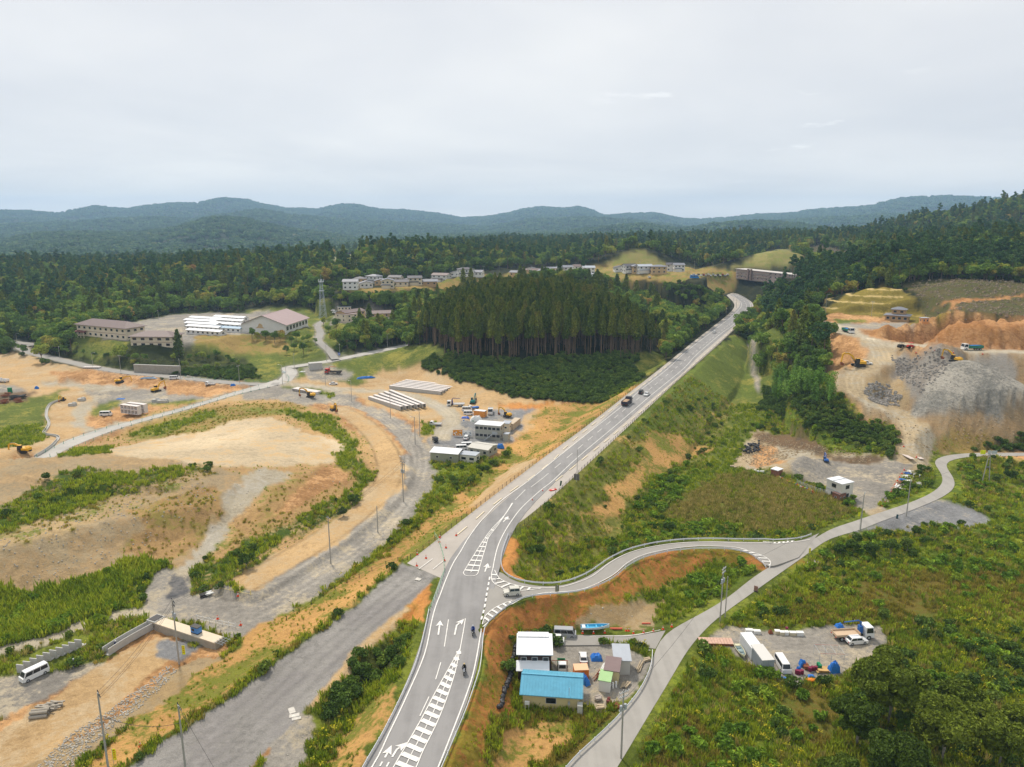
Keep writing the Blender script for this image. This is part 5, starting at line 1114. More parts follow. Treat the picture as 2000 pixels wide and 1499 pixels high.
def excavator(label,loc,rz,paint=YEL,s=1.,arm=0,cat='excavator',name='excavator',grp=None,boomdrop=0.,up=None):
    t=thing(name,label,cat,loc,rz,grp); t.scale=(s,s,s)
    for sg in (-1,1):
        pr=[(-1.9,.25),(-1.6,.02),(1.6,.02),(1.9,.25),(1.95,.55),(1.6,.82),(-1.6,.82),(-1.95,.55)]
        G().prism(pr,sg*1.25-.27,sg*1.25+.27).obj('track',DARK,t)
    G().box((0,0,.6),(2.2,2.0,.5)).obj('undercarriage',DARK,t); G().tube([(0,0,.8),(0,0,1.05)],.75,12).obj('turntable',DARK,t)
    u=G(); u.box((-.55,0,1.45),(2.6,2.5,.75),taper=.96); u.obj('upper_body',paint,t)
    G().box((-1.95,0,1.4),(.6,2.4,.95),taper=.85).obj('counterweight',paint,t); G().box((-1.1,-.55,1.95),(1.2,1.1,.32),taper=.9).obj('engine_hood',paint,t)
    c=G().prism([(.1,1.05),(1.45,1.05),(1.5,1.9),(1.15,2.85),(.05,2.85)],.35,1.25).obj('cab',DARK,t)
    pane(t,[(1.49,.42,1.2),(1.49,1.18,1.2),(1.2,1.18,2.7),(1.2,.42,2.7)],name='cab_window'); G().box((.6,.8,2.89),(1.2,.95,.08)).obj('cab_roof',paint,t)
    d=boomdrop
    bm=[(.9,1.5),(2.2,3.5-d),(3.6,4.4-d*1.4),(5.2,4.3-d*1.6)]; 
    def beam(nm,pts,w0,w1,yy=-.25,m=paint):
        up=[];dn=[]; n=len(pts)
        for i,(x,z) in enumerate(pts):
            a=pts[max(i-1,0)];b_=pts[min(i+1,n-1)]; tx,tz=b_[0]-a[0],b_[1]-a[1]; l=math.hypot(tx,tz); k=w0+(w1-w0)*i/(n-1) if i not in(0,) else w0*.6
            up.append((x-tz/l*k/2,z+tx/l*k/2)); dn.append((x+tz/l*k/2,z-tx/l*k/2))
        G().prism(up+dn[::-1],yy-.18,yy+.18).obj(nm,m,t)
    beam('boom',bm,.75,.4); e=bm[-1]; st=[(e[0]-.6,e[1]+.35),(e[0]+.1,e[1]-.1),(e[0]+.5-arm,e[1]-3.0+d*.3)]
    beam('stick',st,.5,.3); k=st[-1]
    G().prism([(k[0]+.15,k[1]+.2),(k[0]-.15,k[1]+.15),(k[0]-.95,k[1]-.35),(k[0]-.75,k[1]-.95),(k[0]+.1,k[1]-.85)],-.75,.25).obj('bucket',DARK if paint is not YEL else RUST,t)
    G().tube([(1.3,-.25,1.5),(2.5,-.25,3.2-d)],.08,6).obj('hydraulic_ram',STEEL,t); G().tube([(3.0,-.25,4.55-d*1.3),(e[0]-.5,-.25,e[1]+.45)],.07,6).obj('hydraulic_ram',STEEL,t)
    return t
# ---------------------------------------------------------------- vehicles on the highway
def onhw(px,py): p=PX(px,py); p[2]=float(topz(p[0],p[1])[0])+.13; return tuple(p)
hd=heading(1126,880,1181,834)
hw2=heading(1181,834,1239,785)
TB=truck('dump_truck','dark dump truck loaded with soil driving away up the highway','dump truck',onhw(1224,791),hw2,BLACKP,8,2.5,'dump',SANDL,cm('dark_blue_bed',(52,50,66),.5))
car('kei_van','small black boxy van ahead of the dark dump truck on the highway','van',onhw(1252,770),hw2,BLACKP,3.5,1.5,1.75,'kei')
car('parked_car','white saloon coming down the highway beside the black van','car',onhw(1263,773),hw2+math.pi,WHITE,4.5,1.75,1.42,'sedan').name='white_saloon'
car('hatchback_car','white hatchback far up the highway near the side bridge','car',onhw(1395,651),heading(1388,656,1402,644)+math.pi,WHITE,4.2,1.7,1.5,'hatch')
car('off_road_car','champagne boxy off-road car waiting at the side road mouth','car',onhw(1000,1163),math.pi+R(8),BEIGE,3.5,1.6,1.72,'jeep')
def rider(px,py,rz,jac,helm,lab1,lab2,fair):
    p=onhw(px,py); t=thing('motorcycle',lab1,'motorcycle',p,rz); wm=G(); 
    for x in (-.72,.72):
        me=G().tube([(0,-.07,0),(0,.07,0)],.32,12).mesh('wheel',RUB); w_=inst('wheel',me,t,(x,0,.32)); inst('rim',G().tube([(0,-.075,0),(0,.075,0)],.2,8).mesh('rim',RIM),w_,(0,0,0))
    G().prism([(-.5,.45),(.35,.35),(.5,.7),(.35,.95),(.1,.98),(-.1,.82),(-.75,.86),(-.8,.72)],-.15,.15,.8).obj('frame_and_tank',fair,t)
    G().box((-.35,0,.86),(.7,.28,.1)).obj('seat',DARK,t); G().prism([(.5,.6),(.78,.75),(.7,1.12),(.45,1.0)],-.18,.18,.8).obj('fairing',fair,t)
    G().tube([(.45,-.38,1.02),(.52,0,1.08),(.45,.38,1.02)],.025,6).obj('handlebar',DARK,t); G().tube([(.72,0,.32),(.5,0,1.0)],.06,6).obj('fork',STEEL,t)
    G().box((.8,0,.86),(.06,.2,.16)).obj('headlight',AMB,t); G().tube([(-.2,-.2,.35),(-.85,-.22,.5)],.06,6).obj('exhaust',STEEL,t)
    for sg in (-1,1): G().tube([(.42,sg*.25,1.05),(.36,sg*.33,1.25)],.015,4).box((.34,sg*.36,1.28),(.03,.14,.08)).obj('mirror',DARK,t)
    # rider: one skinned body
    pr=thing('person',lab2,'person',p,rz); me=bpy.data.meshes.new('body')
    V=[(-.38,0,.98),(-.30,0,1.22),(-.16,0,1.46),(-.10,0,1.55),(-.04,0,1.66),   # pelvis spine neck head base
       (-.16,.2,1.43),(.08,.32,1.22),(.40,.34,1.07),(-.16,-.2,1.43),(.08,-.32,1.22),(.40,-.34,1.07),
       (-.32,.12,.94),(.10,.24,.86),(-.10,.22,.45),(.06,.22,.40),(-.32,-.12,.94),(.10,-.24,.86),(-.10,-.22,.45),(.06,-.22,.40)]
    E=[(0,1),(1,2),(2,3),(3,4),(2,5),(5,6),(6,7),(2,8),(8,9),(9,10),(0,11),(11,12),(12,13),(13,14),(0,15),(15,16),(16,17),(17,18)]
    Rr=[.17,.17,.15,.07,.07,.09,.065,.045,.09,.065,.045,.12,.095,.06,.06,.12,.095,.06,.06]
    me.from_pydata(V,E,[]); bo_=bpy.data.objects.new('body',me); C.objects.link(bo_); bo_.parent=pr
    sk=bo_.modifiers.new('skin','SKIN'); 
    me.skin_vertices.new() if not me.skin_vertices else None
    for i,r_ in enumerate(Rr): me.skin_vertices[0].data[i].radius=(r_,r_)
    me.skin_vertices[0].data[0].use_root=True
    bo_.modifiers.new('sub','SUBSURF').levels=1; bo_.modifiers['sub'].render_levels=1; me.materials.append(jac)
    G().lathe((-.02,0,1.60),[(.09,0),(.14,.06),(.155,.14),(.14,.23),(.08,.29),(.02,.31)],12).obj('helmet',helm,pr,sm=True); G().box((.11,0,1.74),(.06,.2,.09)).obj('visor',GLASS,pr)
    for sg in (-1,1):
        gg=G().blob((.42,sg*.34,1.07),(.12,.08,.07),3); 
        for q in range(4): gg.tube([(.45,sg*.34+(q-1.5)*.02,1.08),(.50,sg*.34+(q-1.5)*.02,1.06),(.485,sg*.34+(q-1.5)*.02,1.03)],.009,4)
        gg.tube([(.42,sg*.30,1.07),(.46,sg*.29,1.04)],.01,4).obj('glove',DARK,pr)
        G().prism([(-.06,.30),(.2,.30),(.2,.36),(.08,.44),(-.06,.44)],sg*.22-.05,sg*.22+.05).obj('boot',DARK,pr)
    return t
hd2=heading(930,1190,905,1330)
rider(924,1240,hd2,cm('blue_jacket',(34,70,150),.7),cm('white_helmet',(226,228,232),.3),'black motorcycle ridden by the person in the blue jacket','person in blue jacket and white helmet riding a motorcycle',cm('black_fairing',(44,44,50),.35))
rider(907,1316,hd2,cm('black_jacket',(32,32,36),.7),cm('cream_helmet',(236,204,140),.3),'white and black motorcycle ridden by the person in black','person in black jacket and cream helmet riding a motorcycle',cm('pale_fairing',(196,198,206),.35))
# ---------------------------------------------------------------- guard rails and fences
def world_line(s,off=0.,z=0.,sp=2.,curve=3):
    p=[Vector(tuple(q)) for q in relax(resamp([tuple(gp(*a[:2])) for a in P3(s)],max(4,len(P3(s))*curve)),2)]
    n=max(2,int(sum((b-a).length for a,b in zip(p,p[1:]))/sp)); p=rs(p,n)
    o=[]
    for i,v in enumerate(p):
        t=p[min(i+1,n)]-p[max(i-1,0)]; nn=Vector((-t.y,t.x,0)).normalized(); q=v+nn*off; q.z=float(Hf(q.x,q.y))+z; o.append(q)
    return o
def guardrail(s,label,name='guardrail',sp=2.,curve=3):
    p=world_line(s,0,0,sp,curve); c=sum(p,Vector())/len(p); root=thing(name,label,'guardrail',tuple(p[0])); o=p[0]
    g=G(); vs=[];fs=[]
    prof=[(-.03,.42),(.05,.46),(.0,.52),(.0,.58),(.05,.64),(-.03,.76),(-.07,.76),(-.07,.42)]; k=len(prof)
    for i,v in enumerate(p):
        t=p[min(i+1,len(p)-1)]-p[max(i-1,0)]; n=Vector((-t.y,t.x,0)).normalized()
        for a,z in prof: vs.append(v-o+n*a+Vector((0,0,z)))
    for i in range(len(p)-1):
        for j in range(k): fs.append((i*k+j,i*k+(j+1)%k,(i+1)*k+(j+1)%k,(i+1)*k+j))
    g.add(vs,fs); g.obj('rail_beam',RAILW,root)
    pm=guardrail.pm
    for i in range(0,len(p),2): inst('post',pm,root,tuple(p[i]-o))
    return root
guardrail.pm=G().tube([(0,0,-.3),(0,0,.8)],.07,6).mesh('post',RAILW)
guardrail('695,1530 712,1497 745,1443 778,1377 805,1319 819,1280 836,1205 838,1193','white guardrail along the ditch side of the lower highway curve')
guardrail('858,1515 866,1497 890,1439 904,1407 916,1376 926,1346 938,1310 941,1280 944,1240 945,1226 954,1219 972,1203 993,1186 1019,1171 1054,1166 1089,1164 1126,1161 1159,1152 1184,1141 1201,1131 1226,1108 1257,1092 1306,1080 1362,1074 1425,1075 1460,1082 1481,1094 1495,1110','long white guardrail above the house yard running round to the side road')
guardrail('993,1047 982,1075 977,1100 982,1121 994,1132 1021,1140 1056,1144 1091,1144 1122,1135 1152,1121 1187,1095 1226,1076 1273,1064 1327,1057 1387,1055 1450,1057 1513,1058 1565,1055 1584,1047','white guardrail on the far side of the curving side road beside the reed field')
guardrail('1105,1505 1124,1482 1162,1448 1200,1412 1230,1378 1250,1352 1266,1321 1274,1294 1274,1276','white guardrail between the house yard garden and the farm road')
def fence(s,label,sp=2.,hh=1.1,m=FENC,name='fence',wires=3,curve=2):
    p=world_line(s,0,0,sp,curve); root=thing(name,label,'fence',tuple(p[0])); o=p[0]; pm=G().box((0,0,hh/2),(.1,.1,hh+.3)).mesh('fence_post',m)
    for v in p: inst('fence_post',pm,root,tuple(v-o))
    for i in range(wires): 
        z=hh*(.25+.7*i/max(1,wires-1)); G().tube([v-o+Vector((0,0,z)) for v in p],.025,3).obj('fence_wire',m,root)
    return root
fence('802,1092 840,1064 885,1030 960,970 997,943 1080,879 1125,849 1224,771 1288,721','dark post and wire fence along the sandy verge side of the highway',2.6)
fence('998,1050 1034,1014 1110,945 1160,899 1240,823 1322,746 1394,683 1443,637','dark post and wire fence along the top of the long green embankment',2.6)
fence('560,1212 640,1160 700,1128 760,1100 796,1094','low wire fence between the sandy strip and the old gravel road',3.2,.9,wires=2)
fence('1556,948 1575,958 1600,966 1632,975','grey mesh fence beside the two-storey container office',1.6,1.9,STEEL,'mesh_fence',5)
# ---------------------------------------------------------------- poles and wires
def pole(px,py,h,label,kind=0,az_=None,grp=None,fl=0,name='utility_pole',loc=None,r=.17):
    p=PX(px,py) if loc is None else loc; t=thing(name,label,{'utility_pole':'utility pole','street_lamp':'street lamp'}.get(name,'pole'),tuple(p),az_ if az_ is not None else 0,grp)
    G().tube([(0,0,-.4),(0,0,h)],r,8,r2=r*.62).obj('pole_shaft',POLE,t)
    if kind>=1:
        for z,w_ in ((h-.35,1.9),(h-1.15,1.5))[:2 if kind>1 else 1]:
            G().box((.12,0,z),(.09,w_,.09)).obj('crossarm',STEEL,t)
            for y in (-w_*.46,-w_*.18,w_*.18,w_*.46): G().lathe((.12,y,z+.05),[(.05,0),(.09,.08),(.05,.14),(.08,.2),(.03,.28)],6).obj('insulator',DARK if fl else WPL,t)
    if kind>=2:
        for y in (-.42,.42): G().lathe((.05,y,h-3.4),[(.2,0),(.24,.05),(.24,.75),(.18,.85)],10).obj('transformer',STEEL,t)
        G().box((0,0,h-3.5),(.3,1.4,.1)).obj('transformer_arm',STEEL,t)
    if kind==3 or kind==-1:
        G().tube([(0,0,h-.1),(.9,0,h+.15),(1.3,0,h+.15)],.05,5).obj('lamp_arm',STEEL,t); G().box((1.5,0,h+.14),(.55,.2,.1)).obj('lamp_head',WPL,t)
    return t
def wire(pts,label,sag=.6,r=.025,name='power_line'):
    out_=[]
    for a,b in zip(pts,pts[1:]):
        a,b=Vector(a),Vector(b)
        for i in range(9): u=i/8; q=a.lerp(b,u); q.z-=sag*4*u*(1-u); out_.append(q)
    o=G().tube(out_,r,3).obj(name,DARK); tag(o,label,'cable'); return o
W1=pole(350,1296,13.2,'concrete power pole with crossarms beside the blue generator and box culvert',2,R(40),fl=1)
W2=pole(213,1512,13.6,'concrete power pole with crossarms at the lower corner above the rubble strip',1,R(40),fl=1)
W3=pole(366,1535,13.2,'concrete power pole standing beside the old gravel road at the bottom',1,R(40),fl=1)
W4=pole(646,1100,12,'slim concrete power pole beside the straight sandy fill road',1,R(50),fl=1)
W5=pole(788,980,12.5,'power pole with double crossarms where the curved gravel road bends',2,R(50),fl=1)
W6=pole(1213,1482,12.2,'concrete power pole with transformers between guardrail and farm road',2,R(-60))
W7=pole(1406,1215,12.5,'power pole with transformers by the farm road junction, nearer of the pair',2,R(-40))
pole(1416,1206,9.5,'dark support pole close beside the transformer pole by the junction',0,R(-40),r=.14)
W8=pole(1680,1037,11,'plain pole with a yellow banner beside the farm road',1,R(-30))
pole(1770,1009,11,'plain slim pole on the verge beside the scrap pile',1,R(-30))
pole(738,1040,7.5,'short slim pole on the gravel beside the sandy fill road',0)
for px,py,h,l in [(791,944,8.5,'black street lamp on the gravel bend near the grey site sheds'),(1021,480+0,0,'')]:
    if h: pole(px,py,h,l,-1,R(160),name='street_lamp',r=.1)
pole(1127,925,7.5,'thin white mast standing on the highway shoulder beside a square sign',0,r=.09,name='mast')
pole(820,852,10,'street lamp rising from the grassy bank beside the site entrance',-1,R(200),name='street_lamp'); pole(811,868,10.5,'pole with yellow marker beside the site entrance road',-1,R(200),name='street_lamp')
for i,(px,py,h) in enumerate([(34,673,7),(117,700,7),(182,718,8),(236,726,9),(353,738,9.5),(468,748,9),(552,751,10),(636,753,8),(687,785,10),(763,818,11),(575,722,9),(559,738,6),(616,674,12),(664,699,8),(757,679,8),(638,706,9.5),(101,652,8),(115,654,8),(256,610,7),(310,625,7),(1396,628,9),(1431,605,9),(1438,602,9),(1418,620,7),(1612,612,11),(1702,617,8),(1447,640,7),(1100,540,9),(1250,528,8),(1356,528,9),(1392,532,9),(1349,540,8),(920,538,7),(945,536,7),(975,533,9),(870,540,8)]):
    lab=['slim pole along the upper road beside the wooded school bank','slim street pole among the site roads on the valley floor','slim pole beside the far highway and village roads'][0 if i<6 else 1 if i<20 else 2]
    pole(px,py,h,lab,-1 if i%2==0 else 1,R(30*i),grp=['poles along the upper road','poles among the site roads','poles of the far roads'][0 if i<6 else 1 if i<20 else 2],name='street_pole',r=.13)
def top(t,dy=0,dz=-.1):
    h=max(v.co.z for v in t.children[0].data.vertices); return t.matrix_basis@Vector((.12,dy,h+dz))
for dy in (-.85,-.3,.85): 
    wire([top(W2,dy),top(W1,dy),top(W4,dy),top(W5,dy)],{-.85:'black power cable on the outer crossarm ends along the sandy fill road',-.3:'middle black power cable strung along the sandy fill road',.85:'black power cable on the crossarm ends nearer the highway'}[dy],.9)
wire([top(W2,0,-3.5),top(W3,0,-2.5)],'sagging cable between the two lowest power poles',1.2,.035); wire([top(W3,.5,-.2),(-20,60,10)],'cable leaving the lowest pole towards the lower edge',.6)
wire([top(W6,.5,-1),top(W7,.5,-1),top(W8,.5,-.5)],'cable between the transformer poles along the farm road',1.4)
# big two-legged pole with yellow panels
p=PX(1925,942); t=thing('sign_mast','tall two-legged mast carrying yellow and grey panels beside the bending farm road','sign',tuple(p))
for sx,nx in ((-1.15,-.2),(1.15,.2)): G().tube([(sx,0,-.3),(nx,0,9.2)],.16,8,r2=.12).obj('mast_leg',POLE,t)
for i,x in enumerate((-2.6,-1.8)): G().box((x,0,9.9),(.72,.12,1.25)).obj('yellow_panel',FLAG,t)
for i,x in enumerate((-.2,.9,1.8)): G().box((x,.05,9.9),(.9,.12,.9 if i else 1.0)).obj('grey_panel',cm('grey_panel',(196,202,206)),t)
G().box((-.4,.12,9.3),(5.2,.12,.12)).obj('cross_beam',STEEL,t); G().box((0,0,5),(1.3,.1,.1)).obj('brace',STEEL,t)
# yellow banners
def banner(px,py,h,w_,zz_,label,rz=0,txt=1):
    p=PX(px,py); t=thing('banner',label,'banner',tuple(p),rz); G().tube([(0,0,-.2),(0,0,zz_+h+.1)],.035,5).obj('banner_pole',STEEL,t)
    G().box((w_/2+.04,0,zz_+h/2),(w_,.04,h)).obj('banner_cloth',FLAG,t)
    if txt:
        g=G()
        for i in range(4): 
            z=zz_+h*(.85-.2*i); 
            for a,b_,c,d_ in ((0,.0,.6,.12),(0,.18,.5,.1),(-.12,.08,.1,.34),(.14,-.04,.1,.3)): g.box((w_/2+.04+a*w_,-.03,z+b_*h*.2),(c*w_,.02,d_*h*.2))
        g.obj('banner_lettering',REDW,t)
banner(357,1287,1.9,.55,.9,'narrow yellow banner with red lettering near the blue generator'); banner(222,1492,1.9,.5,.7,'narrow yellow banner with red lettering by the lower power pole')
banner(1579,1085,1.4,.55,.5,'yellow banner on the verge where the side road meets the farm road',R(20)); banner(1678,1036,1.2,.7,4.0,'yellow banner hung on the plain pole by the farm road',R(180),0)

def pt(px,py,h): q=gp(px,py); return (q[0],q[1],q[2]+h)
wire([pt(1680,1037,10.6),pt(1770,1009,10.6),pt(1925,942,9),pt(2060,905,10)],'cable carried along the farm road past the scrap strip',1.2,.03)
wire([pt(552,751,9.6),pt(636,753,8),pt(687,785,9.6),pt(763,818,10),pt(811,868,10),pt(788,980,11.5)],'cable following the gravel road between the site poles',1.0,.03)
wire([pt(117,700,6.8),pt(182,718,7.8),pt(236,726,8.8),pt(353,738,9.2),pt(468,748,8.8),pt(552,751,9.6)],'cable along the upper road past the school bank',.8,.03)
# ---------------------------------------------------------------- buildings
ROOFBR=cm('brown_metal_roof',(116,98,94),.6,noise=.08,scale=.6); ROOFG=cm('grey_tile_roof',(128,130,138),.6,noise=.1,scale=1); ROOFD=cm('dark_roof',(84,82,88),.6,noise=.1,scale=1); ROOFW=cm('white_metal_roof',(236,238,240),.4,noise=.03,scale=1); ROOFP=cm('pinkish_roof',(172,150,148),.6,noise=.05,scale=.4)
ROOFB=cm('sky_blue_metal_roof',(96,170,198),.5,noise=.1,scale=.9); ROOFGN=cm('pale_green_roof',(164,200,140),.6,noise=.06,scale=1); ROOFBN=cm('taupe_roof',(132,112,110),.6,noise=.06,scale=1); ROOFL=cm('light_grey_roof',(178,184,192),.5,noise=.05,scale=1)
WCREAM=cm('cream_wall',(226,212,186),.85,noise=.05,scale=.5); WWHITE=cm('white_wall',(232,230,224),.8,noise=.05,scale=.6); WTAN=cm('tan_wall',(206,176,132),.85,noise=.06,scale=.7); WBEIGE=cm('beige_wall',(214,198,148),.85,noise=.05,scale=1); WBROWN=cm('dark_brown_wall',(66,46,42),.8,noise=.1,scale=2); WGREY=cm('grey_panel_wall',(172,172,160),.7,noise=.05,scale=1); WSTONE=cm('brick_tan_wall',(190,156,116),.85,noise=.1,scale=1.5); WGB=cm('grey_brown_wall',(150,130,122),.85,noise=.08,scale=.6); HUT=cm('brown_hut',(146,98,78),.8,noise=.12,scale=2)
TRIMB=cm('brown_trim',(120,70,62),.7)
def bl(name,label,cat,a,b,depth,h,wall,roofm,roof='gable',rise=1.5,ov=.5,rows=1,cols=3,side=2,ww=1.1,wh=1.0,z=None,grp=None,base=.0,door=0,w_=None,trim=None,wins=None):
    """front wall runs from photo point a to b on the ground; the building stands behind it"""
    A=Vector(tuple(gp(*a) if z is None else pz(a[0],a[1],z))); B=Vector(tuple(gp(*b) if z is None else pz(b[0],b[1],z)))
    d=B-A; W_=w_ or math.hypot(d.x,d.y); rz=math.atan2(d.y,d.x); zb=min(A.z,B.z)
    return blw(name,label,cat,(A.x,A.y,zb),rz,W_,depth,h,wall,roofm,roof,rise,ov,rows,cols,side,ww,wh,grp,door,trim,wins)
def blw(name,label,cat,loc,rz,W_,D_,h,wall,roofm,roof='gable',rise=1.5,ov=.5,rows=1,cols=3,side=2,ww=1.1,wh=1.0,grp=None,door=0,trim=None,wins=None,parent=None):
    t=parent or thing(name,label,cat,loc,rz,grp)
    g=G().box((W_/2,D_/2,h/2-.4),(W_,D_,h+.8))
    if roof=='gable': g.prismx([(0,h),(D_,h),(D_/2,h+rise*.97)],0.02,W_-.02)
    if roof=='gabley': g.prism([(0,h),(W_,h),(W_/2,h+rise*.97)],.02,D_-.02)
    if roof=='mono': g.prismx([(0,h),(D_,h),(D_,h+rise*.95)],0.02,W_-.02)
    g.obj('wall',wall,t); g=G(); th=.14; o=ov
    if roof=='gable':
        g.prismx([(-o,h-o*rise/(D_/2)),(D_/2,h+rise),(D_+o,h-o*rise/(D_/2)),(D_+o,h-o*rise/(D_/2)+th),(D_/2,h+rise+th*1.2),(-o,h-o*rise/(D_/2)+th)],-o,W_+o)
        g.box((W_/2,D_/2,h+rise+th*1.3),(W_+2*o,.3,.12))
    elif roof=='gabley':
        k=rise/(W_/2); g.prism([(-o,h-o*k),(W_/2,h+rise),(W_+o,h-o*k),(W_+o,h-o*k+th),(W_/2,h+rise+th*1.2),(-o,h-o*k+th)],-o,D_+o); g.box((W_/2,D_/2,h+rise+th*1.3),(.3,D_+2*o,.12))
    elif roof=='hip':
        m_=min(W_,D_)/2; v=[(-o,-o,h),(W_+o,-o,h),(W_+o,D_+o,h),(-o,D_+o,h),(-o,-o,h+th),(W_+o,-o,h+th),(W_+o,D_+o,h+th),(-o,D_+o,h+th)]
        r1,r2=((m_,D_/2),(W_-m_,D_/2)) if W_>=D_ else ((W_/2,m_),(W_/2,D_-m_)); v+=[(r1[0],r1[1],h+th+rise),(r2[0],r2[1],h+th+rise)]
        f=[(0,3,2,1),(0,1,5,4),(1,2,6,5),(2,3,7,6),(3,0,4,7)]+([(4,5,9,8),(5,6,9),(6,7,8,9),(7,4,8)] if W_>=D_ else [(4,5,8),(5,6,9,8),(6,7,9),(7,4,8,9)])
        g.add(v,f)
    elif roof=='mono': g.prismx([(-o,h-o*rise/D_+.01),(D_+o,h+rise+o*rise/D_),(D_+o,h+rise+o*rise/D_+th),(-o,h-o*rise/D_+th)],-o,W_+o)
    else: g.box((W_/2,D_/2,h+.12),(W_+2*o,D_+2*o,.22))
    g.obj('roof',roofm,t)
    if trim: G().box((W_/2,-.04,h*.5),(W_+.1,.07,.18)).box((W_/2,-.04,h-.12),(W_+.1,.07,.2)).obj('trim_band',trim,t)
    sh=h/rows
    wm=G().box((0,0,0),(ww,.07,wh)).mesh('window',GLASS); fm=G().box((0,.0,0),(ww+.2,.05,wh+.2)).mesh('window_frame',cm('window_frame',(200,198,194),.5))
    def win(x,y,z,rz_): 
        a=inst('window',wm,t,(x,y,z),rz_); inst('window_frame',fm,a,(0,.02,0))
    for r_ in range(rows):
        z=sh*(r_+.58)
        for c in range(cols):
            if wins and (r_,c) in wins: continue
            if door and r_==0 and c==door-1: G().box((W_*(c+.5)/cols,-.03,1.0),(.9,.08,2.0)).obj('door',cm('door',(92,88,88),.6),t); continue
            win(W_*(c+.5)/cols,-.035,z,0)
        for c in range(side): win(W_+.035,D_*(c+.5)/side,z,R(90)); win(-.035,D_*(c+.5)/side,z,R(-90))
    return t
# school on the bank
t=bl('school_building','long cream school building with brown hipped roof above the overgrown bank','school',(152,657),(247,665),13,7.4,WCREAM,ROOFBR,'hip',3.2,1.2,2,9,3,1.8,1.3,trim=TRIMB)
for x in (14,18.5): G().box((x,3,8.2),(2.2,1.2,1.4)).obj('roof_dormer',DARK,t)
G().prismx([(-2.6,3.0),(0,3.8),(0,3.9),(-2.6,3.1)],0,10).obj('porch_roof',TRIMB,t)
for x in (.5,3.6,6.6,9.6): G().tube([(x,-2.4,-.4),(x,-2.4,3.0)],.18,6).obj('porch_column',WCREAM,t)
t=bl('school_building','cream school wing with brown hipped roof and dark red window bands beside the conical tree','school',(256,676),(337,680),12,6.4,WCREAM,ROOFBR,'hip',2.6,1.2,2,5,3,2.2,1.4,trim=TRIMB)
t=bl('gymnasium','large cream hall with wide pinkish gabled roof beside the wooded bank','hall',(472,650),(559,655),36,6.8,WWHITE,ROOFP,'gabley',5.6,1.3,1,1,7,3.2,2.4,wins={(0,0)})
G().prism([(9.5,4.2),(15.5,4.2),(14.4,5.0),(14.2,6.2),(13.4,6.9),(12.4,7.2),(11.6,6.6),(11.2,5.4)],-.06,-.01).obj('wall_stain',WTAN,t)
G().box((13,-.06,1.2),(20,.1,.18)).obj('wall_ledge',WCREAM,t); G().box((24,38,4.5),(8,1,.6)).obj('balcony',WWHITE,t)
rh=heading(372,646,432,650,14.6); rn=[]
for i,(px,py,lb) in enumerate([(404,652,'nearest long white-roofed row house behind the car park of the hall'),(402,644,''),(398,638,''),(396,632,''),(444,646,''),(446,638,''),(448,631,''),(452,625,''),(405,627,''),(470,640,'')]):
    p=pz(px,py,14.6); t=blw('row_house',lb or 'long low temporary row house with white metal roof behind the hall','house',(p[0]-13,p[1],14.4),rh,27,5.6,2.7,WWHITE,ROOFW if i!=4 else cm('pale_blue_metal_roof',(150,178,200),.5),'gable',.7,.4,1,7,1,1.4,1.0,grp=None if lb else 'temporary row houses behind the hall')
t=bl('office_building','tan two-storey building with brown roof on the knoll behind the winding road','building',(676,630),(714,624),9,6.2,WTAN,ROOFBR,'gable',1.4,.5,2,4,2,1.4,1.1); t=bl('office_building','cream two-storey block with pinkish flat roof left of the tan building on the knoll','building',(655,628),(677,631),10,5.4,WCREAM,ROOFP,'flat',0,.3,2,2,2)
t=bl('flat_roof_building','small cream flat-roofed block at the top of the knoll beside the pylon','building',(660,612),(686,612),7,4.5,WCREAM,ROOFL,'flat',0,.2,2,4,1); t=bl('long_low_building','long low brown-roofed building behind the tan block on the knoll','building',(716,622),(768,618),9,3.2,WTAN,ROOFBR,'gable',1.6,.6,1,6,1)
# lattice tower
p=gp(631,622); t=thing('lattice_tower','tall steel lattice tower behind the knoll buildings','tower',tuple(p)); hh=28
def leg(z,sx,sy): r=2.3*(1-z/hh*.72); return Vector((sx*r,sy*r,z))
for sx,sy in ((-1,-1),(1,-1),(1,1),(-1,1)): G().tube([leg(-1,sx,sy),leg(hh,sx,sy)],.14,5,r2=.09).obj('tower_leg',cm('tower_steel',(176,186,196),.5),t)
for i in range(9):
    z0,z1=hh*i/9,hh*(i+1)/9; g=G()
    for (a,b) in (((-1,-1),(1,-1)),((1,-1),(1,1)),((1,1),(-1,1)),((-1,1),(-1,-1))): g.tube([leg(z0,*a),leg(z1,*b)],.06,3).tube([leg(z0,*b),leg(z1,*a)],.06,3).tube([leg(z1,*a),leg(z1,*b)],.06,3)
    g.obj('lattice_brace',cm('tower_steel',(176,186,196)),t)
for z in (20,26.5): G().box((0,0,z),(3.4,3.4,.25)).obj('platform',STEEL,t)
for a in range(4): G().box((1.8*math.cos(a*1.57),1.8*math.sin(a*1.57),27.6),(.3,.3,1.8)).obj('antenna',WPL,t)
G().tube([(0,0,28),(0,0,32)],.08,4).obj('spire',STEEL,t)
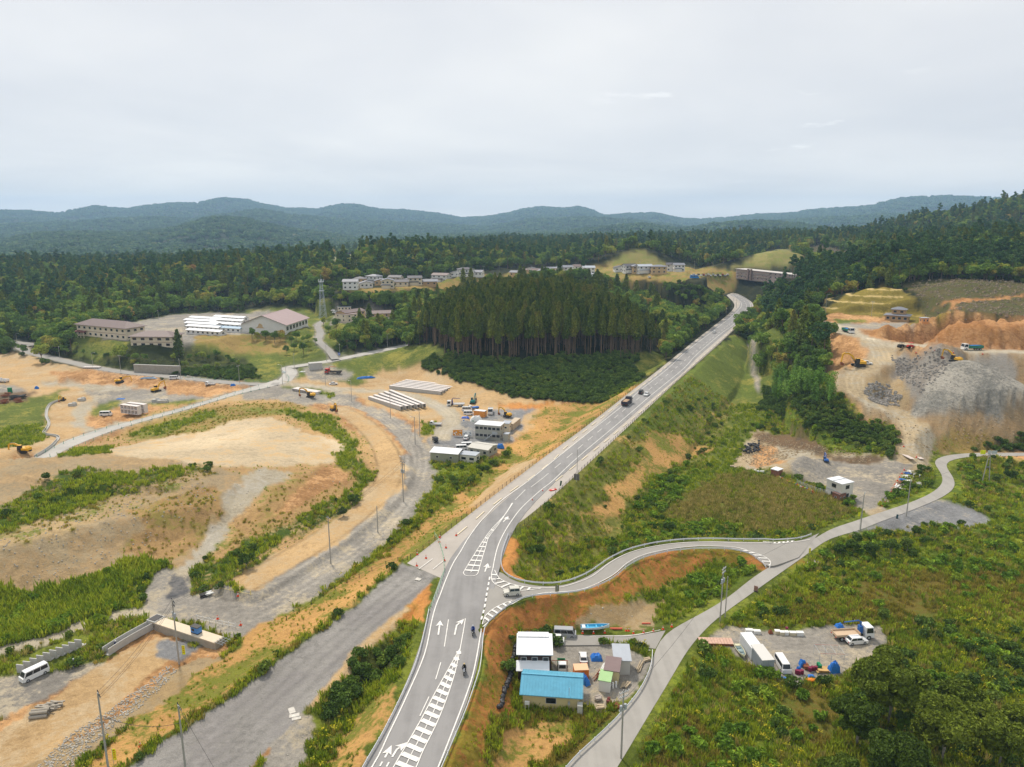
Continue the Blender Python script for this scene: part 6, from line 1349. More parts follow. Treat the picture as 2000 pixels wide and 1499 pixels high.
# village houses on the terraces
VH='685,566,9 703,560,8 717,563,8 728,554,9 746,558,9 758,564,8 771,550,9 783,560,10 796,556,9 812,558,9 837,559,12 860,551,12 893,541,10 912,541,11 931,540,8 1008,540,10 1021,541,7 1035,533,10 1048,536,9 1062,537,9 1076,533,9 1088,537,9 1105,535,10 1118,541,8 1112,549,10 1134,533,10 1150,536,9 1145,544,9 1213,531,10 1233,533,9 1247,534,9 1262,534,11 1286,535,11 1300,529,9 1313,530,10 1326,531,8'
r_=random.Random(5); walls=[WWHITE,WCREAM,WWHITE,WTAN,WWHITE]; roofs=[ROOFG,ROOFD,ROOFG,ROOFL,ROOFBR]
rnm={ROOFG.name:'grey',ROOFD.name:'dark',ROOFL.name:'light grey',ROOFBR.name:'brown'}; wnm={WWHITE.name:'white',WCREAM.name:'cream',WTAN.name:'tan',WGB.name:'grey-brown',WSTONE.name:'tan'}
for i,(px,py,w_) in enumerate(P3(VH)):
    w_*=1.22
    p=gp(px,py); wl=walls[r_.randrange(5)]; rf=roofs[r_.randrange(5)]; rz=R(r_.choice([-12,8,-5,15,-22,3])); two=r_.random()<.72; kind=r_.choice(['gable','hip','gable','gabley'])
    if i in (10,): wl,rf,two=WSTONE,ROOFG,False
    wh_='at the left end of the village' if px<800 else 'in the middle rows of the village' if px<1000 else 'in the village rows on the upper terrace' if px<1180 else 'below the bare grassy hill'
    lab=f"{'two-storey' if two else 'single-storey'} {wnm[wl.name]} house with {rnm[rf.name]} {'hipped' if kind=='hip' else 'gabled'} roof {wh_}"
    t=blw('house',lab,'house',(p[0]-w_/2,p[1]-2,p[2]),rz,w_,9,6.2 if two else 3.8,wl,rf,kind,1.5,.6,2 if two else 1,3,2,1.3,1.1,grp='houses of the terraced village')
    if two and i%2: 
        G().prismx([(-2.2,2.7),(0,3.3),(0,3.42),(-2.2,2.82)],-.3,w_*.75).obj('porch_roof',rf,t); G().box((w_*.36,-1,1.3),(w_*.6,1.9,2.8)).obj('porch_wall',wl,t)
t=bl('apartment_block','long three-storey grey-brown apartment block with pale roof below the clearcut hill','apartment block',(1437,543),(1556,546),11,8.6,cm('pale_brown_wall',(176,158,150),.85,noise=.06,scale=.6),cm('pale_roof_edge',(206,200,194),.7),'flat',0,.8,3,14,2,1.3,1.2)
for k in range(3): 
    for s0,s1 in ((.02,.36),(.5,.95)):
        W0=57; G().box((W0*(s0+s1)/2,-.7,3.2*k+1.0),(W0*(s1-s0),.12,1.0)).obj('balcony_rail',WGB,t); G().box((W0*(s0+s1)/2,-.4,3.2*k+.25),(W0*(s1-s0),.8,.2)).obj('balcony_floor',CONCR,t)
for x in (22,26.5): G().box((x,-1.2,4.8),(1.6,1.6,10)).obj('stair_shaft',WGB,t)
# quarry house
t=bl('house','two-storey tan house with grey hipped roofs standing alone on the quarry terrace','house',(1728,627),(1773,630),9,3.1,WSTONE,ROOFG,'hip',1.0,.9,1,4,3,1.4,1.2)
blw('','','',(0,0,0),0,1,1,1,WSTONE,ROOFG) if False else None
g=G().box((5.8,5,4.6),(6.4,5.6,3.2)); g.obj('upper_wall',WSTONE,t)
G().add([(1.9,1.5,6.1),(9.7,1.5,6.1),(9.7,8.5,6.1),(1.9,8.5,6.1),(1.9,1.5,6.24),(9.7,1.5,6.24),(9.7,8.5,6.24),(1.9,8.5,6.24),(5.0,5,7.5),(6.6,5,7.5)],[(0,3,2,1),(0,1,5,4),(1,2,6,5),(2,3,7,6),(3,0,4,7),(4,5,9,8),(5,6,9),(6,7,8,9),(7,4,8)]).obj('upper_roof',ROOFG,t)
for x in (4.2,7.4): G().box((x,2.17,5.1),(1.4,.06,1.0)).obj('window',GLASS,t)
bl('wooden_hut','small light wooden hut right of the house on the quarry terrace','hut',(1801,632),(1814,632),2.6,2.5,cm('plywood',(214,158,104),.8),ROOFL,'flat',0,.15,1,2,1,.5,.9)
# container office and huts of the lower quarry yard
t=bl('container_office','white two-storey container office with dark windows at the edge of the quarry yard','site office',(1612,968),(1641,980),5.0,5.3,cm('container_white',(222,218,206),.6,noise=.05,scale=1),ROOFW,'flat',0,.12,2,1,1,1.5,1.1)
G().box((2.4,2.5,5.6),(.18,5.3,.08)).obj('roof_joint',STEEL,t); G().box((2.5,-.04,2.65),(5,.06,.22)).obj('floor_joint',STEEL,t)
p=pz(1650,978,1.2); t=blw('storage_hut','brown metal storage hut leaning against the white container office','hut',tuple(gp(1638,982)),heading(1638,982,1660,975),3.0,2.4,2.3,HUT,cm('brown_hut_roof',(120,92,84),.7),'flat',0,.1,1,2,1,.5,.4)
bl('storage_hut','small brown hut with white roof and white door at the yard edge','hut',(1505,930),(1518,934),3,2.4,HUT,ROOFW,'flat',0,.15,1,1,0,.5,.4,wins={(0,0)})
# site offices in the centre
t=bl('site_office','two-storey grey prefab site office with outside stair','site office',(928,857),(977,861),5.6,5.6,WGREY,ROOFW,'flat',0,.2,2,6,2,1.3,1.0)
g=G()
for i in range(10): g.box((4.3+i*.36,-1.0,.3+i*.29),(.38,1.0,.06))
g.prism([(4.0,0),(4.3,0),(7.9,2.9),(7.9,3.2)],-1.55,-1.5).prism([(4.0,0),(4.3,0),(7.9,2.9),(7.9,3.2)],-.5,-.45); g.obj('outside_stair',STEEL,t); G().box((8.3,-.9,2.85),(1.9,1.5,.12)).box((8.3,-1.6,3.4),(1.9,.06,1)).obj('landing',STEEL,t)
bl('prefab_shed','grey ribbed prefab shed with bright white roof at the lower edge of the site offices','shed',(841,902),(894,906),4.2,3.4,cm('olive_grey_ribbed',(158,160,138),.6,noise=.05,scale=2),ROOFW,'mono',.5,.3,1,2,1,.8,.6)
bl('prefab_shed','small white prefab hut right of the ribbed grey shed','shed',(898,903),(929,906),4.0,2.7,cm('container_white',(222,218,206)),ROOFL,'flat',0,.15,1,2,1,1.6,.8)
bl('prefab_shed','low long pale-roofed shed between the parked vans and blue tarpaulins','shed',(915,888),(953,894),7,2.7,WGREY,cm('pale_roof',(204,200,190),.7,noise=.05,scale=1),'gable',.7,.3,1,3,2)
bl('prefab_shed','pale two-part hut right of the two-storey site office','shed',(981,845),(994,846),4,3.6,WCREAM,ROOFL,'flat',0,.2,1,1,1,.8,.6); bl('storage_container','small grey upright container in front of the pale hut','container',(983,862),(993,863),2.4,2.7,WGREY,ROOFL,'flat',0,.05,1,1,0,.5,.3,wins={(0,0)})
CONT=cm('beige_container',(200,184,160),.6,noise=.05,scale=1)
def container(label,px,py,rz,L_=6.1,W_=2.4,H_=2.6,m=CONT,rm=None,z=None,name='shipping_container'):
    p=gp(px,py) if z is None else pz(px,py,z); t=thing(name,label,'container',tuple(p),rz); G().box((0,0,H_/2+.1),(L_,W_,H_)).obj('wall',m,t); G().box((0,0,H_+.13),(L_+.06,W_+.06,.08)).obj('roof',rm or m,t)
    g=G()
    for i in range(int(L_/.5)): 
        for s in (-1,1): g.box((-L_/2+.3+i*.5,s*(W_/2+.025),H_/2+.1),(.22,.05,H_*.9))
    g.obj('corrugation',m,t)
    for s in (-1,1): G().box((L_/2+.03,s*W_*.24,H_/2+.1),(.06,W_*.46,H_*.93)).obj('container_door',m,t); G().tube([(L_/2+.09,s*.25,.3),(L_/2+.09,s*.25,H_)],.025,4).obj('lock_rod',STEEL,t)
    for x in (-L_/2+.2,L_/2-.2):
        for y in (-W_/2+.2,W_/2-.2): G().box((x,y,.05),(.3,.3,.3)).obj('foot_block',CONCR,t)
    return t
container('beige shipping container lying obliquely behind the pale hut',1004,835,heading(995,838,1015,822),9.5)
container('orange office container with white roof beside the parked crane truck',938,814,heading(928,814,948,816),5,2.4,2.6,cm('orange_container',(222,150,70),.6),ROOFW)
hc=heading(1455,1268,1482,1306)
container('white box container, rear one of the two on the gravel yard by the boat',1466,1274,hc,5.4,2.3,2.5,cm('white_container',(222,224,226),.5),ROOFW); container('grey-sided box container with pale roof, nearer one of the two by the boat',1487,1300,hc,5.2,2.35,2.7,cm('grey_container',(160,166,172),.5,noise=.04,scale=2),cm('pale_container_roof',(214,212,206),.6))
container('orange container beside the red and white hatchback in the house yard',1134,1322,R(4),2.6,2.0,1.9,cm('orange_container2',(226,122,44),.6),cm('cream_lid',(232,190,150),.7))
# house yard
t=bl('workshop_house','beige single-storey house with sky-blue metal roof beside the black bags','house',(1021,1382),(1131,1390),6.2,3.0,WBEIGE,ROOFB,'gable',1.35,.55,1,1,0,1.7,1.0,z=0)
Wq=10.9
for sd in (0,1):
    g=G()
    for i in range(22):
        x=-.5+i*Wq/21
        pr=[(-.55,3.0-.55*.45+.15),(3.1,4.35+.18),(3.1,4.35+.22),(-.55,3.0-.55*.45+.2)]
        if sd: pr=[(6.2-a,b) for a,b in pr][::-1]
        g.prismx(pr,x-.02,x+.02)
    g.obj('roof_seam',ROOFB,t)
G().box((.8,-.6,1.4),(.8,.35,.6)).obj('air_conditioner',WPL,t); G().box((.5,-.6,.55),(.06,.3,1.1)).box((1.1,-.6,.55),(.06,.3,1.1)).obj('air_conditioner_stand',WPL,t)
G().tube([(8,-.15,.2),(8,-.15,4.6)],.04,5).obj('service_pipe',STEEL,t); G().box((8,-.2,1.6),(.35,.2,.5)).obj('electric_meter',STEEL,t); G().box((9.9,-.7,1.0),(.9,1.2,2.0)).obj('storage_cabinet',cm('pale_cabinet',(190,190,182),.6),t)
t=bl('tall_shed','dark brown two-storey house with stepped white metal roofs behind the blue roof','house',(1012,1322),(1076,1323),5.6,4.7,WBROWN,ROOFW,'mono',.45,.35,2,3,2,.9,.6,z=0)
G().box((2.7,-.8,1.2),(5.4,1.6,2.7)).obj('lean_to_wall',WBROWN,t); G().prismx([(-2.0,2.45),(0,3.3),(0,3.42),(-2.0,2.57)],-.35,5.75).obj('lean_to_roof',ROOFW,t); G().box((2.8,5.5,5.35),(5.9,1.6,.12)).obj('rear_roof',ROOFW,t)
for x in (1.2,3.9): G().box((x,-1.64,1.5),(.9,.06,.6)).obj('window',GLASS,t)
bl('garden_shed','narrow grey-walled shed with light grey roof by the end of the white guardrail','shed',(1200,1317),(1230,1318),4.2,2.9,cm('shed_grey_wall',(196,194,188),.7),ROOFL,'mono',.5,.25,1,1,1,.6,.9,z=0,wins={(0,0)})
bl('garden_shed','cream shed with taupe roof between the grey and the green-roofed sheds','shed',(1181,1334),(1207,1338),3.2,2.7,WBEIGE,ROOFBN,'mono',.5,.25,1,1,1,.5,.5,z=0,wins={(0,0)})
bl('garden_shed','small white shed with pale green roof nearest the drums','shed',(1169,1350),(1191,1354),2.6,2.2,WWHITE,ROOFGN,'mono',.35,.15,1,1,1,.4,.5,z=0,wins={(0,0)})
# retaining wall below the school
bl('retaining_wall','long grey concrete retaining wall at the foot of the overgrown bank','wall',(262,727),(352,730),1.0,4.0,CONCD,CONCR,'flat',0,.05,1,1,0,wins={(0,0)})
bl('abutment_wall','pale concrete box under the upper road by the bridge end','wall',(605,724),(630,721),4,3.6,CONCR,CONCR,'flat',0,.1,1,1,0,wins={(0,0)})
# ---------------------------------------------------------------- vehicles on sites
def V_(fn,label,px,py,rz,*a,**k): return fn(k.pop('name',{'car':'parked_car'}.get(fn.__name__,'parked_truck')),label,k.pop('cat','van' if a and 'van' in a else 'car' if fn is car else 'truck'),onph(px,py),rz,*a,**k)
V_(car,'white minibus parked beside the row of upright concrete blocks',68,1322,heading(95,1308,50,1330),WHITE,4.6,1.75,1.95,'van',name='parked_van')
V_(car,'silver minibus parked behind the white-roofed house next to the boat',1103,1243,R(-5),SILV,4.6,1.75,1.95,'van',name='parked_van')
V_(car,'white small van in front of the silver minibus',1083,1256,R(-6),WHITE,3.9,1.6,1.7,'kei',name='parked_van')
t=V_(truck,'small white pickup truck with green cover facing the blue roof',1097,1307,R(-90),WHITE,3.5,1.5,'flat',None,GRNP,cat='pickup truck')
V_(car,'small white hatchback with red tail parked behind the orange container',1139,1291,R(88),WHITE,3.5,1.5,1.55,'hatch')
V_(car,'white estate van parked in the gravel yard beside the drums',1528,1304,heading(1518,1286,1538,1318),WHITE,4.6,1.75,1.85,'van',name='parked_van')
V_(truck,'white crane truck with blue boom and cluttered flat bed at the yard end',1664,1246,heading(1630,1244,1700,1240),WHITE,8,2.3,'flat',None,cm('cream_bed',(206,180,150),.7),BLUEP,cat='crane truck',name='crane_truck')
V_(car,'white car half hidden by the big tree beside the crane truck',1672,1256,heading(1630,1256,1700,1250),WHITE,4.2,1.7,1.5,'hatch')
V_(truck,'green and white dump truck with blue cover on the quarry road by the house',1656,650,heading(1690,662,1625,641)+math.pi,WHITE,8,2.45,'dump',BLUET,GREENT,cat='dump truck',name='dump_truck')
V_(truck,'green and white dump truck with blue cover on the road above the big gravel heap',1898,684,math.pi,WHITE,8.3,2.45,'dump',BLUET,GREENT,cat='dump truck',name='dump_truck')
V_(car,'white car parked behind the big yellow excavator',1692,712,R(-15),WHITE,4.4,1.75,1.6,'jeep')
excavator('large yellow excavator with raised boom at the bend of the quarry road',onph(1676,716),R(178),YEL,1.25)
eh=pd_(1864,722,332); eh[2]=float(Hf(eh[0],eh[1])); excavator('yellow and orange excavator half hidden behind the gravel heap',tuple(eh),R(120),YEL,1.0)
t=excavator('small blue loader with white canopy beside the dark gravel heap',onph(1613,902),R(80),BLUEP,.55,cat='loader',name='mini_loader')
def roller(label,px,py,rz,m):
    t=thing('road_roller',label,'road roller',onph(px,py),rz); G().tube([(1.3,-.9,.6),(1.3,.9,.6)],.6,14).obj('drum',DARK,t)
    for s in (-1,1): w_=G().tube([(-1.3,s*.6,.6),(-1.3,s*.95,.6)],.6,12).obj('wheel',RUB,t)
    G().box((-.7,0,1.15),(2.4,1.4,.8),taper=.92).obj('body',m,t); G().box((1.0,0,.95),(1.6,1.9,.2)).obj('drum_frame',m,t)
    for x in (-.9,.2):
        for s in (-1,1): G().tube([(x,s*.6,1.5),(x,s*.6,2.5)],.04,4).obj('canopy_post',DARK,t)
    G().box((-.35,0,2.54),(1.7,1.5,.1)).obj('canopy',m,t)
roller('dark road roller beside the red one on the quarry road',1762,680,R(5),DARK); roller('red road roller on the quarry road',1780,681,R(0),REDM)
# central site
V_(truck,'white crane truck with dark blue boom parked on the sand facing left',890,794,math.pi+R(4),WHITE,8,2.3,'flat',None,WHITE,cm('navy_crane',(44,50,120),.5),cat='crane truck',name='crane_truck')
excavator('teal excavator standing behind the white crane truck',onph(924,788),R(80),TEAL,.85); excavator('yellow excavator on the sand near the beige container',onph(991,814),R(150),YEL,.8)
V_(car,'white van parked behind the orange office container, rear one of two',912,803,R(3),WHITE,4.5,1.7,1.95,'van',name='parked_van'); V_(car,'white van beside the blue panels, nearer one of two',915,811,R(3),WHITE,4.5,1.7,1.95,'van',name='parked_van')
V_(truck,'small white truck with blue load beside the white vans',925,800,R(200),WHITE,4.7,1.8,'flat',BLUET,BLUEP); V_(truck,'white truck facing the camera right of the orange container',958,808,R(-90),WHITE,6.2,2.2,'dump',None,WHITE)
V_(truck,'small white flatbed truck parked beside the bend of the gravel lane',851,832,R(175),WHITE,4.7,1.7,'flat',None,WHITE); V_(truck,'dark small pickup at the site entrance facing left',850,862,R(-75),BLACKP,4.6,1.7,'flat',None,BLACKP)
V_(car,'white car parked beside the orange notice board',911,858,R(80),WHITE,4.3,1.7,1.5,'hatch')
for i,(px,py) in enumerate([(902,879),(913,874)]): V_(car,['white minibus nearest the grey ribbed shed','white minibus behind another beside the low shed'][i],px,py,R(8),WHITE,4.6,1.7,1.95,'van',name='parked_van')
V_(car,'white car parked on the gravel near the brown mound and tall pole',651,752,R(20),WHITE,4.3,1.7,1.5,'sedan')
V_(truck,'dark red crane truck with flat bed parked below the upper road',651,730,math.pi,REDM,9,2.4,'flat',None,DARK,REDM,cat='crane truck',name='crane_truck')
V_(truck,'dark truck on the upper road by the tree edge',797,672,heading(760,682,810,671),BLACKP,7,2.3,'dump',None,DARK)
excavator('yellow excavator in front of the stacked pale blocks',onph(607,776),R(180),YEL,.95); excavator('yellow excavator at the head of the curved sandy fill road',onph(652,802),R(-60),YEL,.9)
excavator('yellow excavator digging below the bank at the earth mounds',onph(234,748),R(20),YEL,1.0,boomdrop=.8); excavator('yellow excavator beside red crates in the middle of the earthworks',onph(305,765),R(70),YEL,1.0)
excavator('small yellow excavator at the head of the white channel',onph(123,783),R(-80),YEL,.65); excavator('yellow excavator with low arm beside the grassy field at the left edge',onph(47,884),R(178),YEL,1.0,boomdrop=.9)
V_(car,'white minibus parked on the turning gravel track by the stacked culverts',207,812,R(5),WHITE,4.8,1.8,2.0,'van',name='parked_van')
V_(truck,'small white truck on the earthworks near the blue tarpaulin',411,753,R(175),WHITE,4.7,1.8,'flat',None,WHITE); V_(car,'white van partly behind the round earth mound',340,741,R(10),WHITE,4.4,1.7,1.9,'van',name='parked_van')
V_(truck,'white truck at the left edge of the earthworks',6,747,R(170),WHITE,6,2.2,'dump',None,WHITE)
V_(car,'blue bus-like van parked far away beside the village car park',1356,544,R(4),cm('sky_blue_paint',(40,140,214),.4),7.5,2.3,2.6,'van',name='parked_van')
cols=[WHITE,SILV,WHITE,BLACKP,WHITE,cm('red_paint',(170,40,40),.4),SILV,WHITE]
for i in range(16):
    V_(car,'small car in the car park beside the apartment block',1350+i*4.7,540-(i%2)*2,R(80+(i*37)%20),cols[i%8],4.2,1.7,1.5,'hatch',grp='cars of the apartment car park')
for i,(px,py) in enumerate([(655,612),(652,608),(692,634),(684,636),(700,612),(1268,543)]): V_(car,'white car parked by the knoll buildings' if i<5 else 'white car on the village street',px,py,R(20*i),WHITE,4.2,1.7,1.5,'hatch',grp='cars parked by the knoll buildings' if i<5 else None)
# ---------------------------------------------------------------- precast concrete
def girders(n,a0,b0,a1,b1,group,label,z):
    for i in range(n):
        u=i/(n-1); A=pz(a0[0]+(a1[0]-a0[0])*u,a0[1]+(a1[1]-a0[1])*u,z); B=pz(b0[0]+(b1[0]-b0[0])*u,b0[1]+(b1[1]-b0[1])*u,z); L_=math.hypot(B[0]-A[0],B[1]-A[1])
        t=thing('concrete_girder',label,'girder',(*((A+B)/2)[:2],z),math.atan2(B[1]-A[1],B[0]-A[0]),group)
        W2_=1.55; H2=1.75
        for s in (-1,1): G().box((0,s*(W2_/2-.09),H2/2),(L_,.18,H2)).obj('girder_web',CONCR,t)
        G().box((0,0,H2+.08),(L_,W2_,.2)).obj('girder_top',cm('white_concrete_top',(228,220,214),.8,noise=.05,scale=1),t)
        for k in range(1,6): G().box((-L_/2+L_*k/6,0,H2*.75),(.12,W2_-.3,H2*.4)).obj('girder_rib',CONCD,t)
girders(6,(762,760),(863,772),(792,749),(890,760),'girders of the upper row','long white-topped concrete girder in the upper row on the sand',2.2)
girders(5,(722,782),(785,802),(762,769),(829,797),'girders of the lower row','long white-topped concrete girder in the lower row beside the lane',2.3)
cul=None
def culvert(label,loc,rz,group,s=1.):
    global cul
    if cul is None:
        t=thing('box_culvert',label,'box culvert',loc,rz,group); o,i=.95,.75; g=G()
        v=[(y,a,b) for y in (-1,1) for a,b in ((-o,0),(o,0),(o,2*o),(-o,2*o),(-i,.2),(i,.2),(i,2*o-.2),(-i,2*o-.2))]; v=[(a,y,b) for y,a,b in v]
        f=[]
        for k in range(4): a,b=k,(k+1)%4; f+=[(a,b,b+4,a+4),(a+8,a+12,b+12,b+8),(a,a+8,b+8,b),(a+4,b+4,b+12,a+12)]
        g.add(v,f).obj('culvert_box',cm('white_concrete_top',(228,220,214)),t); cul=t; return t
    return dup(cul,loc,rz,label,group)
h1=heading(240,807,280,812,2.3); A=pz(243,806,2.3)
for r_ in range(2):
    for c in range(5):
        for k in range(2): 
            q=Vector((c*2.0,r_*3.4+.0,0)); q.rotate(Matrix.Rotation(h1,3,'Z')); culvert('white open-ended concrete culvert block in the double stack on the grass',(A[0]+q.x,A[1]+q.y,2.2+k*1.92),h1,'stacked culvert blocks on the grass')
h2=heading(575,765,640,776,2.7); A=pz(578,764,2.7)
for c in range(13): q=Vector((c*1.25,0,0)); q.rotate(Matrix.Rotation(h2,3,'Z')); o=culvert('pale culvert block standing in the long row behind the excavator',(A[0]+q.x,A[1]+q.y,2.6),h2,'row of culvert blocks behind the excavator'); o.scale=(.6,1.8,.9)
h3=heading(165,722,196,723,3); A=pz(166,723,3)
for c in range(8): o=culvert('pale block in the short row on the far earthworks',(A[0]+c*1.15,A[1],3.0),h3,'row of blocks on the far earthworks'); o.scale=(.55,1.2,.95)
for (px,py) in ((305,785),(315,787),(322,787),(142,793),(160,783)):
    p=gp(px,py); o=G().box((0,0,.6),(3.2,1.8,1.2)).box((.6,.3,1.4),(1.4,1,.5)).obj('concrete_slabs',CONCR,None,tuple(p)); tag(o,'pale stacked concrete slabs lying on the earthworks','slab','slabs on the earthworks')
# upright L blocks near the white minibus
lb0=pz(46,1312,.55); lb1=pz(158,1262,.8); hl=math.atan2(lb1[1]-lb0[1],lb1[0]-lb0[0]); lm=G().prismx([(-.65,0),(.65,0),(.65,.16),(-.45,.16),(-.45,1.7),(-.65,1.7)],-.75,.75).mesh('panel',CONCR)
for i in range(10):
    u=i/9; x,y=lb0[0]+(lb1[0]-lb0[0])*u,lb0[1]+(lb1[1]-lb0[1])*u; o=bpy.data.objects.new('retaining_block',lm); C.objects.link(o); o.location=(x,y,float(Hf(x,y,GZ))+.05); o.rotation_euler=(0,0,hl+R(-62)); tag(o,'grey L-shaped retaining block standing in the diagonal row by the minibus','concrete block','upright L blocks by the minibus')
# channel and box culvert under construction
def channel(s,w_,h_,label,name='concrete_channel',z=0.,th=.16,m=CONCR,curve=2,cover=False):
    p=world_line(s,0,z,1.5,curve); t=thing(name,label,'channel',tuple(p[0])); o=p[0]
    for nm,off,ww,z0,z1 in (('channel_wall',-w_/2,th,0,h_),('channel_wall',w_/2,th,0,h_),('channel_floor',0,w_,-.02,.1))+((('channel_cover',0,w_-.3,h_-.1,h_),) if cover else ()):
        vs=[];fs=[]
        for i,v in enumerate(p):
            tt=p[min(i+1,len(p)-1)]-p[max(i-1,0)]; n=Vector((-tt.y,tt.x,0)).normalized()
            for a,zz_ in ((off-ww/2,z0),(off+ww/2,z0),(off+ww/2,z1),(off-ww/2,z1)): vs.append(v-o+n*a+Vector((0,0,zz_)))
        for i in range(len(p)-1):
            for j in range(4): fs.append((i*4+j,i*4+(j+1)%4,(i+1)*4+(j+1)%4,(i+1)*4+j))
        fs+=[(3,2,1,0),tuple(len(p)*4-4+k for k in range(4))]
        G().add(vs,fs).obj(nm,m,t)
    return t
channel('207,1280 240,1258 280,1236 309,1220',1.5,1.5,'new U-shaped concrete channel running down to the box culvert corner')
channel('118,783 100,788 92,800 90,815 97,828 92,840 82,848 90,852 108,851 116,855 108,868 90,882 70,893',.9,.7,'long white winding concrete channel through the earthworks',curve=3)
A=Vector(tuple(pz(303,1222,.9))); B=Vector(tuple(pz(430,1264,.9))); hb=math.atan2(B.y-A.y,B.x-A.x); Lb=(B-A).length
t=thing('box_culvert','long pale box culvert slab crossing the excavation below the gravel road','culvert',(A.x,A.y,.2),hb); G().box((Lb/2,0,1.1),(Lb,2.2,1.9)).obj('culvert_body',CONCD,t); G().box((Lb/2,.05,2.1),(Lb-.1,2.35,.18)).obj('culvert_slab',cm('pale_slab',(220,204,178),.8,noise=.06,scale=1),t)
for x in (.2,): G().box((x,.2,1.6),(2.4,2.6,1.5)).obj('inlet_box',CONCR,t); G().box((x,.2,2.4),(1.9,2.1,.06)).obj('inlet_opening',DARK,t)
for k in range(4): G().tube([(Lb-.4,-1+k*.65,2.3),(Lb+2.0,-1+k*.65,2.2)],.05,4).obj('scaffold_rail',STEEL,t)
for k in range(3): G().tube([(Lb+k*.8,-1.1,2.35),(Lb+k*.8,1.1,2.35)],.05,4).obj('scaffold_rail',STEEL,t)
u=.66; p=A.lerp(B,u); t=thing('generator','light blue generator with dark canopy standing on the pale culvert slab','generator',(p.x,p.y,2.41),hb); G().box((0,0,.75),(1.9,1.1,1.2)).obj('generator_body',cm('light_blue_machine',(84,140,206),.5),t); G().box((0,0,1.42),(2.0,1.2,.14)).obj('generator_lid',DARK,t); G().box((0,0,.1),(1.9,1.1,.2)).obj('generator_base',DARK,t); G().box((-.3,-.56,.8),(.7,.04,.5)).obj('control_panel',DARK,t)
# pipe pile
p=gp(88,1392); t=thing('pipe_pile','pile of concrete pipes and old beams on the sandy strip','pipes',tuple(p),R(8)); r_=random.Random(3)
for i,(y,z) in enumerate([(-1.5,.3),(-.85,.3),(-.2,.3),(-1.15,.85),(-.5,.85)]):
    g=G().tube([(-1.8,y,z),(1.0,y+.1,z)],.3,10,cap=False).tube([(-1.8,y,z),(1.0,y+.1,z)],.23,10,cap=False).obj('pipe',CONCD,t)
for i in range(16): a=r_.uniform(-.4,.5); x,y=r_.uniform(-1,1.6),r_.uniform(0,1.7); G().box((x,y,.25+r_.uniform(0,.6)),(2.3,.25,.2),a,ry=r_.uniform(-.2,.2)).obj('old_beam',CONCD,t)
# ---------------------------------------------------------------- small things
cone0=None
def cone(px,py,label,group,s=1.):
    global cone0
    p=gp(px,py); z=p[2]+(.1 if 840<px<900 else .04)
    if cone0 is None:
        cone0=thing('traffic_cone',label,'traffic cone',(p[0],p[1],z),0,group); G().lathe((0,0,0),[(.17,.04),(.13,.25),(.12,.26),(.09,.45),(.05,.62),(.03,.7)],8).obj('cone_body',ORNG,cone0); G().box((0,0,.02),(.42,.42,.05)).obj('cone_base',ORNG,cone0); G().lathe((0,0,.36),[(.125,0),(.09,.16)],8).obj('cone_band',WPL,cone0); cone0.scale=(s,)*3; return cone0
    return dup(cone0,(p[0],p[1],z),0,label,group,s)
for px,py in [(1138,1238),(1159,1238),(1181,1237),(1223,1233),(1228,1233),(1237,1238),(1257,1237),(1276,1234),(1295,1230),(1312,1225)]: cone(px,py,'orange traffic cone with white band in the line beside the boat and the yard lane','cones of the yard lane',1.15)
for px,py in [(859,1051),(871,1071),(891,1047),(868,1096),(815,1084),(832,1091),(814,1106),(858,1060)]: cone(px,py,'orange traffic cone on the closed strip of highway shoulder','cones closing the highway shoulder',1.2)
for px,py in [(1084,957),(1060,960),(1040,978)]: cone(px,py,'orange cone along the dark patch of the right shoulder','cones along the right shoulder patch',1.1)
for i in range(11): cone(1766-i*4.4+(i>5)*2,919+i*7.0,'orange cone in the line edging the scrap strip of the quarry yard','cones edging the scrap strip',1.3)
for px,py in [(1789,690),(1826,685),(1862,690),(1919,693),(465,1165),(425,1210),(470,1222),(274,1459),(1765,873),(1790,894)]: cone(px,py,'lone orange cone standing on the bare site ground','cones scattered over the sites',1.3)
wire([tuple(gp(1238,1237)+np.array([0,0,.7])),tuple(gp(1257,1236)+np.array([0,0,.7])),tuple(gp(1276,1233)+np.array([0,0,.7])),tuple(gp(1295,1229)+np.array([0,0,.7])),tuple(gp(1312,1224)+np.array([0,0,.7]))],'red and white bar rope linking the lane cones',.1,.03,name='barrier_rope')
fence('849,1047 858,1060 866,1085 868,1118','white and green plastic barrier across the closed carriageway',1.6,.9,cm('pale_green_barrier',(170,214,180),.6),'barrier',2); fence('868,1118 858,1150 850,1170 838,1195','white and green plastic barrier along the orange bank above the ditch',1.6,.9,cm('pale_green_barrier',(170,214,180)),'barrier',2)
fence('72,893 140,857 200,839 250,827 375,794 460,767 505,755','row of teal marker stakes along the upper edge of the straight site road',5,.9,cm('teal_stake',(40,160,130),.6),'marker_stakes',1); fence('98,893 142,874 190,855 252,832 375,799 460,772 523,758','row of teal marker stakes along the lower edge of the straight site road',5,.9,cm('teal_stake',(40,160,130)),'marker_stakes',1)
fence('362,736 400,741 440,743 480,745 525,747','row of teal marker stakes edging the pale cross road',4,.9,cm('teal_stake',(40,160,130)),'marker_stakes',1); fence('553,728 568,740 562,748','teal marker stakes round the bend of the crossing',3,.9,cm('teal_stake',(40,160,130)),'marker_stakes',1)
fence('385,1210 420,1218 460,1226','low white rail with posts behind the generator',1.5,.9,WPL,'safety_rail',2); fence('430,1150 455,1156 490,1163','cream posts with a rail across the gravel road',2.5,.9,cm('cream_post',(236,214,120),.6),'safety_rail',1)
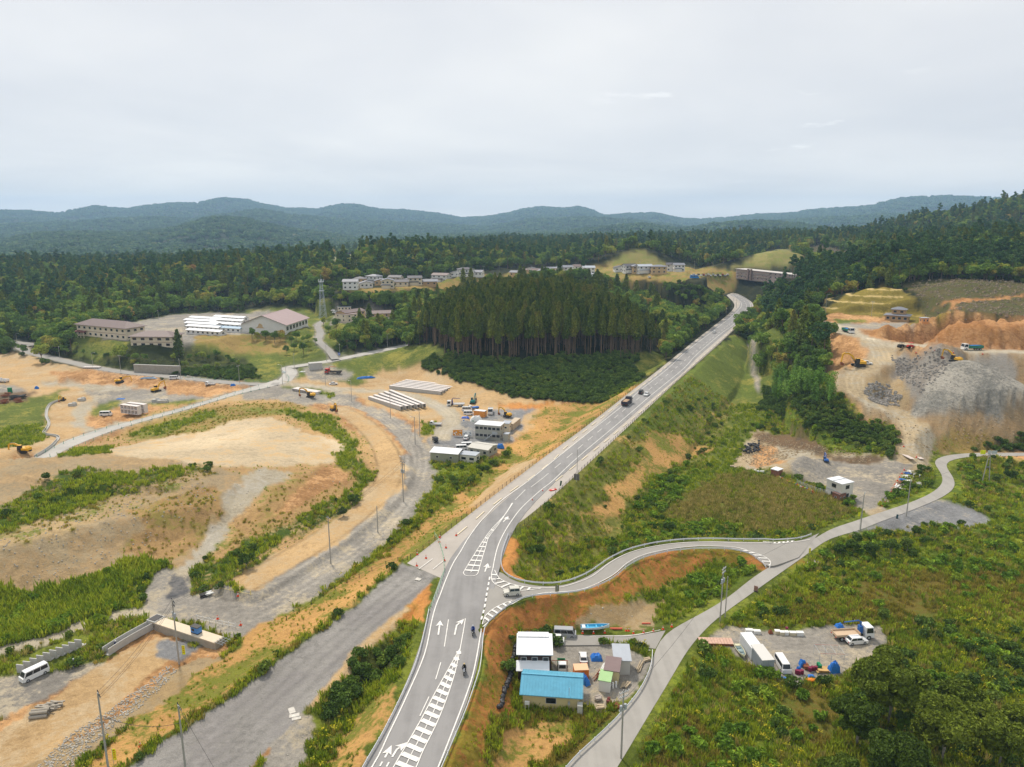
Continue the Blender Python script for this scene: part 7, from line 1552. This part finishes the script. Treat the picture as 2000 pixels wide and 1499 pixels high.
# signs
p=gp(1126,942); t=thing('road_sign','square grey sign board seen from behind on the highway shoulder','sign',tuple(p),R(-25)); G().tube([(0,0,0),(0,0,2.4)],.05,5).obj('sign_post',STEEL,t); G().box((0,0,1.5),(1.7,.08,1.9)).obj('sign_board',cm('sign_back',(112,106,104),.7),t)
p=gp(1088,1161); t=thing('road_sign','olive back of a road sign behind the side road guardrail','sign',tuple(p),R(5)); G().tube([(0,0,-.3),(0,0,2.2)],.05,5).obj('sign_post',STEEL,t); G().box((0,0,1.35),(.8,.06,1.5)).obj('sign_board',cm('olive_sign_back',(126,126,96),.7),t)
p=gp(1476,1156); t=thing('road_sign','brown faded board standing at the farm road edge','sign',tuple(p),R(-40)); G().box((0,0,.8),(.9,.08,1.2)).obj('sign_board',cm('faded_brown_board',(158,122,108),.8),t); G().box((0,0,.1),(.9,.5,.12)).obj('sign_foot',DARK,t)
p=gp(1652,1017); t=thing('road_marker','dark teal marker board at the farm road edge','sign',tuple(gp(1752,1013)),0); G().box((0,0,.6),(.5,.1,1.2)).obj('sign_board',cm('dark_teal',(44,84,92),.7),t); G().box((0,0,.05),(.6,.4,.1)).obj('sign_foot',DARK,t)
p=gp(1080,958); t=thing('fallen_sign','red and white warning sign lying on the shoulder patch','sign',(p[0],p[1],p[2]+.06),R(30)); G().box((0,0,.12),(2.2,.9,.12)).obj('sign_board',REDW,t); G().box((0,.0,.19),(1.0,.3,.03)).obj('white_mark',WPL,t); G().box((.9,0,.05),(.1,1,.1)).obj('sign_foot',DARK,t)
for px,py in ((1094,952),(1093,955)): pass
p=gp(1094,952); t=thing('flag_stand','dark green folded flag on a short post at the shoulder edge','flag',tuple(p)); G().tube([(0,0,0),(0,0,2.1)],.04,5).obj('flag_post',STEEL,t); G().box((.2,0,1.2),(.45,.1,1.5),ry=.15).obj('flag_cloth',cm('dark_green_cloth',(40,84,58),.8),t)
p=gp(668,704); t=thing('road_sign','blue road sign beside the upper road and lamp','sign',tuple(gp(663,702)),R(-10)); G().tube([(0,0,0),(0,0,3.4)],.06,5).obj('sign_post',STEEL,t); G().box((0,-.1,3),(1.3,.06,1.5)).obj('sign_board',cm('sign_blue',(36,92,190),.5),t); G().box((-.1,-.15,3),(.25,.03,.9)).box((.15,-.15,3.2),(.5,.03,.2)).obj('sign_mark',WPL,t)
def board(px0,py0,px1,py1,h,m,label,marks):
    A=gp(px0,py0); B=gp(px1,py1); W_=math.hypot(B[0]-A[0],B[1]-A[1]); t=thing('notice_board',label,'notice board',tuple(A),math.atan2(B[1]-A[1],B[0]-A[0]))
    G().box((W_/2,0,h/2+.4),(W_,.1,h)).obj('board_panel',m,t)
    for x in (.1,W_-.1): G().box((x,.08,h/2),(.1,.1,h+.8)).obj('board_post',STEEL,t)
    r_=random.Random(4); g=G()
    for i in range(marks): g.box((.4+r_.random()*(W_-.8),-.06,.6+r_.random()*(h-.4)),(r_.uniform(.25,.7),.03,r_.uniform(.1,.5)))
    g.obj('printed_panels',WPL if m is not WPL else cm('grey_print',(150,160,168)),t)
board(885,853,903,854,2.2,cm('orange_board',(230,150,40),.6),'orange notice board with white pictures beside the parked white car',9); board(904,854,922,855,2.2,WPL,'white notice board joined to the orange one',10)
for px,py,lb in ((906,832,'white board with a blue emblem behind the notice boards'),(924,833,'white board with a green cross behind the notice boards')):
    p=gp(px,py); t=thing('safety_board',lb,'sign',tuple(p)); G().box((0,0,2.2),(1.1,.08,1.1)).obj('sign_board',WPL,t); G().tube([(0,0,0),(0,0,1.7)],.05,4).obj('sign_post',STEEL,t); mm=cm('sign_blue',(36,92,190)) if px<910 else GRNP; G().box((0,-.06,2.2),(.55,.03,.2)).box((0,-.062,2.2),(.2,.03,.55)).obj('emblem',mm,t)
# boats
def boat(label,px,py,rz,L_,W_,H_,hull,inner,up=.15):
    p=gp(px,py); t=thing('boat',label,'boat',(p[0],p[1],p[2]+up),rz); g=G(); n=11; vs=[];fs=[]
    for i in range(n):
        u=i/(n-1); x=-L_/2+L_*u; w_=W_/2*(1-max(0,(u-.45)/.55)**2.2)*(.86+.14*min(1,u*4)); zt=H_*(.82+.5*u**3); zk=.12*max(0,(u-.6)/.4)**2*H_*3
        vs+=[(x,-w_,zt),(x,-w_*.82,H_*.35+zk),(x,0,zk*1.0),(x,w_*.82,H_*.35+zk),(x,w_,zt)]
    for i in range(n-1):
        for j in range(4): fs.append((i*5+j,(i+1)*5+j,(i+1)*5+j+1,i*5+j+1))
    fs.append((0,1,2,3,4)); g.add(vs,fs).obj('hull',hull,t)
    g=G(); v2=[];f2=[]
    for i in range(n):
        u=i/(n-1); x=-L_/2+.12+(L_-.3)*u; w_=max(.03,W_/2*(1-max(0,(u-.45)/.55)**2.2)*.86-.06); zt=H_*(.82+.5*u**3)+.02
        v2+=[(x,-w_,zt),(x,-w_*.8,H_*.4+.12*max(0,(u-.6)/.4)**2*H_*3),(x,w_*.8,H_*.4+.12*max(0,(u-.6)/.4)**2*H_*3),(x,w_,zt)]
    for i in range(n-1):
        for j in range(3): f2.append((i*4+j,i*4+j+1,(i+1)*4+j+1,(i+1)*4+j))
    g.add(v2,f2).obj('inside',inner,t)
    for s in (-1,1): G().tube([(vs[i*5+(0 if s<0 else 4)]) for i in range(n)],.06,5).obj('gunwale',hull,t)
    for x in (-L_*.25,L_*.05,L_*.25): G().box((x,0,H_*.72),(.28,W_*.78,.06)).obj('thwart',inner,t)
    G().box((-L_*.4,0,H_*.8),(.7,W_*.7,.1)).obj('stern_deck',hull,t); return t
boat('pale blue and white open boat lying behind the line of cones',1162,1230,R(2),5.9,1.7,.85,cm('boat_white',(222,232,236),.4),cm('boat_blue',(90,190,232),.5))
boat('cream open boat with grey inside lying on the grass beside the white container',1446,1276,heading(1436,1258,1456,1292),4.6,1.4,.6,cm('boat_cream',(214,210,178),.5),cm('boat_inside',(150,170,172),.7))
def tarp(label,px,py,w_,d_,h,m=BLUET,rz=0,name='tarpaulin',cat='tarpaulin',up=0):
    p=gp(px,py); r_=np.random.default_rng(int(px)); n=9; vs=[]
    for i in range(n):
        for j in range(n):
            u,v=i/(n-1),j/(n-1); e=min(1,4*min(u,1-u,v,1-v)*1.3); vs.append(((u-.5)*w_*(1+.1*r_.normal()*.5),(v-.5)*d_,e*h*(.75+.35*r_.random())+(.02)))
    o=G().add(vs,[(i*n+j,(i+1)*n+j,(i+1)*n+j+1,i*n+j+1) for i in range(n-1) for j in range(n-1)]).obj(name,m,None,(p[0],p[1],p[2]+up)); o.rotation_euler=(0,0,rz); return tag(o,label,cat)
tarp('crumpled blue tarpaulin over a pile beside the grey-roofed shed',1165,1287,2.2,2.0,1.0); tarp('blue tarpaulin hanging from the orange container',1141,1333,1.2,2.6,1.5,rz=R(30))
tarp('blue tarpaulin heap in front of the white estate van',1531,1327,2.4,1.2,.35,rz=R(-20)); tarp('blue tarpaulin wrapped stack beside the red drums',1567,1300,1.2,1.3,1.2); tarp('small round blue sheet on the gravel by the orange float',1584,1321,1.2,.8,.25); tarp('light blue sheet over the maroon tubs',1560,1311,1.0,.7,.9)
tarp('blue tarpaulin on the crane truck bed',1638,1236,1.6,1.2,.7,up=1.35,rz=R(10)); tarp('blue tarpaulin hung on the pipe frame near the big tree',1628,1312,2.2,1.4,2.0,rz=R(10))
tarp('white domed cover on the sand beside the blue panels',930,822,5.0,3.2,2.0,WPL); tarp('blue panels laid in a flat row before the white vans',909,817,3.4,2,.7,cm('panel_blue',(70,110,200),.4)); tarp('bright blue tarpaulin beside the low shed',977,875,3.0,2.0,1.5); tarp('grey and white sheets over goods behind the low shed',938,884,5,1.4,1.6,cm('grey_sheet',(150,152,156),.8),rz=R(-15)); tarp('dark pile with pale sheets beside the low shed',963,880,3,2,1.2,cm('grey_sheet',(150,152,156)))
tarp('blue tarpaulin covering stacked goods on the green bank',714,739,10,2.2,1.0,rz=R(25)); tarp('blue tarpaulin folded beside the round earth mound',455,754,2.6,1.4,1.0,rz=R(20)); tarp('blue sheet near the culvert stack',235,780,4,1.6,.4); tarp('blue covered goods on the far earthworks row',290,740,9,1.2,.7,cm('pale_blue_sheet',(140,176,206),.7)); tarp('blue bin on the grass left of the earthworks',72,760,1.8,1.4,1.4)
tarp('white sheeted pile at the crossing',555,728,2.5,1.4,.8,WPL); tarp('white sheets lying beside the upper road wall',592,727,4,1.2,.5,WPL)
# black bags along the foot of the orange bank
bg0=None; path_=[gp(*q) for q in ((976,1386),(983,1365),(989,1345),(994,1325),(999,1305),(1003,1285),(1008,1266),(1018,1250),(1030,1240))]; pp=rs([Vector(tuple(q)) for q in path_],34); r_=random.Random(8)
bms=[G().blob((0,0,.38),(.95,.95,.8),i,9,6,.16).mesh('bag',BAG) for i in range(4)]
for i,q in enumerate(pp):
    for k in range(1 if i<24 else 2):
        o=bpy.data.objects.new('black_bag',bms[(i+k)%4]); C.objects.link(o); o.location=(q.x+r_.uniform(-.2,.2)+k*.9,q.y+r_.uniform(-.2,.2),float(Hf(q.x,q.y))+(.0)); o.rotation_euler=(0,0,r_.uniform(0,6)); tag(o,'black filled bag in the row along the foot of the orange bank','bag','black bags at the foot of the orange bank')
for i in range(60):
    px,py=1466+r_.uniform(-14,16),879+r_.uniform(-9,9); p=gp(px,py-(px-1466)*.35); o=bpy.data.objects.new('black_bag',bms[i%4]); C.objects.link(o); o.location=(p[0],p[1],p[2]+r_.uniform(0,.7)); o.rotation_euler=(0,0,r_.uniform(0,6)); tag(o,'black bag in the heap at the green edge of the quarry yard','bag','black bags heaped at the quarry yard edge')
# loose goods
def drum(px,py,m,label,grp=None,r=.3,h=.9,up=0):
    p=gp(px,py); t=thing('drum',label,'drum',(p[0],p[1],p[2]+up),0,grp); G().lathe((0,0,0),[(r,0),(r,h*.32),(r*1.04,h*.34),(r,h*.36),(r,h*.66),(r*1.04,h*.68),(r,h*.7),(r,h)],12).obj('drum_body',m,t); G().lathe((0,0,h),[(r*.85,0),(r*.85,.02)],10).obj('drum_lid',m,t)
for px,py in ((1197,1345),(1203,1343)): drum(px,py,WPL,'white gas cylinder beside the green-roofed shed','gas cylinders by the green-roofed shed',.2,1.2)
for px,py in ((1187,1377),(1189,1372),(1192,1378)): drum(px,py,cm('dark_red_drum',(110,50,48),.7),'dark red drum on the garden grass','dark red drums on the garden grass')
for i,(px,py) in enumerate(((1556,1316),(1561,1317),(1566,1316),(1582,1311),(1587,1309),(1593,1309))): drum(px,py,PURP,'maroon tub among the fishing gear','maroon tubs among the fishing gear',.34,.75)
for px,py in ((1598,1304),(1601,1308)): drum(px,py,GRNP,'dark green drum among the fishing gear','green drums among the fishing gear',.35,1.0)
drum(1504,1306,GRNP,'green tub beside the grey container',None,.4,.5); drum(20,768,GRNP,'tall green tank at the left edge of the earthworks',None,1.0,2.6)
def pile(label,px,py,n,L_,s_,m,rz=0,spread=1.2,name='lumber_stack',cat='lumber',tilt=.1,hh=.5,piece='plank'):
    p=gp(px,py); t=thing(name,label,cat,tuple(p),rz); r_=random.Random(int(px+py))
    me=G().box((0,0,0),(L_,s_[0],s_[1])).mesh(piece,m)
    for i in range(n): inst(piece,me,t,(r_.uniform(-.15,.15)*L_,(r_.random()-.5)*spread,.1+hh*r_.random()),0,(r_.uniform(.6,1),1,1),(r_.uniform(-.1,.1),r_.uniform(-tilt,tilt),r_.uniform(-.12,.12)))
    return t
pile('long white and red pipes stacked beside the blue tarpaulin',1179,1311,14,4.6,(.12,.12),WPL,R(62),1.1,'pipe_stack','pipes',piece='pipe'); pile('rusty scaffold pipes under the white ones',1172,1322,12,3.4,(.09,.09),RUST,R(60),1.4,'pipe_stack','pipes',piece='pipe')
pile('two long pale beams on the grass by the guardrail corner',1247,1306,5,3.9,(.16,.16),WOOD,R(65),1.0); pile('small heap of grey boards by the guardrail corner',1262,1291,7,1.6,(.3,.12),WOOD,R(20),.9); pile('pale broken boards on the grass beside the farm road guardrail',1222,1340,10,2.0,(.25,.08),WOOD,R(60),1.4); pile('stack of crates and boards in front of the workshop house',1173,1390,9,1.8,(.4,.2),WOOD,R(8),.9,hh=1.0)
pile('heap of gas bottles, tubs and boards beside the workshop house',1167,1367,12,1.3,(.3,.25),cm('mixed_scrap',(170,160,150),.8),R(20),1.2,'scrap_heap','scrap'); pile('rusty machine parts on the garden grass',1204,1383,6,1.2,(.2,.3),RUST,R(30),.8,'scrap_heap','scrap')
pile('crossed poles beside the black bags behind the silver minibus',1050,1237,4,3.2,(.1,.1),WOOD,R(50),.8); pile('rusty fishing gear in a heap among tubs',1573,1304,12,1.0,(.5,.3),RUST,R(0),1.2,'net_heap','fishing gear'); pile('flat boards beneath the pipe frame',1607,1310,5,2.4,(.8,.06),cm('plywood2',(206,168,110),.8),R(0),1.4)
for i in range(7): 
    px,py=1744-i*.5+i*3.0*0,945+i*0
scr=[(1778,922,WPL,2.6),(1772,926,BLUEP,2.0),(1784,926,WPL,2.4),(1768,932,WPL,3.0),(1778,934,cm('mixed_scrap',(170,160,150)),2.6),(1762,938,BLUET,2.4),(1773,941,WPL,2.6),(1758,944,RUST,2.2),(1766,948,cm('mixed_scrap',(170,160,150)),3.0),(1755,952,WPL,3.0),(1764,956,WPL,2.2),(1750,958,WOOD,2.6),(1744,965,RUST,2.0),(1757,963,WPL,2.0),(1790,930,WPL,1.6),(1795,946,WPL,1.6)]
for i,(px,py,m,L_) in enumerate(scr): pile('bundle of white sheets, poles and scrap in the long strip behind the cones',px,py,7,L_,(.35,.12),m,R(20*(i%5)-30),1.8,'scrap_heap','scrap',piece='sheet')
for o in [o for o in C.objects if o.get('label')=='bundle of white sheets, poles and scrap in the long strip behind the cones']: o['group']='scrap bundles behind the cones'
tarp('black rubber mat heap at the lower end of the scrap strip',1740,974,3.6,1.4,.8,BAG)
for i in range(22):
    u=i/21; px,py=1518+u*70,934+u*30; m=[ORNG,FLAG,WPL,REDW,cm('yellow_green',(200,220,60),.6),BLUEP][i%6]; p=gp(px,py); o=G().box((0,0,.3),(1.0,.5,.5),taper=.7).box((.2,0,.65),(.5,.4,.3)).obj('barrier_block',m,None,tuple(p)); o.rotation_euler=(0,0,R(40*i)); tag(o,'coloured plastic block in the row along the reed field edge','barrier block','coloured blocks along the reed field')
for i in range(9): 
    u=i/8; p=gp(1430+u*58,912+u*12)
    o=G().box((0,0,.3),(1.6,.7,.3),rz=.3*i,rx=.2).box((.3,.3,.5),(1.2,.3,.12),rz=-.4*i).obj('broken_boards',WOOD if i<6 else WPL,None,tuple(p)); tag(o,'broken boards in the rubbish line at the yard edge','boards','broken boards at the yard edge')
bx=[(1463,1236,1.5,WPL),(1478,1238,1.4,WPL),(1518,1238,1.1,cm('cream_crate',(216,206,176),.7)),(1527,1240,.9,cm('cream_crate',(216,206,176))),(1536,1240,.8,WPL),(1548,1241,1.3,cm('cream_crate',(216,206,176))),(1562,1241,1.4,WPL)]
for i,(px,py,w_,m) in enumerate(bx):
    p=gp(px,py); t=thing('crate',['long white crate at the weed edge, left of the row','second white crate, lower, at the weed edge','first crate of the right row, beside the round basket','narrow cream crate second in the right row','small white crate under the pink tub','wide yellowish crate in the right row','last white crate at the right end of the row'][i],'crate',tuple(p),R(-4)); G().box((0,0,.35),(w_*.98,.8,.7)).obj('crate_body',m,t); G().box((0,0,.72),(w_*1.02,.84,.08)).obj('crate_lid',WPL,t)
drum(1536,1235,PURP,'pink tub standing on the small white crate',None,.3,.35,.76); tarp('brown round basket between the crates',1505,1237,.9,.9,.7,RUST)
p=gp(1583,1332); o=G().blob((0,0,.35),(2.1,1.0,.7),5,10,6,.1).obj('float',cm('orange_float',(236,140,30),.5),None,tuple(p)); tag(o,'orange float lying on the gravel edge','float')
o=G().tube([(-1.4,0,.25),(1.4,0,.25)],.22,8).obj('float_tube',cm('coral_plastic',(226,110,84),.6),None,tuple(gp(1202,1230))); tag(o,'coral red tube lying behind the boat bow','tube')
for px,py,rz in ((1262,1219,R(0)),): o=G().tube([(-.9,0,.15),(.9,0,.15)],.14,8).obj('float_tube',cm('coral_plastic',(226,110,84)),None,tuple(gp(px,py))); tag(o,'short coral red tube on the grass above the cones','tube')
# pipe frame shelter
A=gp(1600,1296); t=thing('pipe_shelter','bare pipe frame shelter beside the big dark tree','frame',tuple(A),R(-3))
for x in (0,2.2,4.6):
    for y in (0,3): G().tube([(x,y,-.1),(x,y,2.1)],.035,5).obj('frame_post',STEEL,t)
for y in (0,3): G().tube([(0,y,2.1),(4.6,y,2.1)],.035,5).obj('frame_beam',cm('pink_pipe',(200,130,120),.6),t)
for x in (0,1.5,3,4.6): G().tube([(x,0,2.1),(x,3,2.1)],.03,5).obj('frame_beam',STEEL,t)
t=thing('trestle_frame','rusty red pipe frame standing over the white pickup truck','frame',tuple(gp(1077,1308)),0)
for x in (0,3.0): G().tube([(x,0,0),(x,0,1.9)],.04,5).obj('frame_post',RUST,t)
G().tube([(0,0,1.9),(3.0,0,1.9)],.05,5).obj('frame_beam',cm('red_pipe',(190,70,50),.6),t)
# small bridge into the yard
A=Vector(tuple(gp(1366,1256))); B=Vector(tuple(gp(1432,1260))); d=B-A; t=thing('plank_bridge','rusty pale steel deck laid over the ditch at the gravel yard entrance','bridge',(A.x,A.y,max(A.z,B.z)+.12),math.atan2(d.y,d.x))
for i in range(11): G().box((d.length*(i+.5)/11,.5,.12),(d.length/11-.05,2.2,.16)).obj('deck_plank',cm('pale_rust_deck',(206,170,150),.85,noise=.16,scale=2),t)
for y in (-.55,1.5): G().box((d.length/2,y,-.05),(d.length,.16,.36)).obj('bridge_beam',RUST,t)
bl('culvert_headwall','pale concrete slab over the ditch at the weed edge','slab',(1580,1106),(1602,1104),2.0,.5,CONCD,CONCR,'flat',0,.05,1,1,0,wins={(0,0)})
t=thing('steel_plate','pair of pale steel plates bridging the ditch on the haul road','steel plates',tuple(gp(1783,893)),0)
for x in (-1.6,1.6): G().box((x,0,.12),(1.5,5,.12),rz=R(5)).obj('plate',cm('pale_plate',(210,196,186),.7),t)
# scrap heap at the left edge, dark net pile
for px,py,m in ((12,775,RUST),(28,780,DARK),(44,779,DARK),(36,786,RUST),(8,788,RUST)): pile('dark scrap and rebar heaped at the left edge of the earthworks',px,py,12,3.5,(.3,.3),m,R(px),3.5,'scrap_heap','scrap',hh=1.6,piece='bar').__setitem__('group','scrap heaps at the left edge')
for px,py,m in ((399,1166,DARK),(410,1163,WPL),(1446,880,BAG)): pile('dark scrap heap beside the gravel road above the generator' if px<400 else 'small white scrap bundle beside the gravel road above the generator' if px<500 else 'dark rubble by the black bags',px,py,9,1.6,(.2,.2),m,R(px),1.6,'scrap_heap','scrap',piece='bar')
# stones: rubble strip, quarry rock, debris
def stones(name,label,pts,smin,smax,m,seed):
    r_=random.Random(seed); g=G()
    for i,p in enumerate(pts):
        s=r_.uniform(smin,smax); z=r_.uniform(0,6.28); d=(s,s*r_.uniform(.6,1),s*r_.uniform(.5,.8)); o=len(g.v)
        c,s2=math.cos(z),math.sin(z); q=[(-.5,-.4,-.5),(.5,-.5,-.5),(.45,.5,-.5),(-.5,.45,-.5),(-.35,-.3,.4),(.4,-.35,.5),(.3,.35,.42),(-.3,.4,.5)]
        q=[(a+r_.uniform(-.1,.1),b+r_.uniform(-.1,.1),k) for a,b,k in q]; g.v+=[(p[0]+(a*c-b*s2)*d[0],p[1]+(a*s2+b*c)*d[1],p[2]+k*d[2]+d[2]*.2) for a,b,k in q]
        g.f+=[tuple(o+k for k in f) for f in ((4,5,6,7),(0,1,5,4),(1,2,6,5),(2,3,7,6),(3,0,4,7))]
    o=g.obj(name,m); o['kind']='stuff'; o['label']=label
def parea(s,dens,seed): return sample(region(s),dens,seed)
STN=cm('grey_stone',(178,172,160),.9,noise=.25,scale=.9); STD=cm('dark_stone',(158,152,144),.9,noise=.35,scale=.8); STT=cm('tan_stone',(176,156,126),.9,noise=.25,scale=.9)
stones('rubble','pale rubble strip beside the ditch below the sandy fill',parea('60,1510 130,1440 230,1375 330,1300 350,1308 300,1360 200,1440 120,1520',9,301),.12,.36,STN,1)
stones('broken_rock','heap of dark broken rock in the quarry bend',parea('1686,765 1700,748 1735,755 1760,778 1755,790 1730,792 1700,782',3.2,302),.5,1.2,STD,2)
stones('quarry_rock','blasted rock face and blocks at the back of the pit',parea('1740,697 1800,690 1856,694 1856,715 1830,745 1800,765 1755,745',.8,303),.4,1.1,STD,3)
stones('heap_stones','coarse stones over the big gravel heap',parea('1745,806 1800,770 1840,730 1885,706 1940,725 2010,760 2100,800 1900,808',1.0,304),.12,.34,STD,4)
stones('scree','loose stones on the mound slope',parea('-40,1070 160,990 330,940 410,920 420,980 300,1060 150,1120 -40,1150',.55,305),.12,.4,STN,5)
stones('debris_stones','stones and wood debris along the yard bank',parea('1440,900 1480,845 1600,870 1720,892 1690,905 1560,885 1500,910',1.2,306),.2,.6,STT,6)
stones('verge_stones','loose stones on the tracks and slopes beside the haul road',parea('1640,760 1700,820 1740,890 1820,890 1860,810 2000,806 2000,870 1850,880',.35,307),.2,.6,STT,7)
stones('ground_stones','scattered stones on the gravel and sand of the site',sample(COVIN('gravel','stony','sandspeck','gravelpale','earth')&(DS<330)&NOROAD,.05,308),.12,.35,STN,8)
# two workers by the channel
def worker(px,py,label,m):
    p=gp(px,py); pr=thing('person',label,'person',tuple(p),R(40)); me=bpy.data.meshes.new('body')
    V=[(0,0,.95),(.06,0,1.2),(.14,0,1.42),(.18,0,1.52),(.2,0,1.62),(.12,.2,1.38),(.22,.26,1.12),(.36,.2,.95),(.12,-.2,1.38),(.24,-.26,1.12),(.38,-.2,.97),(0,.1,.9),(.05,.12,.48),(0,.12,.08),(.14,.13,.05),(0,-.1,.9),(.02,-.14,.48),(-.06,-.14,.08),(.08,-.15,.05)]
    E=[(0,1),(1,2),(2,3),(3,4),(2,5),(5,6),(6,7),(2,8),(8,9),(9,10),(0,11),(11,12),(12,13),(13,14),(0,15),(15,16),(16,17),(17,18)]
    me.from_pydata(V,E,[]); o=bpy.data.objects.new('body',me); C.objects.link(o); o.parent=pr; o.modifiers.new('skin','SKIN')
    for i,r_ in enumerate([.15,.16,.14,.07,.1,.08,.06,.045,.08,.06,.045,.1,.08,.055,.05,.1,.08,.055,.05]): me.skin_vertices[0].data[i].radius=(r_,r_)
    me.skin_vertices[0].data[0].use_root=True; me.materials.append(m); G().lathe((.2,0,1.66),[(.15,0),(.13,.06),(.11,.13),(.05,.18)],10).obj('helmet',WPL,pr); G().blob((.21,0,1.62),(.19,.17,.22),2,8,6,.03).obj('face',cm('skin',(204,160,130),.6),pr)
worker(225,1268,'worker in dark clothes standing beside the new concrete channel',cm('work_blue',(44,52,84),.8)); worker(143,1304,'worker in white helmet in the ditch near the minibus',cm('work_grey',(150,150,156),.8))
# ---------------------------------------------------------------- trees near the camera and single trees
def bigtree(px,py,R__,h,n,seed,label,s_=.42,grp=None,m=None):
    p=gp(px,py); lb=lobes(26,R__,h*.64,h*.30,seed,.17,.34); c,d_=shell(lb,n,seed+1,.6,.35,.5); t=thing('broadleaf_tree',label,'broadleaf tree',tuple(p),0,grp)
    inst('crown',cardmesh('crown',[leaves(c,d_,s_,seed+2,1.6)],m or ML_BIG),t,(0,0,0)); g=G(); g.tube([(0,0,-.5),(.2,.1,h*.22),(.1,.2,h*.42)],h*.028,8,r2=h*.018)
    for q in lb[::3]: g.tube([(.1,.1,h*.30),(q[0]*.45,q[1]*.45,h*.5),(q[0]*.9,q[1]*.9,q[2]+q[3]*.2)],h*.013,5,r2=h*.004)
    g.obj('trunk',M_BARKG,t); return t
for a in [(1735,1410,7.4,12,26000,401,'large spreading dark green tree overlapping the gravel yard and pipe frame'),(1672,1455,4.6,8.5,11000,402,'rounded tree left of the large spreading tree'),(1838,1490,6.6,11,20000,403,'broad dark tree at the bottom right with leaning pale trunk'),(1950,1500,6.6,11,19000,404,'dark tree at the lower right corner'),(1745,1550,6.2,10,16000,405,'low dark tree at the bottom edge below the large tree'),(1640,1560,4.2,6.5,8000,406,'small tree at the bottom edge among dry weeds'),(1870,1400,4.4,6.5,9000,407,'small bushy tree behind the large spreading tree')]: bigtree(*a)
for i,(px,py,R__,h) in enumerate([(1972,940,2.6,4),(1946,944,2.0,3),(1738,1085,2.6,4.5),(1700,1090,2.4,4),(1665,1080,2.2,3.6),(1770,1080,2.4,4.4),(1640,1085,2.0,3),(1725,1215,1.8,3),(480,1110,2.4,3.6),(690,985,2,3),(670,1010,1.8,2.6)]): bigtree(px,py,R__,h,900,420+i,'rounded bright green shrub standing above the weeds and slopes',.36,'rounded shrubs above the weeds',ML_BUSH)
def settree(kind,label,cat,grp,protos,spots,smin,smax,seed):
    r_=random.Random(seed)
    for i,(px,py) in enumerate(spots):
        p=gp(px,py); cm_,tm_=protos[i%len(protos)]; t=thing(kind,label,cat,tuple(p),r_.uniform(0,6.28),grp); s_=r_.uniform(smin,smax); t.scale=(s_,s_,s_); inst('trunk',tm_,t,(0,0,0)); inst('crown',cm_,t,(0,0,0))
r_=random.Random(12)
settree('bamboo_clump','pale green drooping bamboo clump at the foot of the quarry trees','bamboo','bamboo clumps below the quarry',BMP,[(1512+r_.uniform(0,1)*110,730+r_.uniform(0,1)*65) for _ in range(34)],.7,1.05,1)
settree('broadleaf_tree','dark tree in the belt between the highway valley and the quarry','broadleaf tree','tree belt beside the quarry',BRP,[(1500+u*110+r_.uniform(-18,18),640+v*90+r_.uniform(-10,10)) for u in (0,.2,.4,.6,.8,1) for v in (0,.25,.5,.75,1) if not(u<.3 and v<.3)],.7,1.15,2)
settree('tall_tree','tall slender tree rising above the belt beside the quarry house road','tree','tall trees of the quarry belt',SPP+PNP[:1],[(1578,688),(1590,684),(1600,690),(1566,680),(1608,698),(1584,700),(1545,676),(1598,672),(1606,716)],1.0,1.5,3)
settree('broadleaf_tree','dark bushy tree on the bank below the school','broadleaf tree','trees on the bank below the school',BRP,[(px_+r_.uniform(-6,6),py_+r_.uniform(-5,5)) for px_,py_ in [(82,668),(95,680),(110,690),(135,690),(150,682),(165,690),(185,696),(205,700),(230,702),(250,700),(262,704),(285,708),(300,714),(345,706),(365,700),(380,696),(395,702),(410,710),(425,700),(440,706),(455,712),(470,718),(360,718),(385,722),(405,726),(430,728),(450,732),(340,722),(255,716),(275,722)]],.32,.62,4)
settree('broadleaf_tree','dark tree between the hall and the winding road','broadleaf tree','trees between the hall and the winding road',BRP,[(px_+r_.uniform(-5,5),py_+r_.uniform(-4,4)) for px_,py_ in [(520,668),(535,672),(550,668),(565,676),(580,668),(595,672),(605,664),(560,690),(578,686),(592,690),(606,684),(612,670),(505,662),(490,664),(640,648),(648,640),(655,645),(630,640)]],.45,.8,5)
settree('broadleaf_tree','mixed tree in the wood above the upper road','broadleaf tree','wood above the upper road',BRP,[(690+r_.uniform(0,125),645+r_.uniform(0,38)) for _ in range(45)]+[(780+r_.uniform(0,45),625+r_.uniform(0,40)) for _ in range(14)],.6,1.0,6)
settree('broadleaf_tree','autumn-tinted tree in the wood along the highway','broadleaf tree','wood along the highway left side',BRP,[(1292+u*120+r_.uniform(-8,8),690-u*85+r_.uniform(-34,2)) for u in [i/60 for i in range(61)]],.6,1.0,7)
settree('conical_tree','dark conical tree on the bank beside the school wing','conifer','single dark conifers',SPP,[(350,697)],1.0,1.05,8)
settree('conical_tree','dark conical tree before the village terrace','conifer','dark conifers before the village',SPP,[(905,566),(920,566),(1016,560),(1158,572),(1166,574),(1174,570),(1150,572),(1182,576),(1192,580),(1204,578),(1222,585),(1242,588),(1270,592),(1276,596)],1.0,1.5,9)
stones('far_slash','cut branches and logs on the cleared slope',sample(COVIN('cutslope'),.12,309),.5,1.6,cm('slash_wood',(150,134,112),.95,noise=.3,scale=.6),9)

settree('broadleaf_tree','tree on the wooded slope just below the village houses','broadleaf tree','slope wood below the village',BRP,[(662+r_.uniform(0,135),586+r_.uniform(0,17)) for _ in range(32)],.6,.95,11)
